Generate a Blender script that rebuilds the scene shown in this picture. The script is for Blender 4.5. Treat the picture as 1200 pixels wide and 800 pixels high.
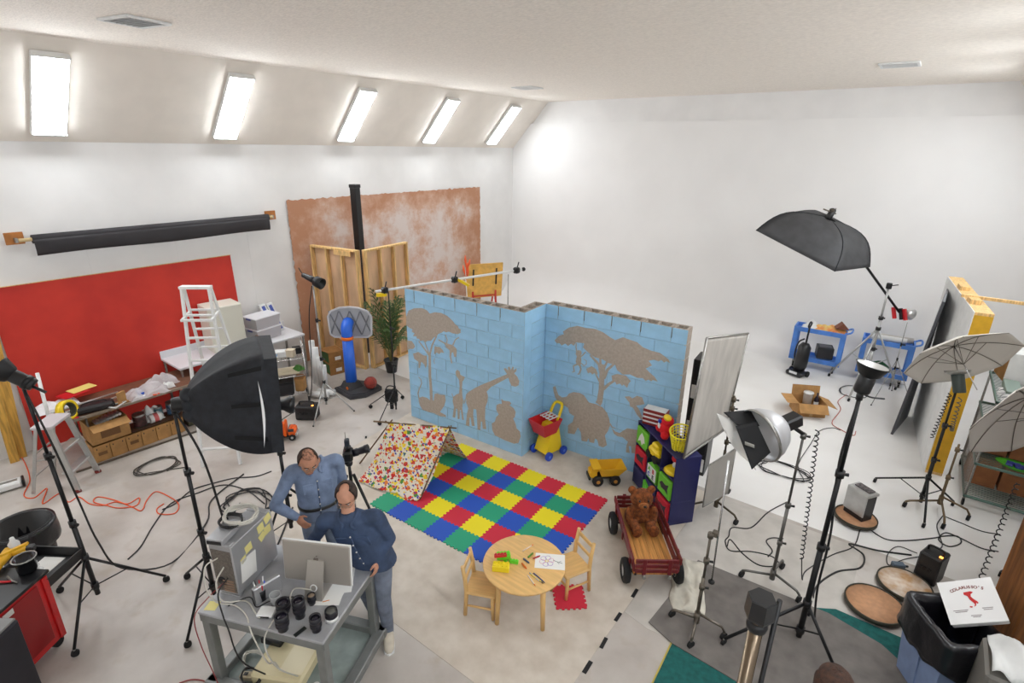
import bpy, bmesh, math, random
from mathutils import Vector, Matrix, Euler, noise
from mathutils.geometry import tessellate_polygon
random.seed(7)
for o in list(bpy.data.objects): bpy.data.objects.remove(o)
scene = bpy.context.scene
COL = scene.collection
R = math.radians
PI = math.pi

# ---------------------------------------------------------------- camera
CAM_H, FPX, PITCH, ROLL, YAW = 4.314, 632.45, 0.34446, 0.01402, 0.64443
_c, _s = math.cos(YAW), math.sin(YAW)
_right = Vector((_c, _s, 0)); _fh = Vector((-_s, _c, 0)); _z = Vector((0, 0, 1))
_fwd = _fh*math.cos(PITCH) - _z*math.sin(PITCH)
_up = _fh*math.sin(PITCH) + _z*math.cos(PITCH)
_r2 = _right*math.cos(ROLL) + _up*math.sin(ROLL)
_u2 = -_right*math.sin(ROLL) + _up*math.cos(ROLL)
cam = bpy.data.cameras.new('camera'); camo = bpy.data.objects.new('camera', cam); COL.objects.link(camo)
camo.matrix_world = Matrix(((_r2.x, _u2.x, -_fwd.x, 0), (_r2.y, _u2.y, -_fwd.y, 0), (_r2.z, _u2.z, -_fwd.z, CAM_H), (0, 0, 0, 1)))
cam.sensor_width = 36; cam.lens = FPX/1200*36; cam.clip_start = 0.05; cam.clip_end = 100
scene.camera = camo

# ---------------------------------------------------------------- world, exposure
w = bpy.data.worlds.new('world'); scene.world = w; w.use_nodes = True
w.node_tree.nodes['Background'].inputs[0].default_value = (0.9, 0.95, 1, 1)
w.node_tree.nodes['Background'].inputs[1].default_value = 0.3
vs = scene.view_settings
vs.view_transform = 'Standard'; vs.look = 'None'; vs.gamma = 1; vs.exposure = 0.55; vs.use_curve_mapping = False
LAMP = 23.0            # brightness of the ceiling fixtures' diffusers

def ray(u, v):
    x = (u-600)/FPX; y = (400-v)/FPX
    return _r2*x + _u2*y + _fwd
def P(u, v, z=0.0):
    """point at height z seen at (u, v) of the surveyed photograph"""
    d = ray(u, v); t = (z-CAM_H)/d.z
    return Vector((d.x*t, d.y*t, z))
def onplane(u, v, p0, n):
    d = ray(u, v); o = Vector((0, 0, CAM_H)); t = (Vector(p0)-o).dot(n)/d.dot(n)
    return o+d*t

# ---------------------------------------------------------------- materials
def lin(c):
    return tuple((x/255/12.92 if x <= 10 else ((x/255+.055)/1.055)**2.4) for x in c)
MATS = {}
def mat(name, c, rough=.6, metal=0., var=0., scale=8., bump=0., bscale=40., alpha=1., emit=0., c2=None, stretch=None, trans=0., spec=.5, coat=0., detail=4.):
    if name in MATS: return MATS[name]
    m = bpy.data.materials.new(name); m.use_nodes = True; MATS[name] = m
    nt = m.node_tree; b = nt.nodes['Principled BSDF']; L = nt.links.new
    col = lin(c)
    b.inputs['Base Color'].default_value = (*col, 1); b.inputs['Roughness'].default_value = rough
    b.inputs['Metallic'].default_value = metal; b.inputs['Alpha'].default_value = alpha
    b.inputs['Specular IOR Level'].default_value = spec
    b.inputs['Transmission Weight'].default_value = trans
    b.inputs['Coat Weight'].default_value = coat
    if emit:
        b.inputs['Emission Color'].default_value = (*col, 1); b.inputs['Emission Strength'].default_value = emit
    tc = None
    if var or c2 or bump:
        tc = nt.nodes.new('ShaderNodeTexCoord'); mp = nt.nodes.new('ShaderNodeMapping')
        L(tc.outputs['Object'], mp.inputs['Vector'])
        if stretch: mp.inputs['Scale'].default_value = stretch
    if var or c2:
        n = nt.nodes.new('ShaderNodeTexNoise'); n.inputs['Scale'].default_value = scale; n.inputs['Detail'].default_value = detail
        L(mp.outputs[0], n.inputs['Vector'])
        r = nt.nodes.new('ShaderNodeValToRGB')
        a = c2 if c2 else tuple(max(0, x*(1-var)) for x in c)
        bb = c if c2 else tuple(min(255, x*(1+var*.6)) for x in c)
        r.color_ramp.elements[0].color = (*lin(a), 1); r.color_ramp.elements[1].color = (*lin(bb), 1)
        r.color_ramp.elements[0].position = .33; r.color_ramp.elements[1].position = .67
        L(n.outputs['Fac'], r.inputs[0]); L(r.outputs[0], b.inputs['Base Color'])
    if bump:
        n = nt.nodes.new('ShaderNodeTexNoise'); n.inputs['Scale'].default_value = bscale; n.inputs['Detail'].default_value = 5
        L(mp.outputs[0], n.inputs['Vector'])
        bp = nt.nodes.new('ShaderNodeBump'); bp.inputs['Strength'].default_value = bump; bp.inputs['Distance'].default_value = .01
        L(n.outputs['Fac'], bp.inputs['Height']); L(bp.outputs[0], b.inputs['Normal'])
    return m

# common ones
black = mat('black_metal', (22, 22, 24), .45, .2)
blackp = mat('black_plastic', (20, 20, 22), .4)
rubber = mat('rubber', (24, 24, 25), .8)
chrome = mat('chrome', (205, 205, 205), .25, 1.)
steel = mat('brushed_steel', (165, 163, 158), .38, .9, var=.08, scale=30)
dsteel = mat('dull_steel', (120, 112, 102), .42, .8, var=.12, scale=20)
alu = mat('aluminium', (190, 190, 188), .4, .7, var=.05)
whitep = mat('white_paint', (228, 228, 226), .5, var=.03)
blackcloth = mat('black_cloth', (30, 32, 38), .75, var=.25, scale=14, bump=.15, bscale=120)
card = mat('cardboard', (184, 138, 84), .85, var=.08, scale=10, bump=.05)
card2 = mat('cardboard_dark', (158, 112, 62), .85, var=.1, scale=10)
paper = mat('paper', (235, 233, 228), .8)
pine = mat('pine', (226, 186, 124), .65, var=.16, scale=6, stretch=(8, 8, .8), bump=.05)
cablem = mat('cable_black', (30, 29, 30), .55)
cablew = mat('cable_grey', (200, 196, 186), .55)
redplastic = mat('red_plastic', (200, 30, 40), .35)
yelplastic = mat('yellow_plastic', (240, 205, 30), .35)
bluplastic = mat('blue_plastic', (30, 70, 190), .35)
grnplastic = mat('green_plastic', (90, 190, 50), .35)

# ---------------------------------------------------------------- mesh builder
class MB:
    def __init__(s): s.v = []; s.f = []; s.sm = []
    def add(s, vs, fs, smooth=False, M=None):
        o = len(s.v)
        for p in vs:
            p = Vector(p); s.v.append(M @ p if M else p)
        for f in fs:
            s.f.append(tuple(i+o for i in f)); s.sm.append(smooth)
        return s
    def box(s, c, d, M=None, rz=0., b=0.):
        cx, cy, cz = c; x, y, z = d[0]/2, d[1]/2, d[2]/2
        T = Matrix.Translation(c) @ Matrix.Rotation(rz, 4, 'Z')
        if M: T = M @ T
        if b <= 0:
            vs = [(sx*x, sy*y, sz*z) for sx in (-1, 1) for sy in (-1, 1) for sz in (-1, 1)]
            fs = [(0, 1, 3, 2), (4, 6, 7, 5), (0, 4, 5, 1), (2, 3, 7, 6), (0, 2, 6, 4), (1, 5, 7, 3)]
            return s.add(vs, fs, False, T)
        b = min(b, x*.95, y*.95, z*.95); idx = {}; vs = []
        for sx in (-1, 1):
            for sy in (-1, 1):
                for sz in (-1, 1):
                    for a in range(3):
                        q = [sx*(x-b), sy*(y-b), sz*(z-b)]; q[a] = (sx*x, sy*y, sz*z)[a]
                        idx[(sx, sy, sz, a)] = len(vs); vs.append(tuple(q))
        fs = []
        for a in range(3):
            o1, o2 = [i for i in range(3) if i != a]
            for sg in (-1, 1):
                q = []
                for s1, s2 in ((-1, -1), (1, -1), (1, 1), (-1, 1)):
                    k = [0, 0, 0]; k[a] = sg; k[o1] = s1; k[o2] = s2; q.append(idx[(*k, a)])
                fs.append(tuple(q))
        for a in range(3):
            o1, o2 = [i for i in range(3) if i != a]
            for s1 in (-1, 1):
                for s2 in (-1, 1):
                    k0 = [0, 0, 0]; k0[a] = -1; k0[o1] = s1; k0[o2] = s2
                    k1 = list(k0); k1[a] = 1
                    fs.append((idx[(*k0, o1)], idx[(*k1, o1)], idx[(*k1, o2)], idx[(*k0, o2)]))
        for sx in (-1, 1):
            for sy in (-1, 1):
                for sz in (-1, 1): fs.append(tuple(idx[(sx, sy, sz, a)] for a in range(3)))
        return s.add(vs, fs, False, T)
    def bar(s, p0, p1, wd, ht=None, up=(0, 0, 1)):
        """rectangular bar from p0 to p1"""
        ht = ht or wd; p0 = Vector(p0); p1 = Vector(p1); d = (p1-p0).normalized(); up = Vector(up)
        if abs(d.dot(up)) > .98: up = Vector((0, 1, 0))
        a = d.cross(up).normalized()*wd/2; c = a.cross(d).normalized()*ht/2
        vs = [p+i*a+j*c for p in (p0, p1) for i, j in ((-1, -1), (1, -1), (1, 1), (-1, 1))]
        return s.add(vs, [(3, 2, 1, 0), (4, 5, 6, 7), (0, 1, 5, 4), (1, 2, 6, 5), (2, 3, 7, 6), (3, 0, 4, 7)])
    def tube(s, pts, r, n=8, caps=True, closed=False):
        pts = [Vector(p) for p in pts]; N = len(pts)
        rs = r if isinstance(r, (list, tuple)) else [r]*N
        t0 = (pts[1]-pts[0]).normalized()
        a = t0.orthogonal().normalized(); rings = []; o = len(s.v)
        for i, p in enumerate(pts):
            if closed: t = (pts[(i+1) % N]-pts[i-1])
            else: t = (pts[min(i+1, N-1)]-pts[max(i-1, 0)])
            if t.length < 1e-9: t = t0.copy()
            t.normalize()
            a = a-t*a.dot(t)
            if a.length < 1e-6: a = t.orthogonal()
            a.normalize(); b = t.cross(a)
            for k in range(n):
                an = 2*PI*k/n; s.v.append(p+(a*math.cos(an)+b*math.sin(an))*rs[i])
        for i in range(N if closed else N-1):
            j = (i+1) % N
            for k in range(n):
                k2 = (k+1) % n; s.f.append((o+i*n+k, o+i*n+k2, o+j*n+k2, o+j*n+k)); s.sm.append(True)
        if caps and not closed:
            s.f.append(tuple(o+k for k in range(n))[::-1]); s.sm.append(False)
            s.f.append(tuple(o+(N-1)*n+k for k in range(n))); s.sm.append(False)
        return s
    def cyl(s, p0, p1, r, r1=None, n=12): return s.tube([p0, p1], [r, r if r1 is None else r1], n)
    def lathe(s, prof, n=20, M=None, smooth=True, a0=0., a1=2*PI):
        vs = []; fs = []; full = abs(a1-a0-2*PI) < 1e-6; m = n if full else n+1
        for r, z in prof:
            for k in range(m):
                an = a0+(a1-a0)*k/n; vs.append((r*math.cos(an), r*math.sin(an), z))
        for i in range(len(prof)-1):
            for k in range(n):
                k2 = (k+1) % m; fs.append((i*m+k, i*m+k2, (i+1)*m+k2, (i+1)*m+k))
        s.add(vs, fs, smooth, M)
        return s
    def disc(s, c, r, n=20, M=None):
        return s.add([(c[0]+r*math.cos(2*PI*k/n), c[1]+r*math.sin(2*PI*k/n), c[2]) for k in range(n)], [tuple(range(n))], False, M)
    def ball(s, c, r, n=14, m=8, M=None):
        if not isinstance(r, (tuple, list)): r = (r, r, r)
        prof = []
        vs = [(c[0], c[1], c[2]-r[2])]; fs = []
        for i in range(1, m):
            ph = -PI/2+PI*i/m
            for k in range(n):
                an = 2*PI*k/n; vs.append((c[0]+r[0]*math.cos(ph)*math.cos(an), c[1]+r[1]*math.cos(ph)*math.sin(an), c[2]+r[2]*math.sin(ph)))
        vs.append((c[0], c[1], c[2]+r[2])); t = len(vs)-1
        for k in range(n):
            k2 = (k+1) % n; fs.append((0, 1+k2, 1+k)); fs.append((t, 1+(m-2)*n+k, 1+(m-2)*n+k2))
            for i in range(m-2): fs.append((1+i*n+k, 1+i*n+k2, 1+(i+1)*n+k2, 1+(i+1)*n+k))
        return s.add(vs, fs, True, M)
    def prism(s, poly, z0, z1, M=None):
        n = len(poly); o = [(x, y, z0) for x, y in poly]+[(x, y, z1) for x, y in poly]
        tr = tessellate_polygon([[Vector((x, y, 0)) for x, y in poly]])
        fs = [tuple(t)[::-1] for t in tr]+[tuple(i+n for i in t) for t in tr]
        fs += [(i, (i+1) % n, n+(i+1) % n, n+i) for i in range(n)]
        return s.add(o, fs, False, M)
    def grid(s, fn, nu, nv, smooth=True, M=None):
        vs = [fn(i/nu, j/nv) for i in range(nu+1) for j in range(nv+1)]
        fs = [(i*(nv+1)+j, (i+1)*(nv+1)+j, (i+1)*(nv+1)+j+1, i*(nv+1)+j+1) for i in range(nu) for j in range(nv)]
        return s.add(vs, fs, smooth, M)
    def build(s, name, m, parent=None, recalc=True, solid=0., sub=0):
        me = bpy.data.meshes.new(name); me.from_pydata(s.v, [], s.f)
        me.polygons.foreach_set('use_smooth', s.sm)
        if recalc:
            bm = bmesh.new(); bm.from_mesh(me); bmesh.ops.recalc_face_normals(bm, faces=bm.faces); bm.to_mesh(me); bm.free()
        if m: me.materials.append(m)
        o = bpy.data.objects.new(name, me); COL.objects.link(o)
        if parent: o.parent = parent
        if solid:
            md = o.modifiers.new('solid', 'SOLIDIFY'); md.thickness = solid; md.offset = 0
        if sub:
            md = o.modifiers.new('sub', 'SUBSURF'); md.levels = sub; md.render_levels = sub
        return o
def tag(o, label=None, cat=None, group=None, kind=None):
    if label: o['label'] = label
    if cat: o['category'] = cat
    if group: o['group'] = group
    if kind: o['kind'] = kind
    return o
def empty(name, loc=(0, 0, 0), rz=0., label=None, cat=None, group=None):
    o = bpy.data.objects.new(name, None); COL.objects.link(o); o.empty_display_size = .1
    o.location = loc; o.rotation_euler = (0, 0, rz)
    return tag(o, label, cat, group)
CH = {}
def kids(o): return [c for c in COL.objects if c.parent == o]
def copy_tree(o, parent=None):
    c = o.copy(); COL.objects.link(c)
    if parent: c.parent = parent
    for ch in kids(o): copy_tree(ch, c)
    return c
def place(o, loc=None, rz=None, label=None, group=None):
    if loc is not None: o.location = loc
    if rz is not None: o.rotation_euler = (0, 0, rz)
    return tag(o, label, None, group)
def struct(o): o['kind'] = 'structure'; return o
def basis(x, y, z, o=(0, 0, 0)):
    x, y, z, o = Vector(x), Vector(y), Vector(z), Vector(o)
    return Matrix(((x.x, y.x, z.x, o.x), (x.y, y.y, z.y, o.y), (x.z, y.z, z.z, o.z), (0, 0, 0, 1)))
def aim(o, d, up=(0, 0, 1)):
    """matrix with local z along d, at o"""
    d = Vector(d).normalized(); up = Vector(up)
    if abs(d.dot(up)) > .99: up = Vector((0, 1, 0))
    x = up.cross(d).normalized(); y = d.cross(x)
    return basis(x, y, d, o)
def bez(pts, n=8):
    """Catmull-Rom through pts"""
    pts = [Vector(p) for p in pts]; q = [pts[0]*2-pts[1]]+pts+[pts[-1]*2-pts[-2]]; out = []
    for i in range(1, len(q)-2):
        for k in range(n):
            t = k/n; a, b, c, d = q[i-1], q[i], q[i+1], q[i+2]
            out.append(.5*((2*b)+(c-a)*t+(2*a-5*b+4*c-d)*t*t+(3*b-a-3*c+d)*t**3))
    out.append(pts[-1]); return out
def text_mesh(name, s, size, m, parent, M, depth=.0006, align='CENTER'):
    cu = bpy.data.curves.new(name, 'FONT'); cu.body = s; cu.size = size; cu.align_x = align; cu.align_y = 'CENTER'; cu.extrude = depth; cu.offset = size*.03
    o = bpy.data.objects.new(name, cu); COL.objects.link(o)
    bpy.context.view_layer.update()
    me = bpy.data.meshes.new_from_object(o.evaluated_get(bpy.context.evaluated_depsgraph_get()))
    COL.objects.unlink(o); bpy.data.objects.remove(o)
    me.transform(M); me.materials.clear(); me.materials.append(m)
    ob = bpy.data.objects.new(name, me); COL.objects.link(ob); ob.parent = parent
    return ob
# ================================================================ the setting
XL, XR, YB, YF, ZE, ZC = -9.84, 1.86, 13.03, -3.5, 4.31, 5.48
wallm = mat('wall_white', (234, 232, 230), .75, var=.015, scale=2, bump=.04, bscale=90)
cycm = mat('cyc_white', (236, 234, 232), .6, var=.01, scale=1.2)
slopem = mat('slope_paint', (238, 230, 220), .8, var=.015, scale=3, bump=.05, bscale=120)

def concrete():
    m = mat('concrete', (190, 182, 171), .42, bump=.03, bscale=60); nt = m.node_tree; L = nt.links.new; b = nt.nodes['Principled BSDF']
    tc = nt.nodes.new('ShaderNodeTexCoord')
    def noise_(sc, det, off=0):
        n = nt.nodes.new('ShaderNodeTexNoise'); n.inputs['Scale'].default_value = sc; n.inputs['Detail'].default_value = det
        mp = nt.nodes.new('ShaderNodeMapping'); mp.inputs['Location'].default_value = (off, off*.7, 0)
        L(tc.outputs['Object'], mp.inputs[0]); L(mp.outputs[0], n.inputs['Vector']); return n
    def ramp(src, a, b_, p0, p1):
        r = nt.nodes.new('ShaderNodeValToRGB'); r.color_ramp.elements[0].color = (*a, 1); r.color_ramp.elements[1].color = (*b_, 1)
        r.color_ramp.elements[0].position = p0; r.color_ramp.elements[1].position = p1; L(src, r.inputs[0]); return r
    base = ramp(noise_(1.3, 10).outputs['Fac'], lin((174, 165, 157)), lin((204, 197, 190)), .35, .65)
    st = ramp(noise_(4.5, 10, 11).outputs['Fac'], (1, 1, 1), (0, 0, 0), .28, .44)
    mx = nt.nodes.new('ShaderNodeMix'); mx.data_type = 'RGBA'; mx.inputs['B'].default_value = (*lin((168, 152, 130)), 1)
    sc = nt.nodes.new('ShaderNodeMath'); sc.operation = 'MULTIPLY'; sc.inputs[1].default_value = .4
    L(st.outputs[0], sc.inputs[0]); L(sc.outputs[0], mx.inputs['Factor']); L(base.outputs[0], mx.inputs['A'])
    L(mx.outputs['Result'], b.inputs['Base Color'])
    return m
conc = concrete()
YP = 6.58        # where the white floor paint starts
struct(MB().box(((XL+XR)/2, (YF+YP)/2, -.05), (XR-XL+.4, YP-YF, .1)).build('floor', conc))
def crad(x):     # radius of the cove, wide at the left end
    t = min(1, max(0, (x+6.5)/3.5)); t = t*t*(3-2*t); return 1.1*(1-t)+.5*t
cf = mat('cyc_floor_paint', (240, 238, 235), .5, c2=(232, 229, 225), scale=1.1, detail=8)
mb = MB()
xs = [XL-.1]+[XL+(XR-XL)*i/24 for i in range(1, 24)]+[XR+.1]
mb.grid(lambda u, v: (xs[round(u*24)], YP+(YB-crad(xs[round(u*24)])-YP)*v, 0.0), 24, 6, True)
mb.grid(lambda u, v: (xs[round(u*24)], YP, -.1*v), 24, 1, False)
struct(mb.build('floor_cyclorama', cf))
mb = MB()
def cove(u, v):
    x = xs[round(u*24)]; r = crad(x)
    if v <= .8:
        a = v/.8*PI/2; return (x, YB-r+r*math.sin(a), r-r*math.cos(a))
    return (x, YB, r+(4.945-r)*(v-.8)/.2)
mb.grid(cove, 24, 20)
mb.grid(lambda u, v: (XL-.1+(XR-XL+.2)*u, YB+.07*v, 4.945), 1, 1, False)
wb = struct(mb.build('wall_back', cycm))
MB().box(((XL+XR)/2, YB+.12, 5.22), (XR-XL+.3, .1, .65)).build('upper_band', wallm, wb)
# left wall with its sheet panels
wl = struct(MB().box((XL-.06, (YF+YB)/2, ZE/2), (.1, YB-YF+.4, ZE)).build('wall_left', wallm))
for k in range(9):
    y0 = 1.34+1.22*k-2.44
    MB().box((XL-.0085, y0+.61, 1.53), (.006, 1.216, 3.05), b=.001).build('panel', wallm, wl)
sl = mb = MB()
mb.add([(XL, YF, ZE), (XL, YB+.2, ZE), (-8.73, YB+.2, ZC+.01), (-8.73, YF, ZC+.01), (XL-.1, YF, ZE+.1), (XL-.1, YB+.2, ZE+.1), (-8.83, YB+.2, ZC+.1), (-8.83, YF, ZC+.1)],
       [(0, 1, 2, 3), (4, 5, 6, 7), (0, 1, 5, 4), (2, 3, 7, 6), (0, 3, 7, 4), (1, 2, 6, 5)])
struct(mb.build('ceiling_slope_left', slopem))
def ceilm():
    m = mat('ceiling_texture', (247, 239, 229), .9, var=.05, scale=26, stretch=(1, 3, 1), bump=.35, bscale=34, detail=6); return m
struct(MB().box(((-8.73+.72)/2, (YF+YB)/2, ZC+.05), (.72+8.73+.02, YB-YF+.4, .1)).build('ceiling', ceilm()))
mb = MB()
mb.add([(XR, YF, ZE), (XR, YB+.2, ZE), (.72, YB+.2, ZC+.01), (.72, YF, ZC+.01), (XR+.1, YF, ZE+.1), (XR+.1, YB+.2, ZE+.1), (.82, YB+.2, ZC+.1), (.82, YF, ZC+.1)],
       [(0, 1, 2, 3), (4, 5, 6, 7), (0, 1, 5, 4), (2, 3, 7, 6), (0, 3, 7, 4), (1, 2, 6, 5)])
struct(mb.build('ceiling_slope_right', slopem))
struct(MB().box((XR+.06, (YF+YB)/2, ZE/2), (.1, YB-YF+.4, ZE)).build('wall_right', wallm))
struct(MB().box(((XL+XR)/2, YF-.05, ZC/2), (XR-XL+.4, .1, ZC)).build('wall_front', wallm))

# ceiling fixtures on both slopes
diff = mat('lamp_diffuser', (244, 250, 255), .5, emit=LAMP)
diff_dim = mat('lamp_diffuser_dimmed', (244, 250, 255), .5, emit=LAMP*.72)      # emission lowered to soften the hot spot on the back wall
def fixture(side, y, label):
    x0, x1 = (XL, -8.73) if side < 0 else (XR, .72)
    nrm = Vector((ZC-ZE, 0, -(x1-x0))) if side < 0 else Vector((-(ZC-ZE), 0, (x1-x0)))
    nrm = Vector((-side*(ZC-ZE), 0, -abs(x1-x0))).normalized()
    dn = Vector((x0-x1, 0, ZE-ZC)).normalized()          # down the slope
    c = Vector(((x0+x1)/2, y, (ZE+ZC)/2))
    t = empty('ceiling_light', c, 0, label, 'light fixture', 'wraparound lamps on the sloped ceiling')
    Mx = basis(dn, nrm.cross(dn), nrm)
    MB().box((0, 0, .04), (1.22, .372, .08), Mx, b=.008).build('housing', whitep, t)
    pr = [(-.183, .08), (-.178, .092), (-.15, .105), (.15, .105), (.178, .092), (.183, .08)]
    mb = MB(); n = len(pr)
    mb.add([(sx*.59, a, b) for sx in (-1, 1) for a, b in pr], [tuple(range(n)), tuple(range(n, 2*n))]+[(i, (i+1) % n, n+(i+1) % n, n+i) for i in range(n)], False, Mx)
    mb.build('diffuser', diff_dim if y > 10 and side < 0 else diff, t)
    for sx in (-1, 1): MB().box((sx*.605, 0, .065), (.025, .385, .085), Mx, b=.004).build('end_cap', whitep, t)
for i, y in enumerate((2.43, 4.78, 7.18, 9.5, 11.8)):
    fixture(-1, y, 'lit white ceiling lamp on the left slope, ' + ('nearest, largest, at the far left', 'second from the left', 'middle of five', 'second from the far corner', 'farthest, beside the back corner')[i])
for i, y in enumerate((-2.2, .1, 2.43, 4.78, 7.0, 9.0, 10.9)):  # unseen row mirroring the left; last lamp added to brighten the back wall
    fixture(1, y, 'lit white ceiling lamp on the right slope, ' + ('nearest the front wall', 'second from the front wall', 'third from the front wall', 'middle of the seven', 'third from the back wall', 'second from the back wall', 'added unseen to brighten the back wall')[i])
for i, y in enumerate((-2.2, .1)):
    fixture(-1, y, 'lit white ceiling lamp on the left slope outside the picture, ' + ('by the front wall', 'behind the viewer')[i])

def vent(x, y, rz, label):
    t = empty('ceiling_vent', (x, y, ZC), rz, label, 'vent', 'square vents in the ceiling')
    mb = MB()
    for sx in (-1, 1):
        mb.box((sx*.22, 0, -.012), (.04, .46, .024), b=.004); mb.box((0, sx*.21, -.012), (.4, .04, .024), b=.004)
    mb.build('frame', whitep, t)
    MB().box((0, 0, -.002), (.42, .4, .004)).build('backing', mat('vent_dark', (70, 66, 62), .8), t)
    for k in range(7):
        MB().box((0, -.165+k*.055, -.014), (.4, .04, .004), Matrix.Translation((0, -.165+k*.055, -.014)) @ Matrix.Rotation(R(38), 4, 'X') @ Matrix.Translation((0, .165-k*.055, .014))).build('slat', whitep, t)
vent(-6.85, 2.66, R(12), 'white slatted vent in the ceiling near the left lamp')
vent(-7.1, 9.85, 0, 'small distant vent in the ceiling near the far left corner')
vent(-.77, 9.9, 0, 'white slatted vent in the ceiling above the white cove')
# ================================================================ floor coverings
def sheet(name, poly, z, t, m, label, cat):
    o = MB().prism(poly, z, z+t).build(name, m); return tag(o, label, cat)
vinyl = mat('beige_vinyl', (214, 204, 191), .55, c2=(196, 184, 169), scale=5, detail=9)
greysheet = mat('grey_vinyl', (200, 194, 186), .5, c2=(182, 176, 168), scale=4, detail=8)
gcarp = mat('grey_carpet', (118, 112, 107), .95, var=.1, scale=6, bump=.3, bscale=300, detail=8)
teal = mat('teal_carpet', (24, 92, 88), .95, var=.12, scale=20, bump=.3, bscale=300)
sheet('vinyl_floor_sheet', [(-6.5, 6.5), (-6.2, 4.1), (-5.85, 2.5), (-1.57, 2.52), (-1.57, 5.3), (-1.57, 6.5)], 0, .004, vinyl, 'large beige vinyl floor sheet lying under the toys and the blue wall', 'floor sheet')
sheet('vinyl_floor_sheet', [(-1.56, 6.5), (-1.56, 4.0), (-1.3, 3.95), (.2, 4.1), (.2, 6.52)], 0, .003, greysheet, 'pale grey vinyl floor sheet between the wagon and the white floor', 'floor sheet')
tl = sheet('carpet', [(-1.05, 3.98), (-.95, 2.0), (1.25, 2.0), (1.25, 5.33), (.1, 5.33), (-.1, 5.2)], .003, .006, teal, 'teal carpet showing around the grey runner at the bottom right', 'carpet')
MB().bar((-1.06, 3.98, .008), (-.96, 2.0, .008), .012, .008).build('binding', mat('binding', (190, 170, 80), .8), tl)
gp = [(-1.23, 5.15), (-1.32, 4.02), (-1.05, 3.93), (-.4, 3.9), (.95, 3.75), (.95, 4.8), (.5, 5.12), (.05, 5.22)]
sheet('carpet_runner', gp, .009, .007, gcarp, 'grey carpet runner lying on the teal carpet under the light stands', 'carpet')
tape = mat('gaffer_tape', (24, 24, 26), .7)
for i, (x, y, rz, w, l) in enumerate(((-1.585, 4.28, .05, .035, .13), (-1.585, 3.9, .02, .035, .12), (-1.555, 3.55, .1, .035, .13), (-1.55, 3.24, .05, .04, .14), (-6.3, 4.6, .8, .03, .07))):
    o = MB().box((x, y, .006), (w, l, .003), rz=rz).build('tape_mark', tape)
    tag(o, ('black tape mark on the sheet edge nearest the red wagon', 'black tape mark on the sheet edge, second from the wagon', 'black tape mark on the sheet edge, third from the wagon', 'black tape mark on the sheet edge nearest the bottom of the picture', 'tiny black tape mark on the floor left of the small tent')[i], 'tape', 'tape marks on the beige sheet')

# ================================================================ blue block wall
BL, BH, BT, JT = .4064, .2032, .192, .012
blockgrey = mat('block_grey', (164, 152, 140), .9, var=.1, scale=40, bump=.2, bscale=90)
blockblue = mat('block_blue', (158, 203, 234), .75, var=.04, scale=5, bump=.12, bscale=140)
mortarm = mat('mortar', (205, 198, 188), .9)
wa = R(3.34); WO = Vector((-6.277, 5.534, 0))
wall = empty('block_wall', WO, wa, 'light blue concrete block wall with grey animal silhouettes behind the play mat', 'block wall')
def block_mesh(length, hollow):
    mb = MB(); L = length-JT; h = BH-JT
    if not hollow: mb.box((0, BT/2, 0), (L, BT, h), b=.004)
    else:
        sh = .032
        mb.box((0, sh/2, 0), (L, sh, h)); mb.box((0, BT-sh/2, 0), (L, sh, h))
        nw = 3 if length > .3 else 2
        for k in range(nw):
            x = -L/2+.016+(L-.032)*k/(nw-1); mb.box((x, BT/2, 0), (.032, BT-2*sh+.002, h))
    me = bpy.data.meshes.new('block'); me.from_pydata(mb.v, [], mb.f)
    bm = bmesh.new(); bm.from_mesh(me); bmesh.ops.recalc_face_normals(bm, faces=bm.faces)
    for f in bm.faces: f.material_index = 1 if (f.normal.y < -.5 and f.calc_center_median().y < .01) else 0
    bm.to_mesh(me); bm.free(); me.materials.append(blockgrey); me.materials.append(blockblue)
    return me
BM = {(a, b): block_mesh(a, b) for a in (BL, BL/2, BL*.375) for b in (False, True)}
def put_block(length, hollow, x, y, z, rz):
    o = bpy.data.objects.new('block', BM[(length, hollow)]); COL.objects.link(o); o.parent = wall
    o.location = (x, y, z); o.rotation_euler = (0, 0, rz)
NC = 11; LW = 5.5*BL; DEP = .56; RW = 5*BL
for c in range(NC):
    z = BH*(c+.5); hol = c == NC-1; par = (NC-1-c) % 2
    # left section along x; starts with a half when par == 0
    x = 0
    seq = [BL/2]+[BL]*5 if par == 0 else [BL]*5+[BL/2]
    for L in seq: put_block(L, hol, x+L/2, 0, z, 0); x += L
    # right section
    x = LW
    seq = [BL/2]+[BL]*4+[BL/2] if par == 0 else [BL]*5
    for L in seq: put_block(L, hol, x+L/2, DEP, z, 0); x += L
    # return, painted side towards +x
    put_block(BL*.375 if False else BL, hol, LW, BT+JT/2+(DEP-BT)*.5, z, PI/2)
mb = MB(); HT = NC*BH
zt = HT-.15
def mortar(x0, x1, y):
    MB().box(((x0+x1)/2, y+BT/2, zt/2), (x1-x0-.004, BT-.016, zt)).build('mortar', blockblue, wall)
mortar(0, LW, 0); mortar(LW, LW+RW-.03, DEP)
MB().box((LW-.002, BT/2, HT-BH/2), (.01, BT-.004, BH-.014)).build('painted_end', blockblue, wall)
MB().box((LW-BT/2, (BT+DEP)/2+.1, zt/2), (BT-.014, DEP-BT+.2, zt)).build('mortar', blockblue, wall)
MB().box((LW+RW-.022, DEP+BT/2, zt/2), (.02, BT-.02, zt)).build('end_mortar', mortarm, wall)
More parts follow.
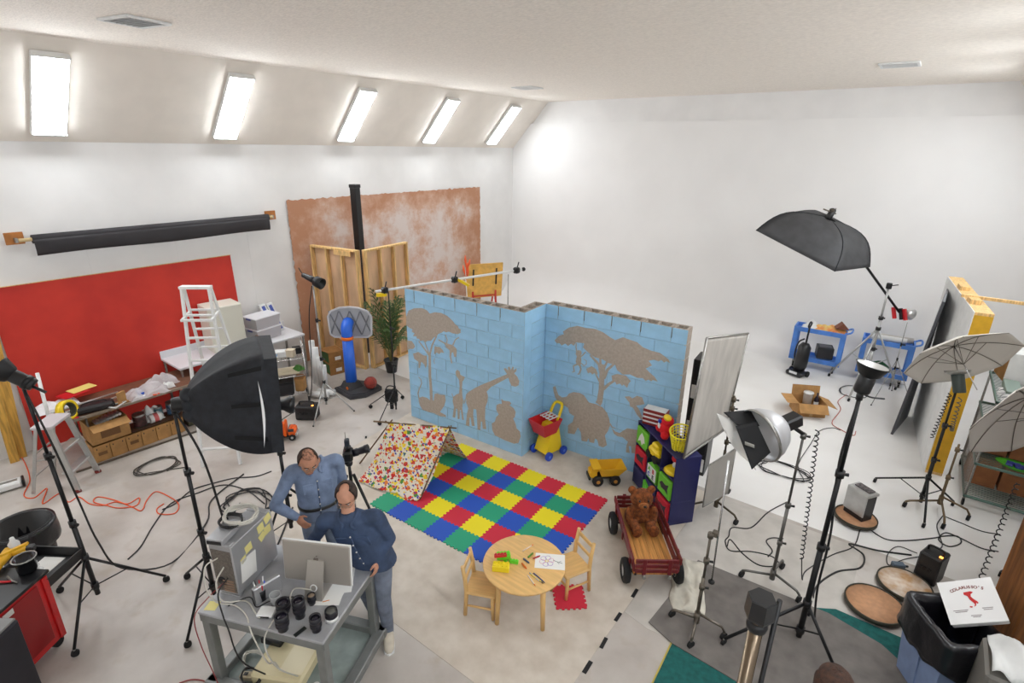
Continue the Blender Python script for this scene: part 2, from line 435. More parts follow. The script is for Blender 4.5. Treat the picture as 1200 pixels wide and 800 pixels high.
# silhouettes: flat painted shapes on the block faces
silm = mat('silhouette_grey', (178, 166, 154), .9, var=.05, scale=30, bump=.1, bscale=140)
ex = Vector((math.cos(wa), math.sin(wa), 0)); ey = Vector((-math.sin(wa), math.cos(wa), 0))
def inplane(u, v, y):
    p = onplane(u, v, WO+ey*y, ey)-WO; return (p.dot(ex), p.z)
def sil(name, y, z0, polys, strokes=()):
    mb = MB(); x0, y0, s = z0
    Mp = basis((1, 0, 0), (0, 0, 1), (0, -1, 0), (0, y, 0))
    for poly in polys: mb.prism([inplane(x0+a/s, y0+b/s, y) for a, b in poly], -.001, .0015, Mp)
    for i, (pts, w0, w1) in enumerate(strokes):
        q = [Vector(inplane(x0+a/s, y0+b/s, y)) for a, b in pts]; n = len(q); Lf = []; Rt = []
        for k in range(n):
            d = (q[min(k+1, n-1)]-q[max(k-1, 0)]).normalized(); nn = Vector((-d.y, d.x)); wd = (w0+(w1-w0)*k/(n-1))/2
            Lf.append(q[k]+nn*wd); Rt.append(q[k]-nn*wd)
        mb.prism([tuple(p) for p in Lf+Rt[::-1]], -.001, .0016+.0001*(i % 5), Mp)
    return mb.build(name, silm, wall)
Z3 = (460, 320, 6.667); Z4 = (460, 430, 6.667); Z5 = (630, 340, 6.); Z6 = (630, 440, 5.715)
sil('tree_silhouette', 0, Z3, [
    [(108, 405), (106, 345), (125, 292), (170, 274), (230, 272), (270, 290), (290, 315), (330, 305), (380, 310), (430, 335), (470, 372), (490, 400), (512, 415), (518, 432), (534, 440), (530, 455), (535, 464), (510, 476), (470, 470), (440, 456), (418, 462), (400, 452), (385, 464), (360, 472), (345, 492), (325, 500), (300, 528), (275, 528), (258, 538), (240, 526), (215, 528), (210, 515), (188, 508), (190, 495), (160, 490), (172, 470), (150, 455), (158, 440), (130, 425)],
    [(114, 525), (150, 530), (168, 555), (176, 575), (160, 592), (135, 590), (116, 602)],
    [(328, 572), (372, 577), (392, 600), (402, 622), (378, 618), (365, 632), (345, 618), (325, 636)],
    [(160, 628), (200, 616), (240, 640), (268, 645), (268, 715), (258, 742), (250, 715), (225, 690), (214, 740), (204, 740), (202, 692), (170, 668)]],
    [([(290, 620), (292, 800), (300, 900), (304, 1000)], .05, .062), ([(205, 530), (250, 590), (285, 640)], .02, .035), ([(345, 490), (310, 560), (290, 640)], .022, .035), ([(250, 530), (275, 600), (290, 650)], .016, .03),
     ([(360, 520), (410, 548), (450, 575), (470, 590)], .02, .025), ([(412, 478), (428, 520), (420, 555)], .015, .02), ([(520, 500), (490, 520), (472, 560)], .012, .025)])
sil('monkey_silhouette', 0, Z3, [[(400, 540), (425, 548), (450, 556), (470, 560), (500, 590), (502, 615), (497, 655), (482, 652), (474, 616), (462, 622), (458, 650), (468, 706), (458, 700), (446, 650), (446, 602), (420, 580)]], [([(330, 708), (322, 690), (330, 665)], .01, .01)])
sil('lion_silhouette', 0, Z4, [[(205, 240), (235, 230), (270, 240), (290, 258), (322, 262), (328, 210), (345, 205), (375, 215), (410, 218), (415, 260), (405, 300), (385, 330), (370, 350), (415, 375), (420, 390), (370, 382), (320, 358), (280, 350), (235, 332), (215, 300), (205, 265)]],
    [([(208, 250), (198, 205), (212, 165), (228, 125), (222, 95), (203, 76)], .022, .012)])
sil('giraffe_calf_silhouette', 0, Z4, [[(475, 232), (500, 212), (520, 206), (525, 150), (520, 100), (498, 65), (492, 38), (505, 20), (525, 35), (530, 60), (545, 68), (566, 78), (556, 100), (546, 112), (543, 160), (545, 220), (552, 260), (545, 320), (557, 412), (545, 412), (535, 335), (527, 335), (523, 405), (510, 405), (507, 325), (497, 325), (490, 395), (470, 390), (480, 310), (470, 265)]], [([(475, 240), (464, 205)], .012, .01), ([(555, 285), (562, 250)], .008, .01)])
sil('giraffe_silhouette', 0, Z4, [[(575, 212), (600, 190), (640, 165), (690, 140), (760, 112), (820, 86), (895, 55), (868, 12), (885, 8), (905, 28), (902, 0), (915, -4), (925, 24), (938, -4), (948, 2), (945, 25), (968, 8), (968, 32), (950, 48), (975, 75), (990, 110), (985, 142), (960, 153), (930, 145), (915, 115), (905, 82), (830, 122), (770, 155), (735, 190), (745, 220), (742, 270), (725, 312), (722, 400), (732, 485), (705, 481), (700, 425), (690, 425), (686, 491), (665, 487), (660, 400), (655, 330), (632, 326), (630, 380), (642, 461), (620, 458), (611, 392), (602, 396), (600, 460), (573, 455), (580, 380), (592, 320), (577, 280)]], [([(578, 215), (572, 250), (560, 285)], .014, .008)])
sil('hippo_silhouette', 0, Z4, [[(850, 248), (868, 262), (915, 268), (928, 282), (915, 300), (945, 320), (962, 350), (956, 388), (943, 402), (960, 440), (970, 480), (993, 500), (1002, 540), (985, 590), (950, 598), (880, 572), (800, 532), (780, 492), (776, 440), (800, 425), (810, 390), (830, 370), (810, 332), (812, 297), (835, 285), (855, 288)]])
sil('acacia_silhouette', DEP, Z5, [
    [(120, 352), (150, 320), (185, 310), (178, 290), (220, 262), (280, 250), (340, 265), (400, 270), (460, 295), (510, 330), (545, 350), (600, 330), (640, 345), (700, 365), (740, 400), (800, 425), (860, 440), (900, 470), (920, 485), (932, 512), (905, 498), (890, 508), (870, 490), (850, 500), (820, 488), (780, 495), (805, 528), (760, 550), (800, 590), (820, 605), (845, 642), (810, 630), (800, 640), (780, 628), (760, 636), (740, 618), (700, 615), (650, 592), (600, 592), (560, 562), (545, 522), (500, 512), (450, 482), (400, 470), (350, 432), (320, 402), (328, 372), (270, 366), (255, 390), (235, 375), (215, 392), (195, 374), (170, 388), (155, 372), (135, 372)],
    [(520, 600), (560, 588), (620, 600), (655, 638), (640, 655), (630, 686), (605, 662), (595, 672), (580, 655), (555, 662), (545, 642), (525, 632)],
    [(342, 552), (380, 533), (412, 556), (425, 592), (400, 582), (385, 592), (370, 576), (355, 584)]],
    [([(455, 520), (452, 600), (448, 700), (436, 780), (425, 800)], .07, .09), ([(370, 455), (430, 520), (448, 590)], .03, .05), ([(440, 470), (445, 560), (452, 600)], .03, .05), ([(540, 515), (490, 560), (465, 620)], .03, .05), ([(500, 480), (470, 540), (460, 600)], .025, .04), ([(560, 622), (500, 660), (462, 695)], .03, .045), ([(405, 580), (425, 620), (440, 650)], .018, .03)])
sil('monkey_silhouette', DEP, Z5, [[(272, 428), (285, 420), (305, 424), (310, 445), (302, 462), (308, 485), (305, 520), (292, 532), (275, 522), (268, 500), (276, 465), (268, 448)]],
    [([(272, 372), (270, 400), (276, 435)], .015, .018), ([(302, 468), (322, 452), (338, 432)], .018, .014), ([(280, 520), (252, 532), (258, 572), (244, 574)], .025, .016), ([(296, 524), (304, 556), (290, 590), (280, 588)], .026, .016), ([(308, 512), (325, 530), (343, 520), (343, 495), (325, 485)], .014, .009)])
sil('elephant_silhouette', DEP, Z6, [[(103, 76), (120, 69), (128, 100), (140, 130), (165, 146), (195, 140), (210, 120), (240, 110), (280, 115), (310, 130), (330, 160), (345, 180), (390, 190), (435, 212), (465, 250), (480, 290), (486, 330), (472, 370), (450, 400), (464, 465), (440, 480), (410, 470), (400, 430), (385, 420), (378, 452), (350, 445), (340, 418), (330, 442), (295, 436), (290, 380), (270, 345), (247, 392), (203, 385), (205, 330), (235, 310), (245, 270), (213, 250), (205, 215), (180, 200), (145, 180), (120, 150), (108, 110)]], [([(484, 320), (500, 345), (520, 352)], .02, .012)])
sil('baby_elephant_silhouette', DEP, Z6, [[(496, 350), (520, 374), (550, 384), (570, 370), (600, 352), (640, 358), (680, 365), (705, 400), (695, 450), (672, 470), (655, 522), (630, 517), (626, 472), (610, 472), (618, 518), (592, 512), (595, 470), (605, 442), (570, 412), (535, 405), (512, 388)]])
sil('bird_silhouette', DEP, Z6, [[(583, 140), (615, 138), (635, 152), (665, 135), (700, 145), (716, 190), (692, 196), (660, 200), (682, 230), (706, 292), (690, 290), (665, 260), (640, 215), (620, 206), (615, 180)]])

# ================================================================ foam play mat
ma = R(3.03); TS = .307; MO = Vector((-2.547, 5.515, .004))
foam = {'r': mat('foam_red', (206, 40, 62), .7, bump=.1, bscale=200), 'y': mat('foam_yellow', (240, 222, 30), .7, bump=.1, bscale=200),
        'b': mat('foam_blue', (38, 84, 186), .7, bump=.1, bscale=200), 'g': mat('foam_green', (40, 158, 118), .7, bump=.1, bscale=200)}
def tile_outline():
    n = 11; t = TS/n; d = .011; e = []
    for k in range(n):
        off = 0 if k == 0 or k == n-1 else (d if k % 2 else -d)*.8
        e += [((k+.06)*t, off), ((k+.94)*t, off)]
    bot = [(x, y) for x, y in e]
    right = [(TS-0+y, x) for x, y in e]
    top = [(x, TS+y) for x, y in e][::-1]
    left = [(y, x) for x, y in e][::-1]
    return bot+right[0:]+top+left
tile_me = {}
for k, m in foam.items():
    mb = MB().prism(tile_outline(), 0, .011); o = mb.build('tile', m); tile_me[k] = o.data; COL.objects.unlink(o); bpy.data.objects.remove(o)
pm = empty('foam_play_mat', MO, ma, 'foam puzzle play mat of red, yellow, blue and green squares', 'play mat')
for i in range(8):
    for j in range(6):
        k = ('r', 'y')[i % 2] if j % 2 == 0 else ('b', 'g')[i % 2]
        o = bpy.data.objects.new('tile', tile_me[k]); COL.objects.link(o); o.parent = pm; o.location = (-(i+1)*TS, -(j+1)*TS, 0)
o = bpy.data.objects.new('foam_tile', tile_me['r']); COL.objects.link(o); tag(o, 'single loose red foam tile under the right-hand wooden chair', 'foam tile')
o.location = (-2.11, 3.60, .006); o.rotation_euler = (0, 0, R(40))

# ================================================================ little tent
t = empty('play_tent', (-4.9, 4.4, 0), 0, 'small tent of sticks under a colourful patterned cloth on the play mat', 'tent')
stick = mat('stick', (112, 88, 62), .8, var=.15, scale=20)
rl, rr = Vector((-5.24, 4.22, .76)), Vector((-4.5, 4.63, .76)); o0 = Vector((-4.9, 4.4, 0))
def stk(a, b, r=.011): MB().cyl(Vector(a)-o0, Vector(b)-o0, r, r*.85, 8).build('tent_pole', stick, t)
def ext(a, b, k): a = Vector(a); b = Vector(b); return b+(b-a).normalized()*k
stk((-5.77, 4.07, .005), ext((-5.77, 4.07, 0), rl, .09)); stk((-5.1, 4.85, .01), ext((-5.1, 4.85, 0), rl, .08))
stk((-4.46, 4.0, .018), ext((-4.46, 4.0, 0), rr, .05)); stk((-4.79, 5.12, .018), ext((-4.79, 5.12, 0), rr, .09))
stk(rl+(rl-rr).normalized()*.22+Vector((0, 0, .02)), rr+(rr-rl).normalized()*.09+Vector((0, 0, .02)), .012)
def printcloth():
    m = mat('printed_cloth', (226, 216, 196), .9); nt = m.node_tree; L = nt.links.new; b = nt.nodes['Principled BSDF']
    tc = nt.nodes.new('ShaderNodeTexCoord'); prev = None
    rgb = nt.nodes.new('ShaderNodeRGB'); rgb.outputs[0].default_value = (*lin((228, 218, 200)), 1); prev = rgb.outputs[0]
    for sc, st, thr, cols in ((15, (1, 1, 1), .36, [(232, 196, 40), (205, 45, 40), (228, 130, 60), (80, 140, 60), (240, 214, 60), (205, 60, 50)]), (23, (1, 1.6, 1), .3, [(70, 70, 150), (200, 40, 45), (226, 120, 60), (90, 90, 160), (180, 60, 60), (236, 200, 60)])):
        mp = nt.nodes.new('ShaderNodeMapping'); mp.inputs['Scale'].default_value = st; mp.inputs['Rotation'].default_value = (0, 0, .4)
        L(tc.outputs['Object'], mp.inputs[0])
        vo = nt.nodes.new('ShaderNodeTexVoronoi'); vo.inputs['Scale'].default_value = sc; vo.distance = 'CHEBYCHEV'; L(mp.outputs[0], vo.inputs['Vector'])
        sx = nt.nodes.new('ShaderNodeSeparateColor'); L(vo.outputs['Color'], sx.inputs[0])
        rp = nt.nodes.new('ShaderNodeValToRGB'); rp.color_ramp.interpolation = 'CONSTANT'
        for i, c in enumerate(cols):
            e = rp.color_ramp.elements[i] if i < 2 else rp.color_ramp.elements.new(i/len(cols))
            e.position = i/len(cols); e.color = (*lin(c), 1)
        L(sx.outputs[0], rp.inputs[0])
        lt = nt.nodes.new('ShaderNodeMath'); lt.operation = 'LESS_THAN'; lt.inputs[1].default_value = thr; L(vo.outputs['Distance'], lt.inputs[0])
        mx = nt.nodes.new('ShaderNodeMix'); mx.data_type = 'RGBA'; L(lt.outputs[0], mx.inputs['Factor']); L(prev, mx.inputs['A']); L(rp.outputs[0], mx.inputs['B'])
        prev = mx.outputs['Result']
    L(prev, b.inputs['Base Color']); return m
pcloth = printcloth()
def tentcloth(u, v):
    # v 0..1: front hem -> ridge -> back hem
    top = rl.lerp(rr, u)+Vector((0, 0, .035))
    fb = Vector((-5.43, 3.74, .02)).lerp(Vector((-4.44, 3.94, .022)), u); bb = Vector((-5.35, 5.0, .02)).lerp(Vector((-4.6, 5.1, .022)), u)
    if v < .58:
        t_ = v/.58; p = fb.lerp(top, t_); p.z -= .16*math.sin(PI*t_)*(1-t_*.4)*(1-.25*math.sin(PI*u)); p.z = max(p.z, .018)
        p.x += .012*math.sin(u*17)*(1-t_); p.y += .015*math.sin(u*13+t_*3)*(1-t_)
        p.z += .008*math.sin(u*21+t_*4)
    else:
        t_ = (v-.58)/.42; p = top.lerp(bb, t_); p.z -= .06*math.sin(PI*t_); p.z = max(p.z, .02)
    return p-o0
MB().grid(tentcloth, 28, 40).build('cloth', pcloth, t, solid=.004)
# ================================================================ children's table, chairs, toys
beech = mat('beech', (226, 182, 116), .45, var=.05, scale=4, stretch=(1, 9, 1), coat=.2)
t = empty('round_table', (-2.41, 3.455, .004), 0, 'low round light-wood children\'s table with toys and a drawing', 'table')
mb = MB(); mb.lathe([(0, .495), (.385, .495), (.4, .5), (.403, .51), (.4, .52), (.39, .523), (0, .523)], 40); mb.build('table_top', beech, t)
MB().lathe([(.30, .43), (.33, .43), (.33, .495), (.30, .495)], 32).build('apron', beech, t)
for a in (-100, -22, 70, 165):
    a = R(a); MB().tube([(.35*math.cos(a), .35*math.sin(a), 0), (.33*math.cos(a), .33*math.sin(a), .496)], [.021, .028], 12).build('leg', beech, t)
def kid_chair(loc, rz, label):
    t = empty('childrens_chair', loc, rz, label, 'chair', 'small wooden chairs at the round table')
    # faces +x; seat 0.3, back at -x
    mb = MB(); mb.box((0, 0, .285), (.31, .31, .028), b=.01); mb.build('seat', beech, t)
    for sy in (-1, 1):
        MB().tube([(-.155, sy*.13, 0), (-.14, sy*.13, .28), (-.15, sy*.13, .42), (-.175, sy*.13, .58)], [.019, .022, .021, .018], 10).build('back_post', beech, t)
        MB().tube([(.125, sy*.13, 0), (.12, sy*.13, .275)], [.017, .021], 10).build('leg', beech, t)
        MB().cyl((-.145, sy*.13, .12), (.123, sy*.13, .12), .011, n=8).build('side_stretcher', beech, t)
    MB().cyl((.122, -.13, .15), (.122, .13, .15), .011, n=8).build('stretcher', beech, t)
    for z, h, x in ((.54, .05, -.168), (.42, .04, -.152)): MB().box((x, 0, z), (.018, .245, h), b=.006).build('back_slat', beech, t)
kid_chair((-2.70, 3.19, .004), R(25), 'small wooden chair on the left of the round table, back to the computer cart')
kid_chair((-2.16, 3.93, .017), R(-115), 'small wooden chair on the right of the round table, standing over a red tile')
TZ = .5275
def brick_toy(name, u, v, z, nx, ny, m, label, rz, h=.045, w=.032):
    p = P(u, v, z); t = empty(name, p, rz, label, 'toy block', 'building blocks on the round table')
    MB().box((0, 0, h/2), (nx*w, ny*w, h), b=.003).build('body', m, t)
    mb = MB()
    for i in range(nx):
        for j in range(ny): mb.cyl(((i-(nx-1)/2)*w, (j-(ny-1)/2)*w, h-.002), ((i-(nx-1)/2)*w, (j-(ny-1)/2)*w, h+.012), w*.3, n=10)
    mb.build('studs', m, t); return t
lg = mat('toy_lime', (110, 215, 50), .35); ly = mat('toy_yellow', (245, 220, 40), .35)
bz = YAW
brick_toy('toy_block', 590, 653, TZ, 4, 2, ly, 'yellow toy block under the green one on the round table', bz+.15, w=.033)
brick_toy('toy_block', 590, 653, TZ+.0455, 4, 2, lg, 'lime green toy block stacked on a yellow block', bz+.15, w=.033)
brick_toy('toy_block', 586.5, 652, TZ+.091, 4, 1, redplastic, 'red toy block on top of the little block tower', bz+.15, h=.03, w=.03)
brick_toy('toy_block', 593, 655, TZ, 1, 2, lg, 'tiny lime green toy block between the tower and the yellow block', bz-.5, w=.03).location = P(593, 657.5, TZ)
b = brick_toy('toy_block', 587, 667, TZ, 4, 2, ly, 'big yellow toy block lying on its side at the table edge', bz-.1, h=.06, w=.04)
brick_toy('toy_block', 602, 659.5, TZ, 3, 1, lg, 'flat green toy block beside the big yellow block', bz-.2, h=.035, w=.03)
# drawing
dp = P(644.5, 657.5, TZ)
t = empty('drawing', dp, YAW-.1, 'white sheet with a purple crayon flower drawing on the round table', 'drawing')
MB().box((0, 0, 0), (.29, .205, .0012)).build('sheet', paper, t)
cr = {n: mat('crayon_'+n, c, .8) for n, c in (('purple', (186, 160, 205)), ('pink', (226, 170, 185)), ('yellow', (235, 215, 120)), ('dark', (90, 100, 90)))}
def scr(pts, m, name='crayon_line', r=.0032):
    mb = MB(); q = bez([(x, y, .001) for x, y in pts], 4); mb.tube(q, r, 4)
    for i, p in enumerate(mb.v): mb.v[i] = Vector((p.x, p.y, .0006+(p.z-.001)*.25+.0006))
    mb.build(name, m, t)
for k in range(6):
    a = k*PI/3+.3; cx, cy = -.03+.045*math.cos(a), .0+.045*math.sin(a)
    scr([(cx+.028*math.cos(b_), cy+.028*math.sin(b_)) for b_ in [i*PI/3 for i in range(7)]], cr['purple'] if k % 3 else cr['pink'])
scr([(-.03+.014*math.cos(i*PI/3), .014*math.sin(i*PI/3)) for i in range(7)], cr['yellow'], r=.005)
scr([(.03, .02), (.07, .0), (.12, -.015)], cr['dark']); scr([(.07, .0), (.09, -.03)], cr['dark'], r=.002); scr([(.085, -.005), (.11, .015)], cr['dark'], r=.002)
def crayon(u, v, ang, L, r, m, tip, name, label):
    p = P(u, v, TZ+r); t = empty(name, p, YAW+ang, label, name, 'crayons and pens on the round table')
    MB().cyl((-L/2, 0, 0), (L*.32, 0, 0), r, n=8).build('barrel', m, t); MB().tube([(L*.32, 0, 0), (L*.42, 0, 0), (L*.5, 0, 0)], [r*.8, r*.7, r*.15], 8).build('tip', tip, t)
blum = mat('crayon_navy', (60, 80, 110), .5); grm = mat('crayon_green', (90, 140, 50), .5); rdm = mat('crayon_red', (170, 50, 55), .5); orm = mat('crayon_orange', (235, 120, 40), .5)
crayon(622, 650, R(52), .085, .009, grm, grm, 'crayon', 'short green crayon lying on the round table')
crayon(617, 657, R(-48), .085, .009, blum, blum, 'crayon', 'short dark blue crayon lying on the round table')
crayon(629, 652.5, R(30), .085, .008, rdm, rdm, 'crayon', 'dark red crayon touching the corner of the drawing')
crayon(614.5, 663, R(-58), .085, .009, orm, orm, 'crayon', 'orange crayon lying on the round table')
crayon(619, 641.5, R(42), .15, .006, mat('pen_white', (235, 215, 200), .4), orm, 'marker pen', 'orange and white pen at the far side of the round table')
crayon(623, 680, R(-62), .15, .006, MATS['pen_white'], orm, 'marker pen', 'orange and white pen at the near side of the round table')
crayon(627.5, 676.5, R(-48), .16, .006, mat('pen_grey', (200, 200, 205), .4), blum, 'marker pen', 'grey pen in the bundle at the near side of the table')
crayon(629.5, 678, R(-45), .16, .006, ly, blackp, 'marker pen', 'yellow pen in the bundle at the near side of the table')
crayon(632, 677, R(-50), .16, .006, mat('pen_blue', (50, 70, 120), .4), blum, 'marker pen', 'blue pen in the bundle at the near side of the table')

# toy shopping cart
t = empty('toy_shopping_cart', (-3.83, 5.86, .004), R(-12), 'red and yellow plastic toy shopping cart in the corner of the blue wall', 'toy cart')
mb = MB()
mb.add([(-.13, -.02, .08), (.13, -.02, .08), (.13, .3, .08), (-.13, .3, .08), (-.1, .1, .5), (.1, .1, .5), (.1, .24, .5), (-.1, .24, .5)], [(0, 1, 2, 3), (4, 5, 6, 7), (0, 1, 5, 4), (1, 2, 6, 5), (2, 3, 7, 6), (3, 0, 4, 7)])
mb.build('body', yelplastic, t)
mb = MB(); 
def taper(mb, a, b, z0, z1, th, c0=(0, 0), c1=(0, 0)):
    # open tub: a,b outer half sizes bottom/top
    def ring(h, z, c, k): return [(c[0]+sx*(h[0]-k), c[1]+sy*(h[1]-k), z) for sx, sy in ((-1, -1), (1, -1), (1, 1), (-1, 1))]
    vs = ring(a, z0, c0, 0)+ring(b, z1, c1, 0)+ring(b, z1, c1, th)+ring(a, z0+th, c0, th)
    fs = [(3, 2, 1, 0)]+[tuple(12+i for i in range(4))]
    for l in (0, 4, 8):
        fs += [(l+i, l+(i+1) % 4, l+4+(i+1) % 4, l+4+i) for i in range(4)]
    return mb.add(vs, fs)
taper(mb, (.12, .12), (.165, .19), .38, .6, .012, (0, .06), (0, .06)); mb.build('basket', redplastic, t)
mb = MB(); taper(mb, (.07, .05), (.08, .06), .36, .395, .01, (0, -.05), (0, -.05))
mb = MB()
for k in range(4): mb.box((-.09+k*.06, .14, .625), (.012, .2, .012))
for k in range(3): mb.box((0, .06+k*.08, .625), (.2, .012, .012))
mb.build('seat_grille', whitep, t)
MB().tube(bez([(-.085, .22, .55), (-.085, .29, .7), (-.06, .33, .765), (0, .34, .775), (.06, .33, .765), (.085, .29, .7), (.085, .22, .55)], 5), .022, 10).build('handle', yelplastic, t)
for x, y in ((-.16, .0), (.16, .0), (-.16, .3), (.16, .3)):
    wl_ = MB().cyl((x-.02, y, .065), (x+.02, y, .065), .065, n=20).build('wheel', bluplastic, t)
    MB().cyl((x-.025, y, .065), (x+.025, y, .065), .022, n=10).build('hub', mat('hub_blue', (90, 130, 220), .4), wl_)

# yellow dump truck
t = empty('toy_dump_truck', (-2.78, 5.86, .004), YAW+R(6), 'yellow toy dump truck on the floor by the blue wall', 'toy truck')
yt = mat('truck_yellow', (226, 172, 26), .4)
MB().box((0, 0, .1), (.36, .1, .04), b=.005).build('chassis', blackp, t)
mb = MB(); mb.box((-.175, 0, .16), (.1, .15, .1), b=.01); mb.box((-.15, 0, .225), (.09, .14, .06), b=.01); mb.build('cab', yt, t)
MB().box((-.228, 0, .11), (.03, .17, .05), b=.006).build('bumper', blackp, t)
mb = MB(); taper(mb, (.12, .09), (.19, .135), .14, .27, .01, (.05, 0), (.07, 0)); mb.add([(-.2, -.13, .27), (-.2, .13, .27), (-.09, .13, .28), (-.09, -.13, .28), (-.2, -.13, .28), (-.2, .13, .28), (-.09, .13, .29), (-.09, -.13, .29)], [(0, 1, 2, 3), (4, 5, 6, 7), (0, 1, 5, 4), (2, 3, 7, 6), (0, 3, 7, 4), (1, 2, 6, 5)]); mb.build('dump_bed', yt, t)
for x in (-.12, .0, .12):
    for s in (-1, 1):
        if x == 0: continue
        wl_ = MB().lathe([(.0, -.03), (.062, -.03), (.075, -.018), (.075, .018), (.062, .03), (0, .03)], 18, Matrix.Translation((x, s*.095, .076)) @ Matrix.Rotation(PI/2, 4, 'X')).build('wheel', rubber, t)
        MB().cyl((x, s*.095-.034, .076), (x, s*.095+.034, .076), .026, n=12).build('hub', mat('hub_amber', (190, 130, 50), .5), wl_)

# orange toy truck
t = empty('toy_truck', P(331, 513.5, 0), R(49), 'orange toy garbage truck on the concrete floor behind the softbox', 'toy truck')
og = mat('truck_orange', (240, 100, 22), .4)
MB().box((0, 0, .06), (.46, .12, .03)).build('chassis', blackp, t)
mb = MB(); mb.box((-.09, 0, .165), (.28, .19, .18), b=.02); mb.box((.065, 0, .18), (.04, .18, .22), b=.01); mb.build('body', og, t)
MB().box((-.1, -.0965, .165), (.14, .003, .07)).build('decal', mat('decal_grey', (150, 150, 165), .4), t)
cb = MB().box((.165, 0, .13), (.12, .17, .12), b=.02).build('cab', og, t)
MB().box((.155, 0, .165), (.085, .174, .045), b=.004).build('window', mat('toy_glass', (60, 60, 66), .2), cb)
MB().box((.225, 0, .085), (.03, .17, .06), b=.006).build('bumper', mat('toy_silver', (190, 190, 190), .35, .4), t)
MB().box((.16, 0, .2), (.03, .1, .02), b=.004).build('light_bar', og, t)
for x in (-.17, -.085, .165):
    for s in (-1, 1):
        w_ = MB().cyl((x, s*.07, .05), (x, s*.105, .05), .05, n=18).build('wheel', rubber, t)
        MB().cyl((x, s*.1, .05), (x, s*.108, .05), .02, n=10).build('hub', MATS['toy_silver'], w_)

# basketball hoop
t = empty('toy_basketball_hoop', (-7.79, 5.62, 0), 0, 'toy basketball hoop with blue post and grey backboard beside the palm', 'basketball hoop')
gb = mat('hoop_base', (58, 58, 62), .6, var=.06)
mb = MB(); a = [(-.34, -.28), (.2, -.34), (.34, -.1), (.3, .3), (.0, .36), (-.3, .2)]
mb.prism(a, 0, .07); mb.prism([(x*.9, y*.9) for x, y in a], .07, .085)
mb.add([(-.25, -.22, .085), (.05, -.22, .085), (.05, .08, .085), (-.25, .08, .085), (-.2, -.17, .21), (0, -.17, .21), (0, .03, .21), (-.2, .03, .21)], [(4, 5, 6, 7), (0, 1, 5, 4), (1, 2, 6, 5), (2, 3, 7, 6), (3, 0, 4, 7)])
mb.build('base', gb, t)
MB().cyl((-.02, -.225, .13), (-.02, -.235, .13), .03, n=10).build('plug', mat('orange_plastic', (240, 120, 30), .4), t)
bp = mat('post_blue', (40, 105, 220), .35); pc = Vector((-.1, -.07, 0))
MB().tube([pc+Vector((0, 0, .15)), pc+Vector((0, 0, 1.02))], [.105, .095], 24).build('post', bp, t)
MB().tube([pc+Vector((0, 0, 1.02)), pc+Vector((0, 0, 1.08))], .105, 24).build('collar', MATS['orange_plastic'], t)
fdir = Vector((-.62, .78, 0)).normalized()      # hoop side, away from the viewer
MB().tube(bez([pc+Vector((0, 0, 1.08)), pc+Vector((0, 0, 1.2)), pc+fdir*.05+Vector((0, 0, 1.27)), pc+fdir*.15+Vector((0, 0, 1.3))], 5), [.1]*16, 20).build('elbow', bp, t)
bm_ = mat('board_grey', (170, 172, 178), .5); rb = mat('board_rib', (120, 122, 128), .5)
bx = Vector((fdir.y, -fdir.x, 0)); Mb = basis(bx, (0, 0, 1), -fdir, pc+fdir*.2+Vector((.04, 0, 1.3)))
bpoly = [(-.37, -.24), (-.39, .1), (-.33, .2), (-.18, .26), (0, .28), (.18, .26), (.33, .2), (.39, .1), (.37, -.24), (.3, -.29), (-.3, -.29)]
MB().prism(bpoly, -.012, .012, Mb).build('backboard', bm_, t)
mb = MB()
for i in range(len(bpoly)):
    a, b = bpoly[i], bpoly[(i+1) % len(bpoly)]; mb.bar(Mb @ Vector((*a, .018)), Mb @ Vector((*b, .018)), .03, .03, -fdir)
mb.build('rim', mat('board_edge', (200, 200, 204), .45), t)
for k in range(-2, 2):
    for s in (-1, 1):
        x0 = k*.19+.1; MB().bar(Mb @ Vector((x0-s*.09, -.24, .02)), Mb @ Vector((x0+s*.09, .2, .02)), .016, .02, -fdir).build('rib', rb, t)
hc = pc+fdir*.46+Vector((.04, 0, 1.18))
MB().tube([hc+Vector((math.cos(a), math.sin(a), 0))*.2 for a in [i*2*PI/28 for i in range(28)]], .014, 8, closed=True).build('hoop_ring', MATS['orange_plastic'], t)
MB().bar(hc-fdir*.2, hc-fdir*.27, .1, .03).build('hoop_bracket', MATS['orange_plastic'], t)
mb = MB()
for k in range(10):
    a0, a1 = k*PI/5, (k+1)*PI/5
    for s in (0, 1):
        b0, b1 = (a0, a1) if s else (a1, a0)
        mb.tube([hc+Vector((math.cos(b0)*.19, math.sin(b0)*.19, 0)), hc+Vector((math.cos(b1)*.14, math.sin(b1)*.14, -.22))], .004, 4)
mb.build('net', whitep, t)
def ballmat():
    m = mat('basketball_skin', (150, 52, 40), .6, bump=.2, bscale=200); return m
bc = Vector((-7.55, 5.72, .2))
t = empty('basketball', (bc.x, bc.y, .085), 0, 'dark orange basketball resting on the hoop\'s base', 'ball')
MB().ball((0, 0, .115), .115, 24, 14).build('skin', ballmat(), t)
for ax in range(3):
    mb = MB(); pts = []
    for i in range(32):
        a = i*2*PI/32; q = [math.cos(a)*.115, math.sin(a)*.115]; q.insert(ax, 0); pts.append(Vector(q)+Vector((0, 0, .115)))
    mb.tube(pts, .003, 4, closed=True).build('seam', blackp, t)

# ---------------------------------------------------------------- wagon and bear
t = empty('toy_wagon', (-1.76, 4.85, .004), R(127), 'dark red wooden wagon with black rubber tyres carrying a teddy bear', 'wagon')
maroon = mat('wagon_maroon', (112, 26, 32), .4, var=.08); bedw = mat('wagon_bed', (206, 146, 78), .5, var=.14, scale=5, stretch=(.6, 8, 1))
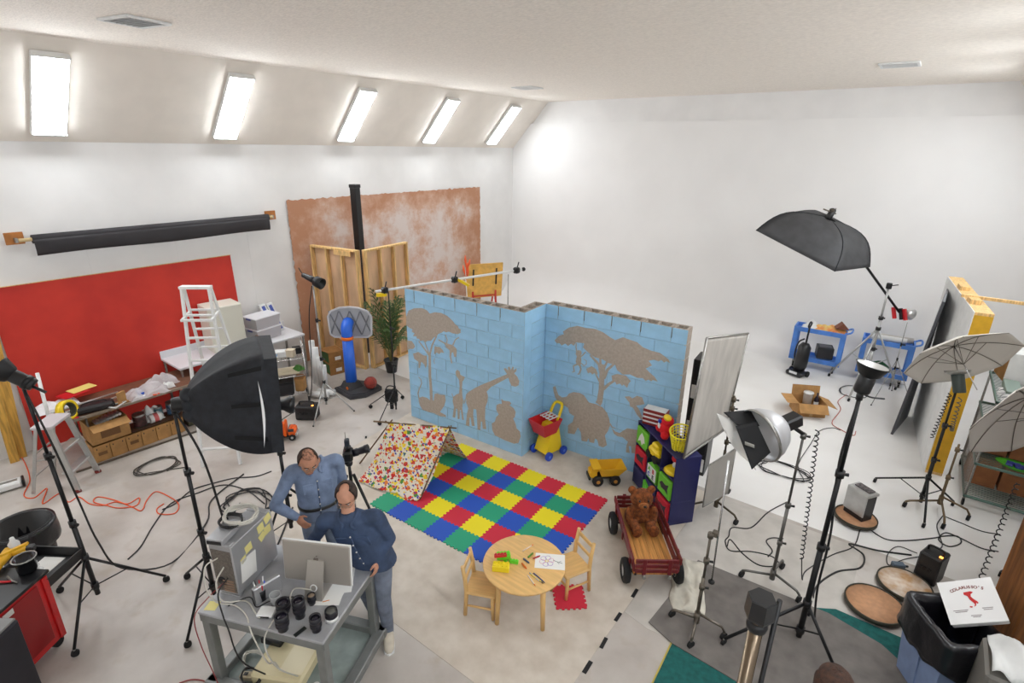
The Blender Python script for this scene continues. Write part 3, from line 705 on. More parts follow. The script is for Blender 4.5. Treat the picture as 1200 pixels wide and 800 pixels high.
# +x points away from the viewer; near end is -x
L2, W2 = .52, .215
for k in range(6): MB().box((0, -W2+.036+k*.0716, .235), (2*L2, .07, .02), b=.003).build('bed_plank', bedw, t)
for s in (-1, 1):
    for z, h in ((.29, .085), (.375, .075)):
        MB().box((0, s*(W2+.012+(z-.29)*.2), z), (2*L2+.02, .018, h), b=.004).build('side_board', maroon, t)
    for x in (-.4, 0, .4): MB().box((x, s*(W2+.032), .32), (.045, .016, .2), Matrix.Translation((0, 0, 0)), b=.003).build('side_stake', maroon, t)
for s in (-1, 1):
    for z in (.265, .325, .385): MB().box((s*(L2+.012), 0, z), (.018, 2*W2+.01, .048), b=.004).build('end_slat', maroon, t)
    for y in (-.13, .13): MB().box((s*(L2+.028), y, .325), (.014, .04, .19), b=.003).build('end_stake', maroon, t)
    MB().box((s*.46, 0, .2), (.06, .44, .05), b=.004).build('bolster', bedw, t)
    MB().cyl((s*.38, -.27, .135), (s*.38, .27, .135), .01, n=8).build('axle', blackp, t)
    mb = MB(); mb.bar((s*.46, 0, .2), (s*.38, 0, .14), .2, .02); mb.bar((s*.5, -.2, .19), (s*.38, -.22, .14), .02, .02); mb.bar((s*.5, .2, .19), (s*.38, .22, .14), .02, .02); mb.build('undercarriage', blackp, t)
    for q in (-1, 1):
        w_ = MB().lathe([(.06, -.035), (.1, -.04), (.125, -.03), (.133, 0), (.125, .03), (.1, .04), (.06, .035)], 28, Matrix.Translation((s*.38, q*.275, .133)) @ Matrix.Rotation(PI/2, 4, 'X')).build('tyre', rubber, t)
        MB().lathe([(0, -.02), (.03, -.03), (.045, -.018), (.066, -.03), (.066, .03), (.045, .018), (.03, .03), (0, .02)], 24, Matrix.Translation((s*.38, q*.275, .133)) @ Matrix.Rotation(PI/2, 4, 'X')).build('wheel_disc', whitep, w_)
for y in (-.13, .13): MB().cyl((-L2-.02, y, .215), (-L2-.06, y, .215), .02, n=10).build('bracket', steel, t)
# bear
fur = mat('bear_fur', (128, 70, 32), .95, var=.35, scale=30, bump=.9, bscale=90)
fur2 = mat('bear_muzzle', (160, 98, 52), .95, var=.25, scale=30, bump=.9, bscale=90)
t = empty('teddy_bear', (-1.93, 5.06, .25), R(-50), 'brown teddy bear sitting in the red wagon', 'teddy bear')
mb = MB()      # faces +x
parts = [((0, 0, .13), (.11, .12, .14)), ((.02, 0, .335), (.115, .13, .115)), ((.0, -.11, .435), (.035, .05, .05)), ((.0, .11, .435), (.035, .05, .05)), ((.17, -.09, .06), (.13, .06, .06)), ((.17, .09, .06), (.13, .06, .06)), ((.28, -.095, .08), (.035, .06, .075)), ((.28, .095, .08), (.035, .06, .075)), ((.07, -.14, .15), (.06, .05, .11)), ((.07, .14, .15), (.06, .05, .11)), ((.1, -.13, .09), (.06, .045, .045)), ((.1, .13, .09), (.06, .045, .045))]
for c, r in parts: mb.ball(c, r, 18, 12)
bo = mb.build('body', fur, t)
def remesh(o, vox, smooth=6, sub=0):
    md = o.modifiers.new('r', 'REMESH'); md.mode = 'VOXEL'; md.voxel_size = vox; md.use_smooth_shade = True
    if smooth:
        s_ = o.modifiers.new('s', 'SMOOTH'); s_.iterations = smooth; s_.factor = .5
    bpy.context.view_layer.update()
    me = bpy.data.meshes.new_from_object(o.evaluated_get(bpy.context.evaluated_depsgraph_get()))
    old = o.data; mats = list(old.materials); o.modifiers.clear(); o.data = me
    me.materials.clear()
    for m in mats: me.materials.append(m)
    for p in me.polygons: p.use_smooth = True
    return o
remesh(bo, .012, 3)
MB().ball((.125, 0, .31), (.045, .06, .045), 16, 10).build('muzzle', fur2, t)
MB().ball((.168, 0, .325), (.012, .02, .014), 10, 8).build('nose', blackp, t)
for s in (-1, 1): MB().ball((.122, s*.05, .365), .013, 10, 8).build('eye', blackp, t)
# ================================================================ stands
def caster(mb_parent, p, r=.03):
    MB().cyl((p[0]-.012, p[1], r), (p[0]+.012, p[1], r), r, n=12).build('caster', rubber, mb_parent)
def light_stand(loc, h, feet, label, hub=.62, low=.28, m=black, lean=(0, 0), casters=True, rp=.016, name='light_stand'):
    """tripod stand; feet = floor points (world xy)"""
    t = empty(name, (*loc, 0), 0, label, 'light stand'); lx, ly = lean
    def ax(z): return Vector((lx*z/h, ly*z/h, z))
    secs = [(low-.1, h*.42, rp*1.35), (h*.40, h*.72, rp*1.1), (h*.70, h, rp*.85)]
    for a, b, r in secs: MB().cyl(ax(a), ax(b), r, n=12).build('pole', m, t)
    for z in (h*.42, h*.72):
        c = MB().cyl(ax(z-.03), ax(z+.03), rp*1.9, n=12).build('collar', blackp, t)
        MB().cyl(ax(z), ax(z)+Vector((.06, .02, 0)), .008, .016, 8).build('knob', blackp, c)
    for z in (hub, low): MB().cyl(ax(z-.03), ax(z+.03), rp*2., n=12).build('leg_hub', blackp, t)
    for fx, fy in feet:
        f = Vector((fx-loc[0], fy-loc[1], .07 if casters else .012)); a = ax(hub)
        lg_ = MB().cyl(a, f, rp*.8, n=8).build('leg', m, t)
        mid = a.lerp(f, .52); MB().tube([ax(low), mid], rp*.4, 6).build('brace', m, t)
        if casters:
            MB().cyl(f, f-Vector((0, 0, .03)), .01, n=8).build('caster_stem', steel, lg_)
            MB().cyl(f+Vector((-.013, .004, -.038)), f+Vector((.013, -.004, -.038)), .032, n=14).build('caster', rubber, lg_)
        else: MB().ball((f.x, f.y, .014), .014, 8, 6).build('rubber_foot', rubber, lg_)
    return t
def cable(name, pts, r, m, label, n=6, cat='cable'):
    return tag(MB().tube(bez(pts, n), r, 6).build(name, m), label, cat)

# stand at the far left with a flash head
lsa = (-5.65, .88)
topA = P(26, 452, 2.4)
light_stand(lsa, 2.4, [(-5.22, .54), (-5.53, 1.41), (-6.21, .69)], 'black rolling light stand at the far left beside the red tool cart', lean=((topA.x-lsa[0])*.95, (topA.y-lsa[1])*.95))
hx = Vector((lsa[0]+(topA.x-lsa[0])*.95, lsa[1]+(topA.y-lsa[1])*.95, 2.4))
t = empty('studio_flash', hx, 0, 'black flash head with round reflector on the far left light stand', 'flash head')
d = (-_right*.7+Vector((0, 0, .6))-_fh*.2).normalized()
Mh = aim((0, 0, .06), d)
MB().lathe([(0, -.1), (.05, -.1), (.055, -.08), (.055, .06), (.05, .07), (0, .07)], 18, Mh).build('body', blackp, t)
MB().lathe([(.052, .06), (.07, .075), (.105, .165), (.108, .172), (.1, .168), (.06, .085), (0, .08)], 24, Mh).build('reflector', black, t)
MB().lathe([(0, .085), (.05, .09), (.098, .17)], 24, Mh).build('reflector_lining', mat('lining', (220, 220, 218), .35, .6), t)
MB().cyl((0, 0, 0), (0, 0, .05), .02, n=10).build('mount', blackp, t)
MB().cyl(-d*.05+Vector((0, 0, .04)), -d*.05+_right*.13-Vector((0, 0, .03)), .012, n=8).build('handle', blackp, t)
MB().lathe([(0, -.02), (.062, -.02), (.062, .02), (0, .02)], 16, aim((0, 0, .06)-d*.02 if False else Vector((0, 0, .06))-d*.05, d)).build('band', black, t)
cable('flash_cable', [hx+Vector((-.02, .0, .0)), hx+Vector((.08, .05, -.5)), Vector((-5.72, .95, 1.2)), Vector((-5.6, .98, .75)), Vector((-5.62, 1.1, .35)), Vector((-5.75, 1.55, .02)), Vector((-6.15, 2.1, .012)), Vector((-6.55, 2.35, .012)), Vector((-6.8, 2.9, .012))], .009, cablem, 'black power cable running from the far left light stand across the floor')

# ---------------------------------------------------------------- red tool cart
e1 = Vector((.57, -.82, 0)).normalized(); e2 = Vector((-e1.y, e1.x, 0))*-1.0    # along the visible face; away from it
c0 = Vector((-5.45, .57, 0))
e2 = Vector((-.82, -.57, 0)).normalized()
ang = math.atan2(e1.y, e1.x)
tcx = c0+e1*.34+e2*.24
t = empty('tool_cart', tcx, ang, 'red metal tool cart at the lower left with a black tray on top', 'tool cart')
redm = mat('tool_red', (190, 24, 26), .35, var=.06, coat=.3)
# local: x along face, y: +y is left of e1 => e2 side is -y?
sgn = 1 if (Vector((-math.sin(ang), math.cos(ang), 0)).dot(e2) > 0) else -1
MB().box((0, 0, .44), (.66, .46, .68), b=.008).build('body', redm, t)
for y in (-sgn*.235,): 
    MB().box((.03, y, .46), (.5, .012, .58), b=.004).build('door', mat('tool_red_dark', (140, 14, 18), .35), t)
    MB().box((-.29, y-sgn*.004, .44), (.05, .02, .66), b=.004).build('frame_strip', redm, t)
    MB().box((.06, y-sgn*.008, .72), (.09, .003, .05)).build('name_plate', mat('plate', (200, 196, 190), .4), t)
MB().box((0, 0, .795), (.7, .5, .03), b=.006).build('top_tray', blackp, t)
for sx in (-1, 1):
    for sy in (-1, 1):
        MB().cyl((sx*.28, sy*.17-.02, .05), (sx*.28, sy*.17+.02, .05), .05, n=14).build('caster', rubber, t)
dr = MB(); taper(dr, (.19, .24), (.2, .25), .64, .74, .012, (-.5, 0), (-.5, 0)); dr.build('side_tray', blackp, t)
def tl_(x, y, z=.811): return tcx+e1*x+Vector((-math.sin(ang), math.cos(ang), 0))*y+Vector((0, 0, z))
t = empty('steel_mug', P(33, 668, .811), 0, 'dark steel mug standing on the red tool cart', 'mug')
MB().lathe([(0, 0), (.065, 0), (.07, .02), (.07, .13), (.075, .135), (.066, .135), (.064, .02), (0, .015)], 22).build('cup', mat('dark_steel', (70, 70, 74), .25, .9), t)
MB().tube([(.085*math.cos(a), .085*math.sin(a), .135) for a in [i*PI/8 for i in range(16)]], .006, 6, closed=True).build('rim', steel, t)
t = empty('yellow_tool', P(6, 660, .811), -.6, 'yellow power tool lying on the red tool cart', 'power tool')
ylw = mat('tool_yellow', (226, 170, 30), .45)
mb = MB(); mb.tube([(-.1, 0, .05), (.12, 0, .06)], [.045, .04], 14); mb.tube([(-.06, 0, .05), (-.1, .12, .04)], [.03, .028], 12); mb.build('body', ylw, t)
MB().cyl((.12, 0, .06), (.19, 0, .062), .02, .012, 10).build('chuck', blackp, t)
MB().box((-.11, .15, .035), (.07, .06, .06), b=.01).build('battery', blackp, t)
t = empty('yellow_level', P(14, 655, .93), 1.0, 'yellow handled bar leaning over the red tool cart', 'tool')
MB().bar((-.14, 0, .03), (.14, 0, .13), .03, .02).build('bar', ylw, t)
t = empty('white_bottle', P(20, 648, .811), 0, 'white plastic bottle on the red tool cart', 'bottle')
MB().lathe([(0, 0), (.04, 0), (.042, .02), (.042, .11), (.02, .14), (.016, .17), (0, .17)], 16).build('bottle_body', whitep, t)
t = empty('pliers', P(14, 682, .811), .4, 'pliers lying on the black top of the red tool cart', 'pliers')
mb = MB(); mb.tube([(-.09, .03, .012), (0, .004, .012), (.06, .0, .012)], [.009, .009, .005], 8); mb.build('jaw', steel, t)
mb = MB(); mb.tube([(-.1, -.035, .012), (-.04, -.02, .012), (0, 0, .012)], [.01, .009, .008], 8); mb.build('handle', redplastic, t)
t = empty('loose_tools', tl_(.2, sgn*.05), 0, 'bunch of dark wrenches on the front of the red tool cart', 'tools')
for k in range(5): MB().bar((-.1+.01*k, -.08+.035*k, .008+.003*k), (.12, -.06+.03*k, .01+.003*k), .016, .008).build('wrench', dsteel, t)
t = tag(MB().box(tl_(-.52, 0, .656), (.2, .26, .004), rz=.6).build('paper_sheet', paper), 'white papers lying in the side tray of the red tool cart', 'paper')
t = empty('plastic_bag', tl_(-.47, sgn*.1, .66), 0, 'clear plastic bag in the side tray of the tool cart', 'plastic bag')
clearp = mat('clear_plastic', (235, 235, 238), .2, alpha=.4)
def crumple(u, v, w, d, h, s): 
    x, y = (u-.5)*w, (v-.5)*d; e = math.sin(PI*u)*math.sin(PI*v); z = h*e**.5*(.6+.6*noise.noise(Vector((u*4+s, v*4, s))))
    return (x+.1*w*noise.noise(Vector((u*3, v*3, s+5))), y+.1*d*noise.noise(Vector((u*3, v*3, s+9))), max(.003, z))
MB().grid(lambda u, v: crumple(u, v, .2, .18, .06, 1.), 14, 14, False).build('film', clearp, t)

# trash can and black box at the lower left
def trash(loc, r, h, label, m, bagm, sq=False):
    t = empty('trash_can', loc, 0, label, 'trash can')
    MB().lathe([(0, 0), (r*.8, 0), (r, h), (r*.97, h), (r*.78, .02), (0, .02)], 24).build('bin', m, t)
    mb = MB()
    def bag(u, v):
        a = u*2*PI; k = noise.noise(Vector((math.cos(a)*3, math.sin(a)*3, v*2)))
        if v < .45: q = v/.45; rr_ = r*1.06+.03*k*(1-q)+.02; z = h-.22+.23*q+.03*k*(1-q)
        else: q = (v-.45)/.55; rr_ = r*(1.0-.12*q)+.01*k; z = h+.02-.35*q
        return (rr_*math.cos(a), rr_*math.sin(a), z)
    mb.grid(bag, 36, 14); mb.build('bag_liner', bagm, t, solid=.002)
    return t
bagm = mat('black_bag', (24, 23, 27), .28, bump=.5, bscale=14)
trash((-6.65, .62, 0), .24, .66, 'black trash can with a black liner at the left edge', blackp, bagm)
t = empty('equipment_case', (-4.98, -.05, 0), R(38), 'black equipment case with a grey top at the lower left corner', 'case')
MB().box((0, 0, .41), (.42, .5, .82), b=.015).build('case_body', mat('case_black', (30, 28, 36), .55, var=.1), t)
MB().box((0, 0, .83), (.4, .48, .02), b=.006).build('lid', mat('case_lid', (120, 118, 116), .5), t)
t = empty('tube_lamp_housing', (-8.88, .78, 0), R(80), 'white lamp housing with a black end lying on the floor at the left edge', 'lamp housing')
MB().box((-.05, 0, .06), (.5, .16, .09), b=.02).build('housing', whitep, t)
MB().box((.21, 0, .06), (.03, .17, .1), b=.01).build('end_cap', blackp, t)
MB().box((-.05, 0, .108), (.42, .05, .006)).build('slot', steel, t)

# ---------------------------------------------------------------- wall things
t = empty('backdrop_roll', (XL+.14, 1.95, 3.05), 0, 'long roll of black backdrop paper hung high on the left wall', 'backdrop roll')
rollm = mat('black_seamless', (44, 41, 44), .7, var=.06, scale=3)
MB().cyl((0, .0, 0), (0, 3.42, 0), .06, n=20).build('roll', rollm, t)
MB().cyl((0, -.14, 0), (0, 3.5, 0), .025, n=12).build('core', mat('core_card', (200, 176, 130), .8), t)
MB().grid(lambda u, v: (.06-.03*v+.03*math.sin(v*2), .0+3.4*u, -.0-.22*v+.01*math.sin(u*9)*v), 20, 6).build('hanging_edge', rollm, t, solid=.003)
for y in (-.16, 3.52):
    b_ = MB().box((-.1, y, .02), (.03, .2, .16), b=.003).build('wall_plate', mat('plywood_orange', (176, 112, 54), .7, var=.1), t)
    MB().bar((-.1, y, 0), (0, y, 0), .03, .06).build('hook', steel, b_)
t = empty('red_plywood_backdrop', (XL+.06, 1.35, 0), 0, 'big red painted plywood panel leaning on the left wall', 'panel')
redp = mat('red_paint', (212, 54, 38), .6, c2=(196, 44, 32), scale=2.2, detail=6)
Mx = Matrix.Rotation(R(-1.2), 4, 'Y')
MB().box((.0, 1.64, 1.22), (.014, 3.28, 2.44), Mx, b=.002).build('plywood_sheet', redp, t)
MB().box((.012, 1.64, 2.441), (.03, 3.28, .006), Mx).build('top_edge', pine, t)
t = tag(MB().bar((XL+.12, 1.14, .0), (XL+.1, 1.28, 2.2), .14, .05, (1, 0, 0)).build('timber', mat('timber_yellow', (206, 158, 70), .6, var=.15, scale=6, stretch=(6, 6, .6))), 'upright yellow timber leaning at the left end of the red panel', 'timber')
t = tag(MB().bar((XL+.2, 1.06, .0), (XL+.12, 1.1, 1.0), .1, .04, (1, 0, 0)).build('timber', MATS['timber_yellow']), 'shorter timber offcut standing against the tall yellow timber', 'timber')

def backdropm():
    m = mat('brown_mottle', (190, 140, 110), .9); nt = m.node_tree; L = nt.links.new; b = nt.nodes['Principled BSDF']
    tc = nt.nodes.new('ShaderNodeTexCoord')
    def nz(s, d, o=0):
        n = nt.nodes.new('ShaderNodeTexNoise'); n.inputs['Scale'].default_value = s; n.inputs['Detail'].default_value = d; n.inputs['Roughness'].default_value = .7
        mp = nt.nodes.new('ShaderNodeMapping'); mp.inputs['Location'].default_value = (o, o, o); L(tc.outputs['Object'], mp.inputs[0]); L(mp.outputs[0], n.inputs['Vector']); return n.outputs['Fac']
    r1 = nt.nodes.new('ShaderNodeValToRGB'); cr_ = r1.color_ramp
    cr_.elements[0].position = .34; cr_.elements[0].color = (*lin((184, 134, 104)), 1); cr_.elements[1].position = .66; cr_.elements[1].color = (*lin((216, 203, 196)), 1)
    e = cr_.elements.new(.5); e.color = (*lin((202, 164, 142)), 1)
    # lighter middle, browner painted border
    sp = nt.nodes.new('ShaderNodeSeparateXYZ'); L(tc.outputs['Object'], sp.inputs[0])
    def bell(o, c, w):
        a = nt.nodes.new('ShaderNodeMath'); a.operation = 'SUBTRACT'; L(o, a.inputs[0]); a.inputs[1].default_value = c
        b2 = nt.nodes.new('ShaderNodeMath'); b2.operation = 'ABSOLUTE'; L(a.outputs[0], b2.inputs[0])
        m2 = nt.nodes.new('ShaderNodeMapRange'); m2.inputs[1].default_value = w*.6; m2.inputs[2].default_value = w; m2.inputs[3].default_value = .1; m2.inputs[4].default_value = -.16
        L(b2.outputs[0], m2.inputs[0]); return m2.outputs[0]
    s1 = bell(sp.outputs['Y'], 2.9, 2.8); s2 = bell(sp.outputs['Z'], 1.6, 1.75)
    mn = nt.nodes.new('ShaderNodeMath'); mn.operation = 'MINIMUM'; L(s1, mn.inputs[0]); L(s2, mn.inputs[1])
    ad = nt.nodes.new('ShaderNodeMath'); ad.operation = 'ADD'; L(nz(1.6, 9), ad.inputs[0]); L(mn.outputs[0], ad.inputs[1])
    L(ad.outputs[0], r1.inputs[0]); L(r1.outputs[0], b.inputs['Base Color'])
    return m
def bd(u, v):
    y = 5.68*u; z = 3.3*v; k = noise.noise(Vector((u*60, v*40, 3)))*.035
    if u in (0, 1) : y += k
    if v == 1: z += k
    return (0, y, z)
t = empty('painted_backdrop', (XL+.025, 5.84, .01), 0, 'mottled brown and pink backdrop painted canvas on the left wall', 'backdrop')
MB().grid(bd, 120, 70, False).build('canvas', backdropm(), t, solid=.004)

# stud flats
def flat(loc, rz, L, label, nst):
    t = empty('stud_flat', loc, rz, label, 'stud wall')
    MB().box((L/2, .052, 1.22), (L, .012, 2.43)).build('plywood', mat('plywood', (212, 174, 138), .7, var=.12, scale=4, stretch=(1, 1, .3)), t)
    MB().box((L/2, 0, .02), (L, .09, .038), b=.003).build('bottom_plate', pine, t)
    MB().box((L/2, 0, 2.42), (L, .09, .038), b=.003).build('top_plate', pine, t)
    for k in range(nst):
        x = .02+(L-.04)*k/(nst-1); MB().box((x, 0, 1.22), (.04, .088, 2.36), b=.003).build('stud', pine, t)
    return t
flat((-9.72, 6.2, 0), math.atan2(.2, 1.2), 1.22, 'bare wooden stud wall section on the left of the corner by the palm', 4)
t = flat((-8.46, 6.5, 0), R(96), 1.2, 'bare wooden stud wall section on the right, behind the potted palm', 4)
for ch in kids(t):
    if ch.name.startswith('plywood'): ch.location.y = 0
MB().box((.12, -.055, 2.36), (.42, .02, .09)).build('cleat', pine, [o for o in COL.objects if o.name == 'stud_flat'][0]).location = (.75, 0, 0)
t = empty('black_post', (-9.3, 7.05, 0), R(10), 'tall black square post rising behind the stud walls', 'post')
MB().box((0, 0, 1.76), (.15, .15, 3.52), b=.01).build('shaft', blackp, t); MB().box((0, 0, 3.55), (.17, .17, .07), b=.01).build('cap', blackp, t)

# palm
t = empty('potted_palm', (-8.02, 6.62, 0), 0, 'green potted palm standing in front of the stud walls', 'plant')
MB().lathe([(0, 0), (.1, 0), (.135, .24), (.145, .25), (.145, .27), (.13, .27), (.12, .23), (0, .22)], 22).build('pot', mat('pot_dark', (40, 42, 44), .5), t)
leafm = mat('palm_leaf', (70, 98, 48), .5, var=.25, scale=6); stemm = mat('palm_stem', (120, 112, 62), .6)
rng = random.Random(3)
def frond(base, az, L, rise, droop):
    pts = []
    for i in range(13):
        s = i/12; rr_ = L*.62*s**1.25; z = base+rise*s-droop*s**3
        pts.append(Vector((rr_*math.cos(az), rr_*math.sin(az), z)))
    fr = MB().tube(pts, [.009*(1-.75*i/12) for i in range(13)], 5).build('frond', stemm, t)
    mb = MB()
    for i in range(3, 13):
        p = pts[i]; tn = (pts[min(i+1, 12)]-pts[i-1]).normalized(); sd = tn.cross(Vector((0, 0, 1))).normalized(); up_ = sd.cross(tn)
        for s in (-1, 1):
            for off in (0, .5):
                ll = .25*math.sin(PI*min(.97, (i-2+off)/11.5))**.6; q = p+tn*off*.06
                a = q; b = q+(tn*.75+sd*s*.6+up_*.1).normalized()*ll*.5; c = q+(tn*.8+sd*s*.5-Vector((0, 0, .45))).normalized()*ll
                wv = up_.cross((b-a).normalized()).normalized()*.013
                mb.add([a-wv*.4, a+wv*.4, b+wv, b-wv, c], [(0, 1, 2, 3), (3, 2, 4)])
    mb.build('leaflets', leafm, fr)
for k in range(15):
    az = k*2.4+rng.uniform(-.2, .2); low = k/15
    frond(.2, az, rng.uniform(.7, 1.0)*(.6+.5*low), rng.uniform(1.35, 1.75)*(1.05-.42*low), rng.uniform(.1, .25)+.35*low)

# ---------------------------------------------------------------- flash on silver stand with its power pack
light_stand((-7.6, 4.8), 2.25, [(-7.17, 5.04), (-7.24, 4.29), (-8.05, 4.95)], 'silver light stand with a flash head before the brown backdrop', hub=.52, low=.2, m=alu, casters=False, rp=.014)
t = empty('studio_flash', (-7.6, 4.8, 2.25), 0, 'black flash head pointing right on the silver light stand', 'flash head')
d = (_right*.8-_fh*.35-Vector((0, 0, .25))).normalized(); Mh = aim((0, 0, .05), d)
MB().lathe([(0, -.2), (.035, -.2), (.04, -.18), (.05, -.02), (.05, .06), (0, .06)], 16, Mh).build('body', blackp, t)
MB().lathe([(.05, .04), (.085, .07), (.09, .2), (.085, .2), (.075, .09), (0, .08)], 20, Mh).build('reflector', black, t)
MB().cyl((0, 0, 0), (0, 0, .05), .02, n=10).build('mount', steel, t)
MB().tube(bez([Vector((0, 0, .05))-d*.18, Vector((0, 0, .1))-d*.24, Vector((0, 0, .14))-d*.27], 4), .008, 6).build('plug', blackp, t)
def pack(loc, rz, label, s=(.3, .2, .22), led=True):
    t = empty('power_pack', loc, rz, label, 'power pack')
    MB().box((0, 0, s[2]/2+.01), s, b=.015).build('case', mat('pack_black', (28, 28, 30), .45), t)
    MB().tube(bez([(-s[0]*.35, 0, s[2]), (-s[0]*.3, 0, s[2]+.06), (s[0]*.3, 0, s[2]+.06), (s[0]*.35, 0, s[2])], 4), .012, 8).build('handle', blackp, t)
    mb = MB()
    for k in range(3): mb.cyl((-s[0]*.3+k*s[0]*.2, -s[1]/2, s[2]*.55), (-s[0]*.3+k*s[0]*.2, -s[1]/2-.012, s[2]*.55), .02, n=10)
    mb.build('sockets', black, t)
    if led: MB().box((s[0]*.33, -s[1]*.2, s[2]+.014), (.03, .025, .012), b=.003).build('pilot_lamp', mat('orange_lamp', (255, 150, 60), .4, emit=4.), t)
    return t
pack((-7.58, 4.42, 0), YAW, 'black power pack with an orange light at the foot of the silver stand', (.34, .22, .24))
cable('flash_cable', [(-7.6, 4.78, 2.2), (-7.68, 4.72, 1.7), (-7.7, 4.68, 1.0), (-7.66, 4.6, .5), (-7.6, 4.5, .29)], .008, cablem, 'black cable hanging from the flash on the silver stand')
cable('floor_cable', [(-7.7, 4.3, .15), (-7.85, 4.12, .01), (-7.7, 3.9, .008), (-7.4, 3.7, .008)], .007, cablem, 'thin black cable on the floor behind the orange toy truck')

# cardboard boxes with green print
t = empty('carton', (-8.93, 5.9, 0), R(-12), 'brown carton with a green side, lower of two below the stud wall', 'box', 'cartons by the stud wall')
def carton(t, s, z0, green=True):
    MB().box((0, 0, z0+s[2]/2), s, b=.004).build('box_body', card2, t)
    if green: MB().box((-.0, -s[1]/2-.0015, z0+s[2]/2), (s[0]*.92, .003, s[2]*.8)).build('green_panel', mat('green_print', (64, 96, 48), .7), t)
    MB().box((s[0]/2+.0015, s[1]*.1, z0+s[2]*.4), (.003, s[1]*.4, s[2]*.3)).build('address_label', paper, t)
carton(t, (.36, .3, .24), 0)
t = empty('carton', (-8.93, 5.9, .242), R(-12), 'open brown carton with a green side, upper of two below the stud wall', 'box', 'cartons by the stud wall')
carton(t, (.36, .3, .24), 0)
for sy, a in ((1, 60), (-1, 30)): MB().box((0, .075, 0), (.36, .15, .004), Matrix.Translation((0, sy*.15, .245)) @ Matrix.Rotation(PI*(sy < 0), 4, 'Z') @ Matrix.Rotation(R(a), 4, 'X')).build('flap', card2, t)
# ================================================================ ladders
def rail(name, a, b, w, h, m, t, up=(0, 0, 1)): return MB().bar(a, b, w, h, up).build(name, m, t)
# small aluminium stepladder
F1, F2 = Vector((-8.09, 1.37, .02)), Vector((-8.42, 1.69, .02)); B1, B2 = Vector((-8.47, 1.0, .02)), Vector((-8.78, 1.30, .02))
o0 = (F1+F2+B1+B2)/4; o0.z = 0
t = empty('stepladder', o0, 0, 'small aluminium stepladder with three treads by the brown table', 'ladder')
wdir = (F1-F2).normalized(); tc_ = (F1+F2)*.36+(B1+B2)*.14; 
H = .93; T1 = tc_+wdir*.17; T2 = tc_-wdir*.17; T1.z = T2.z = H
bk = (B1-F1).normalized()*.16
for a, b in ((F1, T1), (F2, T2)):
    rl_ = rail('front_rail', a-o0, b-o0, .03, .065, alu, t, up=wdir.cross(Vector((0, 0, 1)))); MB().box((a-o0)+Vector((0, 0, 0)), (.05, .07, .04), b=.006).build('rubber_foot', mat('foot_red', (120, 40, 36), .7), rl_)
for a, b in ((B1, T1+bk), (B2, T2+bk)): rail('rear_rail', a-o0, b-o0+Vector((0, 0, -.02)), .022, .035, alu, t)
for k in (.28, .60):
    a, b = F1.lerp(T1, k), F2.lerp(T2, k); c_ = (a+b)/2-o0+bk*.25
    MB().box((0, 0, 0), ((a-b).length, .12, .03), Matrix.Translation(c_) @ Matrix.Rotation(math.atan2(wdir.y, wdir.x), 4, 'Z'), b=.004).build('tread', alu, t)
MB().box((0, 0, 0), (.4, .24, .04), Matrix.Translation((T1+T2)/2-o0+bk*.5) @ Matrix.Rotation(math.atan2(wdir.y, wdir.x), 4, 'Z'), b=.006).build('top_step', mat('step_grey', (196, 190, 192), .5), t)
for k in (.25, .6): rail('rear_brace', B1.lerp(T1+bk, k)-o0, B2.lerp(T2+bk, k)-o0, .016, .016, alu, t)
rail('spreader', F1.lerp(T1, .55)-o0, B1.lerp(T1+bk, .5)-o0, .012, .02, alu, t)
# tall white ladder
F1, F2 = Vector((-7.42, 2.64, .01)), Vector((-7.08, 3.0, .01)); B1, B2 = Vector((-8.42, 3.36, .01)), Vector((-8.1, 3.8, .01))
T1, T2 = P(212.5, 337, 2.45), P(244.5, 337, 2.45)
o0 = (F1+F2+B1+B2)/4; o0.z = 0
t = empty('tall_ladder', o0, 0, 'tall white wooden stepladder standing behind the large black softbox', 'ladder')
wd_ = (F1-F2).normalized(); bk = ((B1-F1).normalized())*.1
for a, b in ((F1, T1), (F2, T2)): rail('front_stile', a-o0, b-o0, .03, .05, whitep, t, up=wd_.cross(Vector((0, 0, 1))))
for a, b in ((B1, T1+bk), (B2, T2+bk)): rail('rear_stile', a-o0, b-o0, .025, .04, whitep, t)
for k in range(7):
    s = .1+k*.125; a, b = F1.lerp(T1, s)-o0, F2.lerp(T2, s)-o0; MB().bar(a, b, .05, .022).build('step', whitep, t)
    a, b = B1.lerp(T1+bk, s)-o0, B2.lerp(T2+bk, s)-o0; MB().bar(a, b, .03, .025).build('rear_rung', whitep, t)
a, b = (T1+bk*.3-o0), (T2+bk*.3-o0); MB().bar(a+(a-b)*.06, b+(b-a)*.06, .11, .035).build('top_cap', whitep, t)
s = .84; a, b = F1.lerp(T1, s)-o0, F2.lerp(T2, s)-o0; fo = -bk.normalized()
for p0_, p1_ in ((a, b), (a+fo*.02, B1.lerp(T1+bk, s)-o0), (b+fo*.02, B2.lerp(T2+bk, s)-o0)): rail('paint_shelf_rail', p0_+fo*.16, p1_+fo*.16 if p1_ == b else p1_, .03, .03, whitep, t)

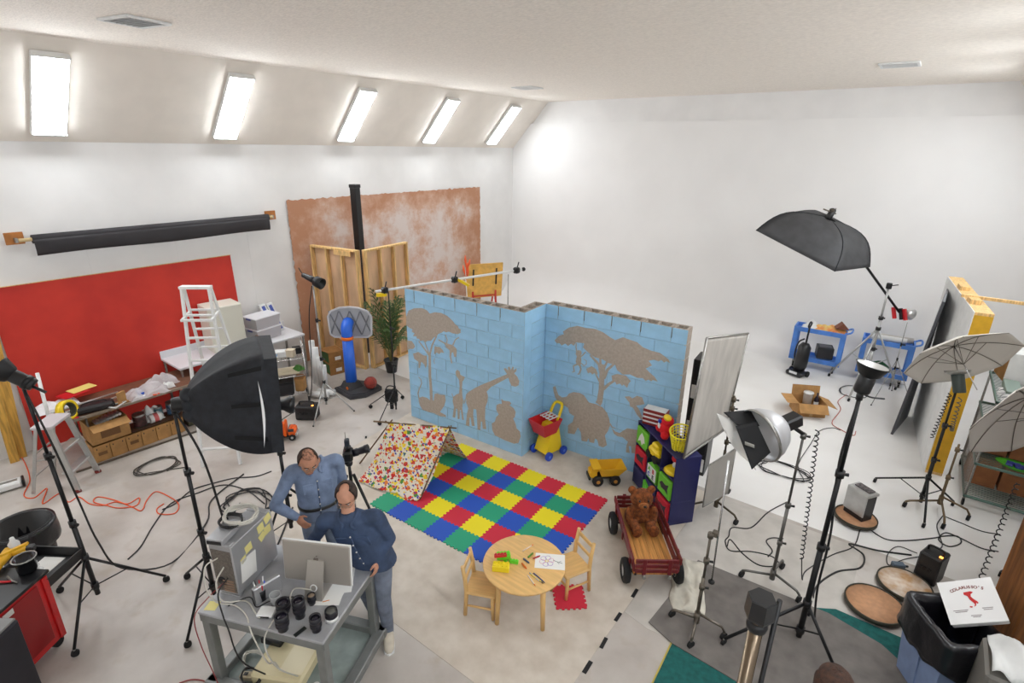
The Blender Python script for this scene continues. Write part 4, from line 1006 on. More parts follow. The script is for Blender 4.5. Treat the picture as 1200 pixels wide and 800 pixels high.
# ================================================================ brown folding table and what it carries
TX0, TX1, TY0, TY1, TZb = -9.5, -8.72, 1.58, 3.46, .74
t = empty('folding_table', ((TX0+TX1)/2, (TY0+TY1)/2, 0), 0, 'long brown folding table covered with clutter before the red panel', 'table')
MB().box((0, 0, TZb-.02), (TX1-TX0, TY1-TY0, .035), b=.005).build('table_top', mat('brown_laminate', (112, 76, 56), .45, var=.1), t)
MB().box((.39-.008, 0, TZb-.022), (.02, TY1-TY0+.01, .045), b=.004).build('edge_band', mat('edge_grey', (140, 124, 108), .5), t)
for sy in (-1, 1):
    for sx in (-1, 1): MB().cyl((sx*.3, sy*.72, 0), (sx*.3, sy*.72, TZb-.04), .014, n=8).build('leg', dsteel, t)
    MB().cyl((-.3, sy*.72, .25), (.3, sy*.72, .25), .011, n=8).build('cross_bar', dsteel, t)
def tp(u, v, z=TZb): return P(u, v, z)
def blob(name, u, v, sz, m, label, cat, s, z=TZb-.002, rz=0.):
    t = empty(name, tp(u, v, z), rz, label, cat)
    MB().grid(lambda a, b: crumple(a, b, sz[0], sz[1], sz[2], s), 18, 18, False).build('film', m, t); return t
blob('plastic_bag', 172, 461, (.34, .55, .2), mat('clear_bag', (226, 220, 222), .25, alpha=.62), 'crumpled clear plastic bag on the middle of the brown table', 'plastic bag', 2.)
blob('plastic_bag', 190, 449, (.3, .42, .22), MATS['clear_bag'], 'white and clear plastic bag near the right end of the brown table', 'plastic bag', 7.)
blob('white_cloth', 193, 451, (.14, .18, .12), whitep, 'small white cloth among the bags on the brown table', 'cloth', 3.).location.x += .12
blob('plastic_bag', 66, 477, (.34, .5, .13), mat('white_bag', (228, 226, 228), .4), 'white plastic bag at the left end of the brown table', 'plastic bag', 5.)
t = tag(MB().box(tp(88, 468, TZb+.02)+Vector((0, 0, .10)), (.24, .34, .006), rz=.3).build('folder', redplastic), 'red folder lying on the white bag on the brown table', 'folder')
t = tag(MB().box(tp(93, 464, TZb+.02)+Vector((0, .05, .11)), (.2, .32, .004), rz=.25).build('paper_sheet', mat('yellow_paper', (232, 212, 120), .7)), 'yellow printed sheet lying on the red folder', 'paper')
t = empty('tape_roll', tp(76, 493, TZb)+Vector((-.02, .06, .0)), 0, 'big roll of bright yellow tape standing on the brown table', 'tape')
Mx = aim((0, 0, .135), (.75, .55, .2))
MB().lathe([(.1, -.045), (.135, -.045), (.135, .045), (.1, .045), (.1, -.045)], 30, Mx).build('tape', mat('tape_yellow', (240, 206, 20), .4), t)
MB().lathe([(.085, -.044), (.1, -.044), (.1, .044), (.085, .044), (.085, -.044)], 24, Mx).build('core', mat('core_dark', (60, 60, 40), .7), t)
t = empty('pliers', tp(91, 489, TZb+.01), .9, 'red handled pliers beside the yellow tape roll', 'pliers')
MB().tube([(-.1, .03, 0), (-.03, .012, 0), (.02, 0, 0)], .01, 8).build('handle', redplastic, t); MB().tube([(-.1, -.03, 0), (-.03, -.012, 0), (.02, 0, 0)], .01, 8).build('handle', redplastic, t)
MB().tube([(.02, 0, 0), (.1, 0, 0)], [.013, .004], 8).build('jaw', steel, t)
t = empty('black_bag', tp(112, 480, TZb), R(80), 'flat black tool bag on the front of the brown table', 'bag')
mb = MB(); mb.box((0, 0, .05), (.46, .18, .1), b=.03); mb.build('pouch', mat('bag_black', (34, 30, 32), .6, bump=.2), t)
MB().tube(bez([(-.15, 0, .1), (-.1, 0, .13), (.1, 0, .13), (.15, 0, .1)], 4), .01, 6).build('handle', blackp, t)
t = empty('wire_hanger', tp(134, 474, TZb+.02), R(70), 'white triangular bracket lying on the brown table', 'bracket')
MB().tube([(-.14, .0, 0), (.14, .04, 0), (.02, -.13, .0)], .012, 8, closed=True).build('frame', whitep, t)
t = empty('wooden_block', tp(144, 472, TZb), .4, 'upright brown cardboard piece on the brown table', 'cardboard')
MB().box((0, 0, .09), (.03, .12, .18), b=.003).build('upright', card, t); MB().box((-.02, 0, .01), (.12, .14, .02), b=.003).build('base', card, t)
t = empty('tape_spool', tp(166, 464, TZb), 0, 'blue and white tape spool on the brown table', 'tape')
MB().lathe([(0, 0), (.07, 0), (.07, .03), (0, .03)], 20).build('spool', whitep, t); MB().lathe([(.0, .03), (.05, .03), (.05, .065), (0, .065)], 20).build('tape', mat('blue_tape', (50, 90, 190), .5), t)
for k, (u, v) in enumerate(((174, 463), (180.5, 462.5), (183.5, 461))):
    t = empty('screwdriver', tp(u, v, TZb+.012), R(50), ('orange handled screwdriver nearest the blue spool', 'orange handled screwdriver, middle of three on the table', 'orange handled screwdriver, rightmost on the table')[k], 'screwdriver', 'screwdrivers on the brown table')
    MB().cyl((-.06, 0, 0), (.04, 0, 0), .012, n=8).build('handle', mat('orange_handle', (240, 90, 30), .4), t); MB().cyl((.04, 0, 0), (.12, 0, 0), .004, n=6).build('shaft', steel, t)
for k, (a, b) in enumerate((((60, 484), (138, 459)), ((64, 487), (150, 461)), ((190, 441), (193, 437)))):
    if k < 2: tag(MB().cyl(tp(*a, TZb+.07), tp(*b, TZb+.03), .012, n=8).build('metal_pole', alu), ('long thin metal pole lying on the brown table', 'second metal pole lying along the brown table')[k], 'pole')
tag(MB().cyl(Vector((tp(55, 497, .6).x+.1, tp(55, 497, .6).y, .0)), P(43.5, 437, 1.35), .022, n=10).build('white_pole', whitep), 'white pole leaning up beside the small stepladder', 'pole')
# cartons under the table
for k in range(6):
    y = 1.86+.2*k
    t = empty('archive_box', (-8.86-.0*k, y, 0), 0, 'brown file box under the brown table, ' + ('leftmost of six', 'second from the left', 'third from the left', 'third from the right', 'second from the right', 'rightmost of six')[k], 'box', 'file boxes in a row under the table')
    MB().box((0, 0, .125), (.32, .192, .25), b=.003).build('box_body', card, t); MB().box((0, 0, .235), (.326, .196, .03), b=.002).build('lid', card, t)
    for s in (-.06, .06): MB().box((.161, s, .2), (.003, .012, .025)).build('hand_hole', blackp, t)
    if k in (0, 2): MB().box((.162, 0, .12), (.002, .11, .05)).build('print', mat('print_brown', (120, 84, 52), .8), t)
t = empty('open_carton', (-8.93, 2.02, .252), 0, 'open cardboard carton with silver contents on top of the file boxes', 'box')
mb = MB(); taper(mb, (.19, .24), (.19, .24), 0, .3, .006); mb.build('box_body', card, t)
MB().box((.08, 0, 0), (.16, .46, .004), Matrix.Translation((.19, 0, .3)) @ Matrix.Rotation(R(20), 4, 'Y')).build('flap', card, t)
MB().box((.192, 0, .13), (.002, .24, .12)).build('print', MATS['print_brown'], t)
mb = MB()
t2 = empty('foil_tray', (-8.9, 2.05, .46), 0, 'silver ridged tray sticking out of the open carton', 'tray')
for k in range(8): MB().cyl((-.1, -.14+k*.04, .05+.008*k), (.12, -.14+k*.04, .07+.008*k), .02, n=8).build('ridge', mat('foil', (205, 205, 205), .3, .8), t2)
tag(MB().box((-8.9, 2.66, .256), (.34, .78, .012), b=.002).build('board', mat('dark_board', (84, 60, 44), .6)), 'dark board on the file boxes under the paint cans', 'board')
def paint_can(loc, r, h, lab, m, label):
    t = empty('paint_can', loc, 0, label, 'paint can', 'paint cans under the table')
    MB().lathe([(0, 0), (r, 0), (r, h), (r*.96, h+.006), (r*.9, h-.004), (0, h-.004)], 22).build('can', steel, t)
    MB().lathe([(r*1.012, h*.12), (r*1.012, h*.88)], 22).build('paper_label', m, t)
    MB().tube(bez([(0, -r, h*.85), (.04, -r*1.1, h*.6), (.06, 0, h*.5), (.04, r*1.1, h*.6), (0, r, h*.85)], 4), .003, 5).build('handle', steel, t)
paint_can((-8.86, 2.43, .262), .085, .2, 0, mat('label_dark', (74, 44, 44), .5, var=.4, scale=12), 'dark labelled paint can nearest the open carton')
paint_can((-8.92, 2.92, .262), .09, .2, 0, mat('label_navy', (60, 90, 120), .5, var=.5, scale=12), 'blue labelled paint can on the right under the table')
paint_can((-9.0, 2.74, .262), .06, .16, 0, mat('label_teal', (90, 130, 140), .5, var=.4, scale=12), 'small blue paint can between the white bag and the blue can')
t = blob('white_bag', 165, 484, (.26, .32, .26), whitep, 'crumpled white bag among the paint cans', 'bag', 4., z=.265); t.location = (-8.98, 2.62, .268)
t = empty('plastic_jug', (-8.83, 2.63, .262), 0, 'white and red plastic jug lying before the paint cans', 'jug')
MB().tube([(0, -.08, .07), (0, .06, .07), (0, .1, .07)], [.07, .07, .03], 16).build('jug_body', whitep, t); MB().tube([(0, -.03, .07), (0, .03, .07)], .0712, 16, caps=False).build('paper_label', mat('label_red', (190, 90, 90), .5), t)
tag(MB().box((-8.98, 3.2, .13), (.36, .3, .26), b=.004).build('dark_crate', mat('crate_green', (64, 62, 44), .7)), 'dark green crate at the right end under the brown table', 'crate')
tag(MB().box((-8.58, 2.35, .012), (.03, 1.7, .02), rz=R(-4)).build('metal_strip', dsteel), 'long metal strip on the floor along the front of the brown table', 'metal strip')
tag(MB().box((-8.92, 3.66, .36), (.34, .3, .12), b=.004).build('wooden_box', pine), 'light wooden box below the white counter beside the tall ladder', 'box')
tag(MB().box((-8.92, 3.66, .15), (.36, .32, .3), b=.004).build('dark_crate', MATS['crate_green']), 'dark crate carrying the light wooden box under the counter', 'crate')

# ================================================================ white counter and what stands on it
t = empty('counter', (-9.45, 4.32, 0), 0, 'white laminate counter with a low backsplash along the left wall', 'counter')
lam = mat('white_laminate', (226, 226, 230), .4)
MB().box((0, 0, .875), (.72, 2.26, .04), b=.006).build('worktop', lam, t); MB().box((-.345, 0, .955), (.025, 2.26, .12), b=.004).build('backsplash', lam, t)
MB().box((.34, -1.1, .43), (.03, .03, .86)).build('leg', steel, t); MB().box((.34, 1.1, .43), (.03, .03, .86)).build('leg', steel, t)
MB().box((-.3, 1.1, .43), (.03, .03, .86)).build('leg', steel, t); MB().box((-.3, -1.1, .43), (.03, .03, .86)).build('leg', steel, t)
t = empty('white_cabinet', (-9.52, 4.16, .896), R(-6), 'plain white cabinet box standing on the white counter', 'cabinet')
MB().box((0, 0, .4), (.46, .56, .8), b=.008).build('carcass', mat('cabinet_cream', (222, 220, 206), .5), t); MB().box((.235, 0, .4), (.016, .54, .78), b=.004).build('door', MATS['cabinet_cream'], t)
for k, (dz, lb) in enumerate(((0, 'clear plastic storage bin, lower of two on the counter'), (.222, 'clear plastic storage bin, upper of two on the counter'))):
    t = empty('storage_bin', (-9.5, 4.86, .897+dz), R(8), lb, 'storage bin', 'clear bins on the counter')
    mb = MB(); taper(mb, (.17, .24), (.19, .26), 0, .2, .006); mb.build('tub', mat('bin_clear', (225, 222, 226), .3, alpha=.55), t)
    MB().box((0, 0, .208), (.4, .54, .02), b=.006).build('lid', mat('bin_lid', (232, 232, 236), .4), t)
    MB().box((0, 0, .08), (.26, .38, .12), b=.02).build('contents', mat('bin_stuff', (200, 160, 160), .8, c2=(140, 150, 140), scale=14), t)
    for s in (-1, 1): MB().box((.0, s*.27, .19), (.12, .02, .035), b=.004).build('latch', mat('latch_blue', (70, 80, 140), .4), t)
for k in range(2):
    t = empty('long_box', (-9.62+.02*k, 5.14+.13*k, .897), 0, ('narrow blue and white carton leaning on the counter, left of a pair', 'narrow blue and white carton leaning on the counter, right of a pair')[k], 'box', 'narrow cartons leaning on the counter')
    Ml = Matrix.Rotation(R(12), 4, 'X') @ Matrix.Rotation(R(-14), 4, 'Y')
    MB().box((0, 0, .29), (.08, .12, .58), Ml, b=.004).build('box_body', whitep, t); MB().box((.042, 0, .29), (.003, .06, .5), Ml).build('stripe', mat('stripe_blue', (70, 90, 170), .5), t)
t = empty('wicker_bowl', (-9.25, 4.62, .897), 0, 'small brown wicker bowl on the edge of the white counter', 'bowl')
MB().lathe([(0, 0), (.06, 0), (.11, .06), (.12, .07), (.1, .062), (.05, .012), (0, .012)], 18).build('bowl', mat('wicker', (150, 100, 52), .8, var=.3, scale=40), t)
MB().tube(bez([(-.11, 0, .06), (-.08, 0, .13), (.08, 0, .13), (.11, 0, .06)], 4), .006, 6).build('handle', MATS['wicker'], t)
t = empty('paint_brush', tp(200, 413, .9), R(60), 'paint brush with a dark handle on the white counter', 'brush')
MB().cyl((-.12, 0, .012), (.06, 0, .012), .01, .014, 8).build('handle', mat('brush_handle', (70, 60, 60), .5), t); MB().box((.1, 0, .01), (.08, .05, .014)).build('bristles', mat('bristles', (60, 56, 60), .9), t)
t = empty('paint_brush', tp(192, 415.5, .9), R(40), 'short brush with a red tip on the white counter', 'brush')
MB().cyl((-.07, 0, .012), (.05, 0, .012), .01, n=8).build('handle', blackp, t); MB().cyl((.05, 0, .012), (.1, 0, .012), .012, n=8).build('tip', redplastic, t)

# ================================================================ wire utility cart
WC = Vector((-8.46, 4.64, 0))
t = empty('wire_cart', WC, R(62), 'chrome wire utility cart loaded with clutter beside the white counter', 'cart')
for sx in (-.3, .3):
    for sy in (-.2, .2):
        MB().cyl((sx, sy, .1), (sx, sy, 1.02), .013, n=10).build('upright', chrome, t)
        w_ = MB().cyl((sx-.015, sy, .05), (sx+.015, sy, .05), .05, n=14).build('caster', rubber, t)
        MB().box((sx, sy, .1), (.045, .03, .06), b=.004).build('fork', steel, w_)
    MB().tube(bez([(sx, -.2, 1.0), (sx, -.17, 1.07), (sx, .17, 1.07), (sx, .2, 1.0)], 4), .012, 8).build('end_handle', chrome, t)
for z in (.16, .5, .82):
    mb = MB(); 
    for s in (-.2, .2): mb.cyl((-.3, s, z), (.3, s, z), .007, n=6)
    for s in (-.3, .3): mb.cyl((s, -.2, z), (s, .2, z), .007, n=6)
    for k in range(9): mb.cyl((-.3+.067*(k+.5), -.2, z), (-.3+.067*(k+.5), .2, z), .003, n=5)
    mb.build('wire_shelf', chrome, t)
def wc(x, y, z): 
    a = R(62); return WC+Vector((x*math.cos(a)-y*math.sin(a), x*math.sin(a)+y*math.cos(a), z))
def clutter(name, p, rz, s, m, label, cat, lid=None):
    t = empty(name, p, rz, label, cat); MB().box((0, 0, s[2]/2), s, b=min(s)*.12).build('body', m, t)
    if lid: MB().box((0, 0, s[2]+.006), (s[0]*1.03, s[1]*1.03, .012), b=.003).build('lid', lid, t)
    return t
clutter('white_box', wc(-.05, .02, .826), .9, (.2, .16, .09), whitep, 'white box on the top shelf of the wire cart', 'box', whitep)
clutter('beige_box', wc(.1, -.05, .826), .6, (.14, .12, .12), mat('beige', (214, 200, 176), .6), 'beige box on the top shelf of the wire cart', 'box', MATS['beige'])
clutter('black_pouch', wc(.21, .08, .826), 1.2, (.13, .14, .1), blackp, 'black pouch on the top shelf of the wire cart', 'pouch', black)
clutter('paper_stack', wc(-.2, .0, .826), 1.1, (.16, .24, .03), mat('yellowish_paper', (232, 228, 190), .8), 'stack of pale papers on the top shelf of the wire cart', 'papers', paper)
clutter('phone_box', wc(-.2, -.08, .872), .4, (.14, .1, .05), mat('light_blue', (160, 190, 220), .5), 'pale blue box on the papers of the wire cart', 'box', whitep)
clutter('foam_slab', wc(.0, .0, .507), 1.1, (.4, .2, .06), mat('cream_foam', (226, 214, 186), .8), 'cream foam slab on the middle shelf of the wire cart', 'foam', MATS['cream_foam'])
blob('green_cloth', 352, 442, (.2, .16, .12), mat('green_cloth', (70, 120, 50), .8), 'green cloth bundle on the middle shelf of the wire cart', 'cloth', 8., z=.57).location = wc(.2, -.05, .57)
clutter('black_case', wc(-.1, -.1, .166), 1.0, (.36, .26, .24), mat('case_blk', (30, 30, 34), .5), 'black hard case on the bottom shelf of the wire cart', 'case', black)
clutter('brown_bag', wc(.2, -.02, .166), .8, (.16, .22, .24), card, 'brown paper bag on the bottom shelf of the wire cart', 'bag', card2)
for k in range(4):
    t = empty('paper_roll', (-8.6+.05*k, 5.22-.03*k+.0, .0), 0, 'white paper roll standing right of the wire cart, ' + ('leftmost of four', 'second from the cart', 'third from the cart', 'farthest right of four')[k], 'paper roll', 'paper rolls beside the wire cart')
    t.location = (-8.72+.13*k, 5.34-.02*k, 0); h = (.86, .76, .6, .48)[k]
    MB().lathe([(.02, 0), (.055, 0), (.055, h), (.02, h), (.02, 0)], 16).build('roll', whitep, t)
for k in range(2):
    t = empty('paper_roll', (-8.1, 5.0+.14*k, .06), R(30), ('white roll lying on the floor nearest the silver stand', 'white roll lying on the floor behind its twin')[k], 'paper roll', 'rolls lying behind the silver stand')
    MB().lathe([(.015, -.16), (.06, -.16), (.06, .16), (.015, .16), (.015, -.16)], 16, Matrix.Rotation(PI/2, 4, 'Y')).build('roll', whitep, t)

# ================================================================ big softbox on the left
sbx = Vector((-4.78, 1.57, 0))
light_stand((sbx.x, sbx.y), 2.16, [(-5.4, 1.56), (-4.53, 1.19), (-4.62, 2.12)], 'black rolling light stand carrying the large black softbox', hub=.62, low=.27)
t = empty('softbox', (sbx.x, sbx.y, 2.16), 0, 'large black fabric softbox seen from the side on the left', 'softbox')
axd = (_right*.88+_fh*.46+Vector((0, 0, -.05))).normalized()       # where the light points
sx_ = axd.cross(Vector((0, 0, 1))).normalized(); uz = sx_.cross(axd).normalized()
apex = Vector((0, 0, .06))
def sbp(s, a, b):       # s along the axis 0..1, a,b in -1..1 across
    L = .62; k = math.sin(min(1, s*1.02)*PI/2)**.75; wv, hv = .07+(.33-.07)*k, .08+(.44-.08)*k
    return apex+axd*(.1+L*s)+sx_*a*wv+uz*b*hv
ringpts = [(-1, -1), (-.5, -1), (0, -1), (.5, -1), (1, -1), (1, -.5), (1, 0), (1, .5), (1, 1), (.5, 1), (0, 1), (-.5, 1), (-1, 1), (-1, .5), (-1, 0), (-1, -.5)]
def skin(u, v):
    a, b = ringpts[round(u*16) % 16]; p = sbp(v, a, b)
    bow = 1-abs(a) if abs(b) == 1 else 1-abs(b)
    n_ = (sx_*a if abs(a) == 1 else Vector())+(uz*b if abs(b) == 1 else Vector())
    return p-n_.normalized()*bow*.05*math.sin(PI*min(1, v+.1))
MB().grid(skin, 16, 16).build('fabric_shell', blackcloth, t, solid=.006)
MB().grid(lambda u, v: sbp(.93, u*2-1, v*2-1), 6, 6).build('diffuser', mat('diffuser_cloth', (235, 235, 235), .8), t, solid=.004)
mb = MB()
for i in range(16):
    a, b = ringpts[i], ringpts[(i+1) % 16]
    mb.add([sbp(1, *a), sbp(1, *b), sbp(1, *b)+axd*.1, sbp(1, *a)+axd*.1], [(0, 1, 2, 3)])
mb.build('lip', blackcloth, t, solid=.006)
mb = MB(); near = 1 if sx_.dot(_fh) < 0 else -1
for b0 in (-.72, .05, .8): MB().add([sbp(.55, near*1.01, b0)+sx_*near*.006, sbp(.96, near*1.01, b0)+sx_*near*.006, sbp(.96, near*1.01, b0+.09)+sx_*near*.006, sbp(.55, near*1.01, b0+.09)+sx_*near*.006], [(0, 1, 2, 3)]).build('strap', mat('velcro', (12, 12, 14), .9), t, solid=.004)
mb = MB(); n = 7
MB().add([sbp(.9+.015*math.sin(PI*i/n), near*1.015, -.85+1.45*i/n)+sx_*near*.008 for i in range(n+1)]+[sbp(.9+.05*math.sin(PI*i/n), near*1.015, -.85+1.45*i/n)+sx_*near*.008 for i in range(n+1)], [(i, i+1, n+2+i, n+1+i) for i in range(n)]).build('white_seam', MATS['diffuser_cloth'], t, solid=.003)
MB().lathe([(0, -.01), (.055, -.01), (.06, .0), (.07, .1), (.1, .12), (0, .12)], 18, aim(apex, axd)).build('flash_body', blackp, t)
MB().cyl((0, 0, -.02), (0, 0, .06), .024, n=10).build('mount', blackp, t)
for k in range(3): MB().ball(apex+axd*.12+Vector((.0, 0, 0))+(uz*.09*(k-1))+sx_*near*.05, (.06, .06, .07), 10, 7).build('rear_sock_fold', blackcloth, t)
cable('flash_cable', [sbx+Vector((0, 0, 2.18)), sbx+Vector((.12, .1, 1.7)), sbx+Vector((.14, .16, 1.0)), sbx+Vector((.16, .2, .5)), sbx+Vector((.1, .35, .02)), sbx+Vector((-.3, .8, .012)), (-5.6, 2.9, .012)], .011, cablem, 'thick black cable hanging down beside the softbox stand')
light_stand((-4.92, 2.5), 1.75, [(-5.5, 2.45), (-4.75, 1.95), (-4.75, 3.05)], 'black light stand between the softbox and the standing men', hub=.85, low=.4)
t = empty('studio_flash', (-4.92, 2.5, 1.75), 0, 'black flash head half hidden behind the large softbox', 'flash')
MB().lathe([(0, -.12), (.05, -.12), (.055, .1), (.09, .16), (.09, .2), (0, .14)], 16, aim((0, 0, .06), (.6, .8, -.1))).build('body', blackp, t); MB().cyl((0, 0, 0), (0, 0, .06), .02, n=8).build('mount', blackp, t)

# ================================================================ cords
orange = mat('orange_cord', (236, 92, 40), .5)
def fl(*uv): return [P(u, v, .008) for u, v in uv]
cable('orange_extension_lead', fl((0, 515), (14, 522), (28, 540), (35, 562), (28, 580), (40, 583), (55, 572), (50, 590), (70, 578), (80, 588), (92, 582), (105, 590), (120, 592), (135, 588), (150, 590), (163, 583), (160, 592), (140, 595), (125, 592), (110, 588), (115, 582), (135, 586), (155, 594), (166, 598), (172, 586), (182, 576), (195, 580), (209, 590), (205, 601), (187, 602), (184, 596), (192, 590)), .007, orange, 'bright orange extension cord snaking over the concrete floor', n=6)
def coil(u, v, rx, ry, n, seed): 
    rg = random.Random(seed); out = []; c = P(u, v, .01)
    for i in range(n*9):
        a = i*2*PI/9; k = 1+.22*rg.uniform(-1, 1); out.append(c+Vector((math.cos(a)*rx*k, math.sin(a)*ry*k, .004+.002*(i/9))))
    return out
q = coil(187, 545, .2, .26, 4, 2)
cable('coiled_cable', q+[P(205, 549, .008), P(220, 547, .008)], .007, mat('cable_dark', (60, 54, 46), .6), 'loose coil of dark cable on the floor left of the softbox', n=3)
cable('floor_cable', fl((190, 597), (205, 590), (225, 574), (250, 566), (275, 560), (300, 558), (318, 552)), .008, cablem, 'black cable lying from the orange cord to the softbox')
cable('floor_cable', fl((150, 655), (165, 640), (180, 615), (200, 590), (230, 578), (262, 568), (290, 575), (310, 590)), .008, cablem, 'second black cable curving over the floor left of the computer cart')
cable('coiled_cable', coil(290, 590, .3, .25, 4, 5), .008, cablem, 'coil of black cable on the floor between the two light stands', n=3)
# ================================================================ toy shelf
def D(u, v, d): return Vector((0, 0, CAM_H))+ray(u, v)*d
navy = mat('navy_laminate', (36, 38, 92), .45, var=.04)
SA = Vector((-2.48, 6.12, 0)); srz = math.atan2(-.625, .78); SW, SD, SH = .96, .33, .93
t = empty('toy_shelf', SA, srz, 'navy blue toy shelf with coloured fabric bins beside the red wagon', 'shelf')
for x in (0, .32, .64, SW): MB().box((x, SD/2, SH/2), (.018, SD, SH), b=.002).build('upright_panel', navy, t)
for z in (.02, .32, .62, SH): MB().box((SW/2, SD/2, z), (SW+.02, SD, .018), b=.002).build('shelf_board', navy, t)
MB().box((SW/2, SD-.005, SH/2), (SW, .01, SH)).build('back_panel', navy, t)
bing = mat('bin_green', (110, 190, 50), .7); binr = mat('bin_red', (206, 28, 50), .7); binn = mat('bin_navy', (42, 40, 84), .7); binw = mat('bin_print', (225, 225, 215), .7)
def fbin(col, row, m, deco=None):
    x = .16+.32*col; z = (.035, .335, .635)[row]
    b_ = MB().box((x, .0, z+.125), (.285, .04, .25), b=.008).box((x, SD*.45, z+.09), (.28, SD*.7, .18), b=.01).build('fabric_bin', m, t)
    if deco: MB().prism([(x+a*.1, z+.125+b*.09) for a, b in deco], .021, .024, basis((1, 0, 0), (0, 0, 1), (0, -1, 0))).build('print', binw if m is bing and col == 0 else mat('print_dark', (60, 50, 60), .7), b_)
fish = [(-1, 0), (-.5, .5), (.3, .4), (1, .8), (.8, 0), (1, -.6), (.3, -.4), (-.5, -.5)]
fbin(0, 2, bing, [(-.9, -.9), (-.5, .2), (0, .9), (.6, .5), (.9, -.3), (.5, -.5), (.2, -1), (-.2, -.4)]); fbin(0, 1, binr, fish); fbin(0, 0, binn)
fbin(2, 1, bing, fish); fbin(2, 0, binr, fish); fbin(1, 0, binn)
def sl_(x, y, z): a = srz; return SA+Vector((x*math.cos(a)-y*math.sin(a), x*math.sin(a)+y*math.cos(a), z))
# toys in and on the shelf
t = empty('toy_camera', sl_(.48, .06, .631), srz, 'yellow and black toy car in the middle of the toy shelf', 'toy')
mb = MB(); mb.box((0, 0, .11), (.24, .2, .12), b=.03); mb.box((0, .0, .19), (.15, .16, .08), b=.02); mb.build('body', yelplastic, t)
for s in (-.08, .08): MB().cyl((s, -.11, .055), (s, .1, .055), .055, n=16).build('wheel', rubber, t)
t = empty('alphabet_house', sl_(.48, -.01, .332), srz, 'green and white alphabet house toy showing A B C F in the toy shelf', 'toy')
MB().prism([(-.12, 0), (.12, 0), (.12, .19), (0, .27), (-.12, .19)], 0, .12, basis((1, 0, 0), (0, 0, 1), (0, 1, 0), (0, 0, 0))).build('house', bing, t)
fm = MB().box((0, -.006, .11), (.21, .012, .17), b=.003).build('front_panel', whitep, t)
for k, (ch, dx, dz, mm) in enumerate((('A', -.05, .15, grnplastic), ('B', .05, .15, redplastic), ('C', -.05, .07, bluplastic), ('E', .05, .07, blackp))):
    text_mesh('letter', ch, .08, mm, fm, basis((1, 0, 0), (0, 0, 1), (0, -1, 0), (dx, -.014, dz)), .002)
t = empty('green_wedge_toy', sl_(.48, -.03, .03), srz, 'lime green toy below the alphabet house in the toy shelf', 'toy')
MB().prism([(-.12, 0), (.12, 0), (.12, .12), (-.12, .24)], 0, .1, basis((1, 0, 0), (0, 0, 1), (0, 1, 0), (0, -.02, 0))).build('body', grnplastic, t)
MB().prism([(-.07, .03), (.06, .03), (-.06, .14)], .021, .026, basis((1, 0, 0), (0, 0, 1), (0, -1, 0), (0, 0, 0))).build('print', yelplastic, t)
t = empty('stacking_toy', sl_(.8, .1, .631), srz, 'red and yellow spinning top toy in the right bay of the toy shelf', 'toy')
MB().lathe([(0, 0), (.1, 0), (.13, .03), (.1, .06), (.03, .08), (0, .08)], 20).build('dish', yelplastic, t)
MB().ball((0, 0, .11), .035, 12, 8).build('knob', whitep, t); MB().ball((-.04, .03, .17), .055, 12, 8).build('ball', redplastic, t); MB().ball((.05, .04, .18), .05, 12, 8).build('ball', mat('toy_orange', (240, 110, 40), .4), t)
MB().cyl((.0, .03, .2), (-.02, .05, .25), .02, n=8).build('grip', bluplastic, t)
ZT = SH+.0095
t = empty('toy_box', sl_(.14, .16, ZT), srz+.75, 'red and white striped toy carton at the left end on top of the toy shelf', 'box')
MB().box((0, 0, .11), (.3, .15, .22), b=.006).build('carton', mat('carton_red', (130, 30, 30), .5), t)
for k in range(3): MB().box((0, -.0765, .05+k*.06), (.29, .003, .022)).build('white_band', whitep, t)
for k in range(2): MB().box((.1515, 0, .06+k*.07), (.003, .12, .03)).build('white_band', whitep, t)
MB().box((0, 0, .2215), (.28, .14, .004)).build('top_label', whitep, t)
t = empty('plush_toy', sl_(.45, .14, ZT), srz-.2, 'bright red plush toy with a yellow cap on top of the toy shelf', 'plush toy')
plr = mat('plush_red', (214, 24, 34), .95, bump=.6, bscale=120)
mb = MB(); mb.ball((0, 0, .1), (.1, .09, .1), 16, 10); mb.ball((.02, 0, .22), (.075, .075, .07), 14, 9); mb.ball((-.1, -.05, .06), (.06, .05, .05), 10, 8); mb.ball((.1, -.05, .06), (.06, .05, .05), 10, 8); mb.build('body', plr, t)
MB().ball((.05, -.02, .28), (.06, .05, .04), 12, 8).build('cap', yelplastic, t); MB().box((-.03, -.085, .13), (.07, .02, .06), b=.008).build('white_bib', whitep, t); MB().ball((-.09, -.06, .16), (.03, .025, .03), 10, 6).build('blue_bow', bluplastic, t)
t = empty('plastic_basket', sl_(.76, .16, ZT), srz, 'yellow plastic mesh basket tilted on top of the toy shelf', 'basket')
Mx = Matrix.Rotation(R(12), 4, 'Y') @ Matrix.Rotation(R(10), 4, 'X')
yb = mat('basket_yellow', (240, 224, 40), .4)
for k in range(7):
    z = .02+k*.042; r = .095+.006*k; MB().tube([Mx @ Vector((r*math.cos(a), r*math.sin(a), z)) for a in [i*2*PI/24 for i in range(24)]], .005 if k < 6 else .01, 6, closed=True).build('hoop', yb, t)
for k in range(18):
    a = k*2*PI/18; MB().tube([Mx @ Vector((.09*math.cos(a), .09*math.sin(a), .0)), Mx @ Vector((.132*math.cos(a), .132*math.sin(a), .275))], .006, 5).build('rib', yb, t)
MB().lathe([(0, 0.012), (.092, 0.012), (.092, .02), (0, .02)], 20, Mx).build('bottom', yb, t)

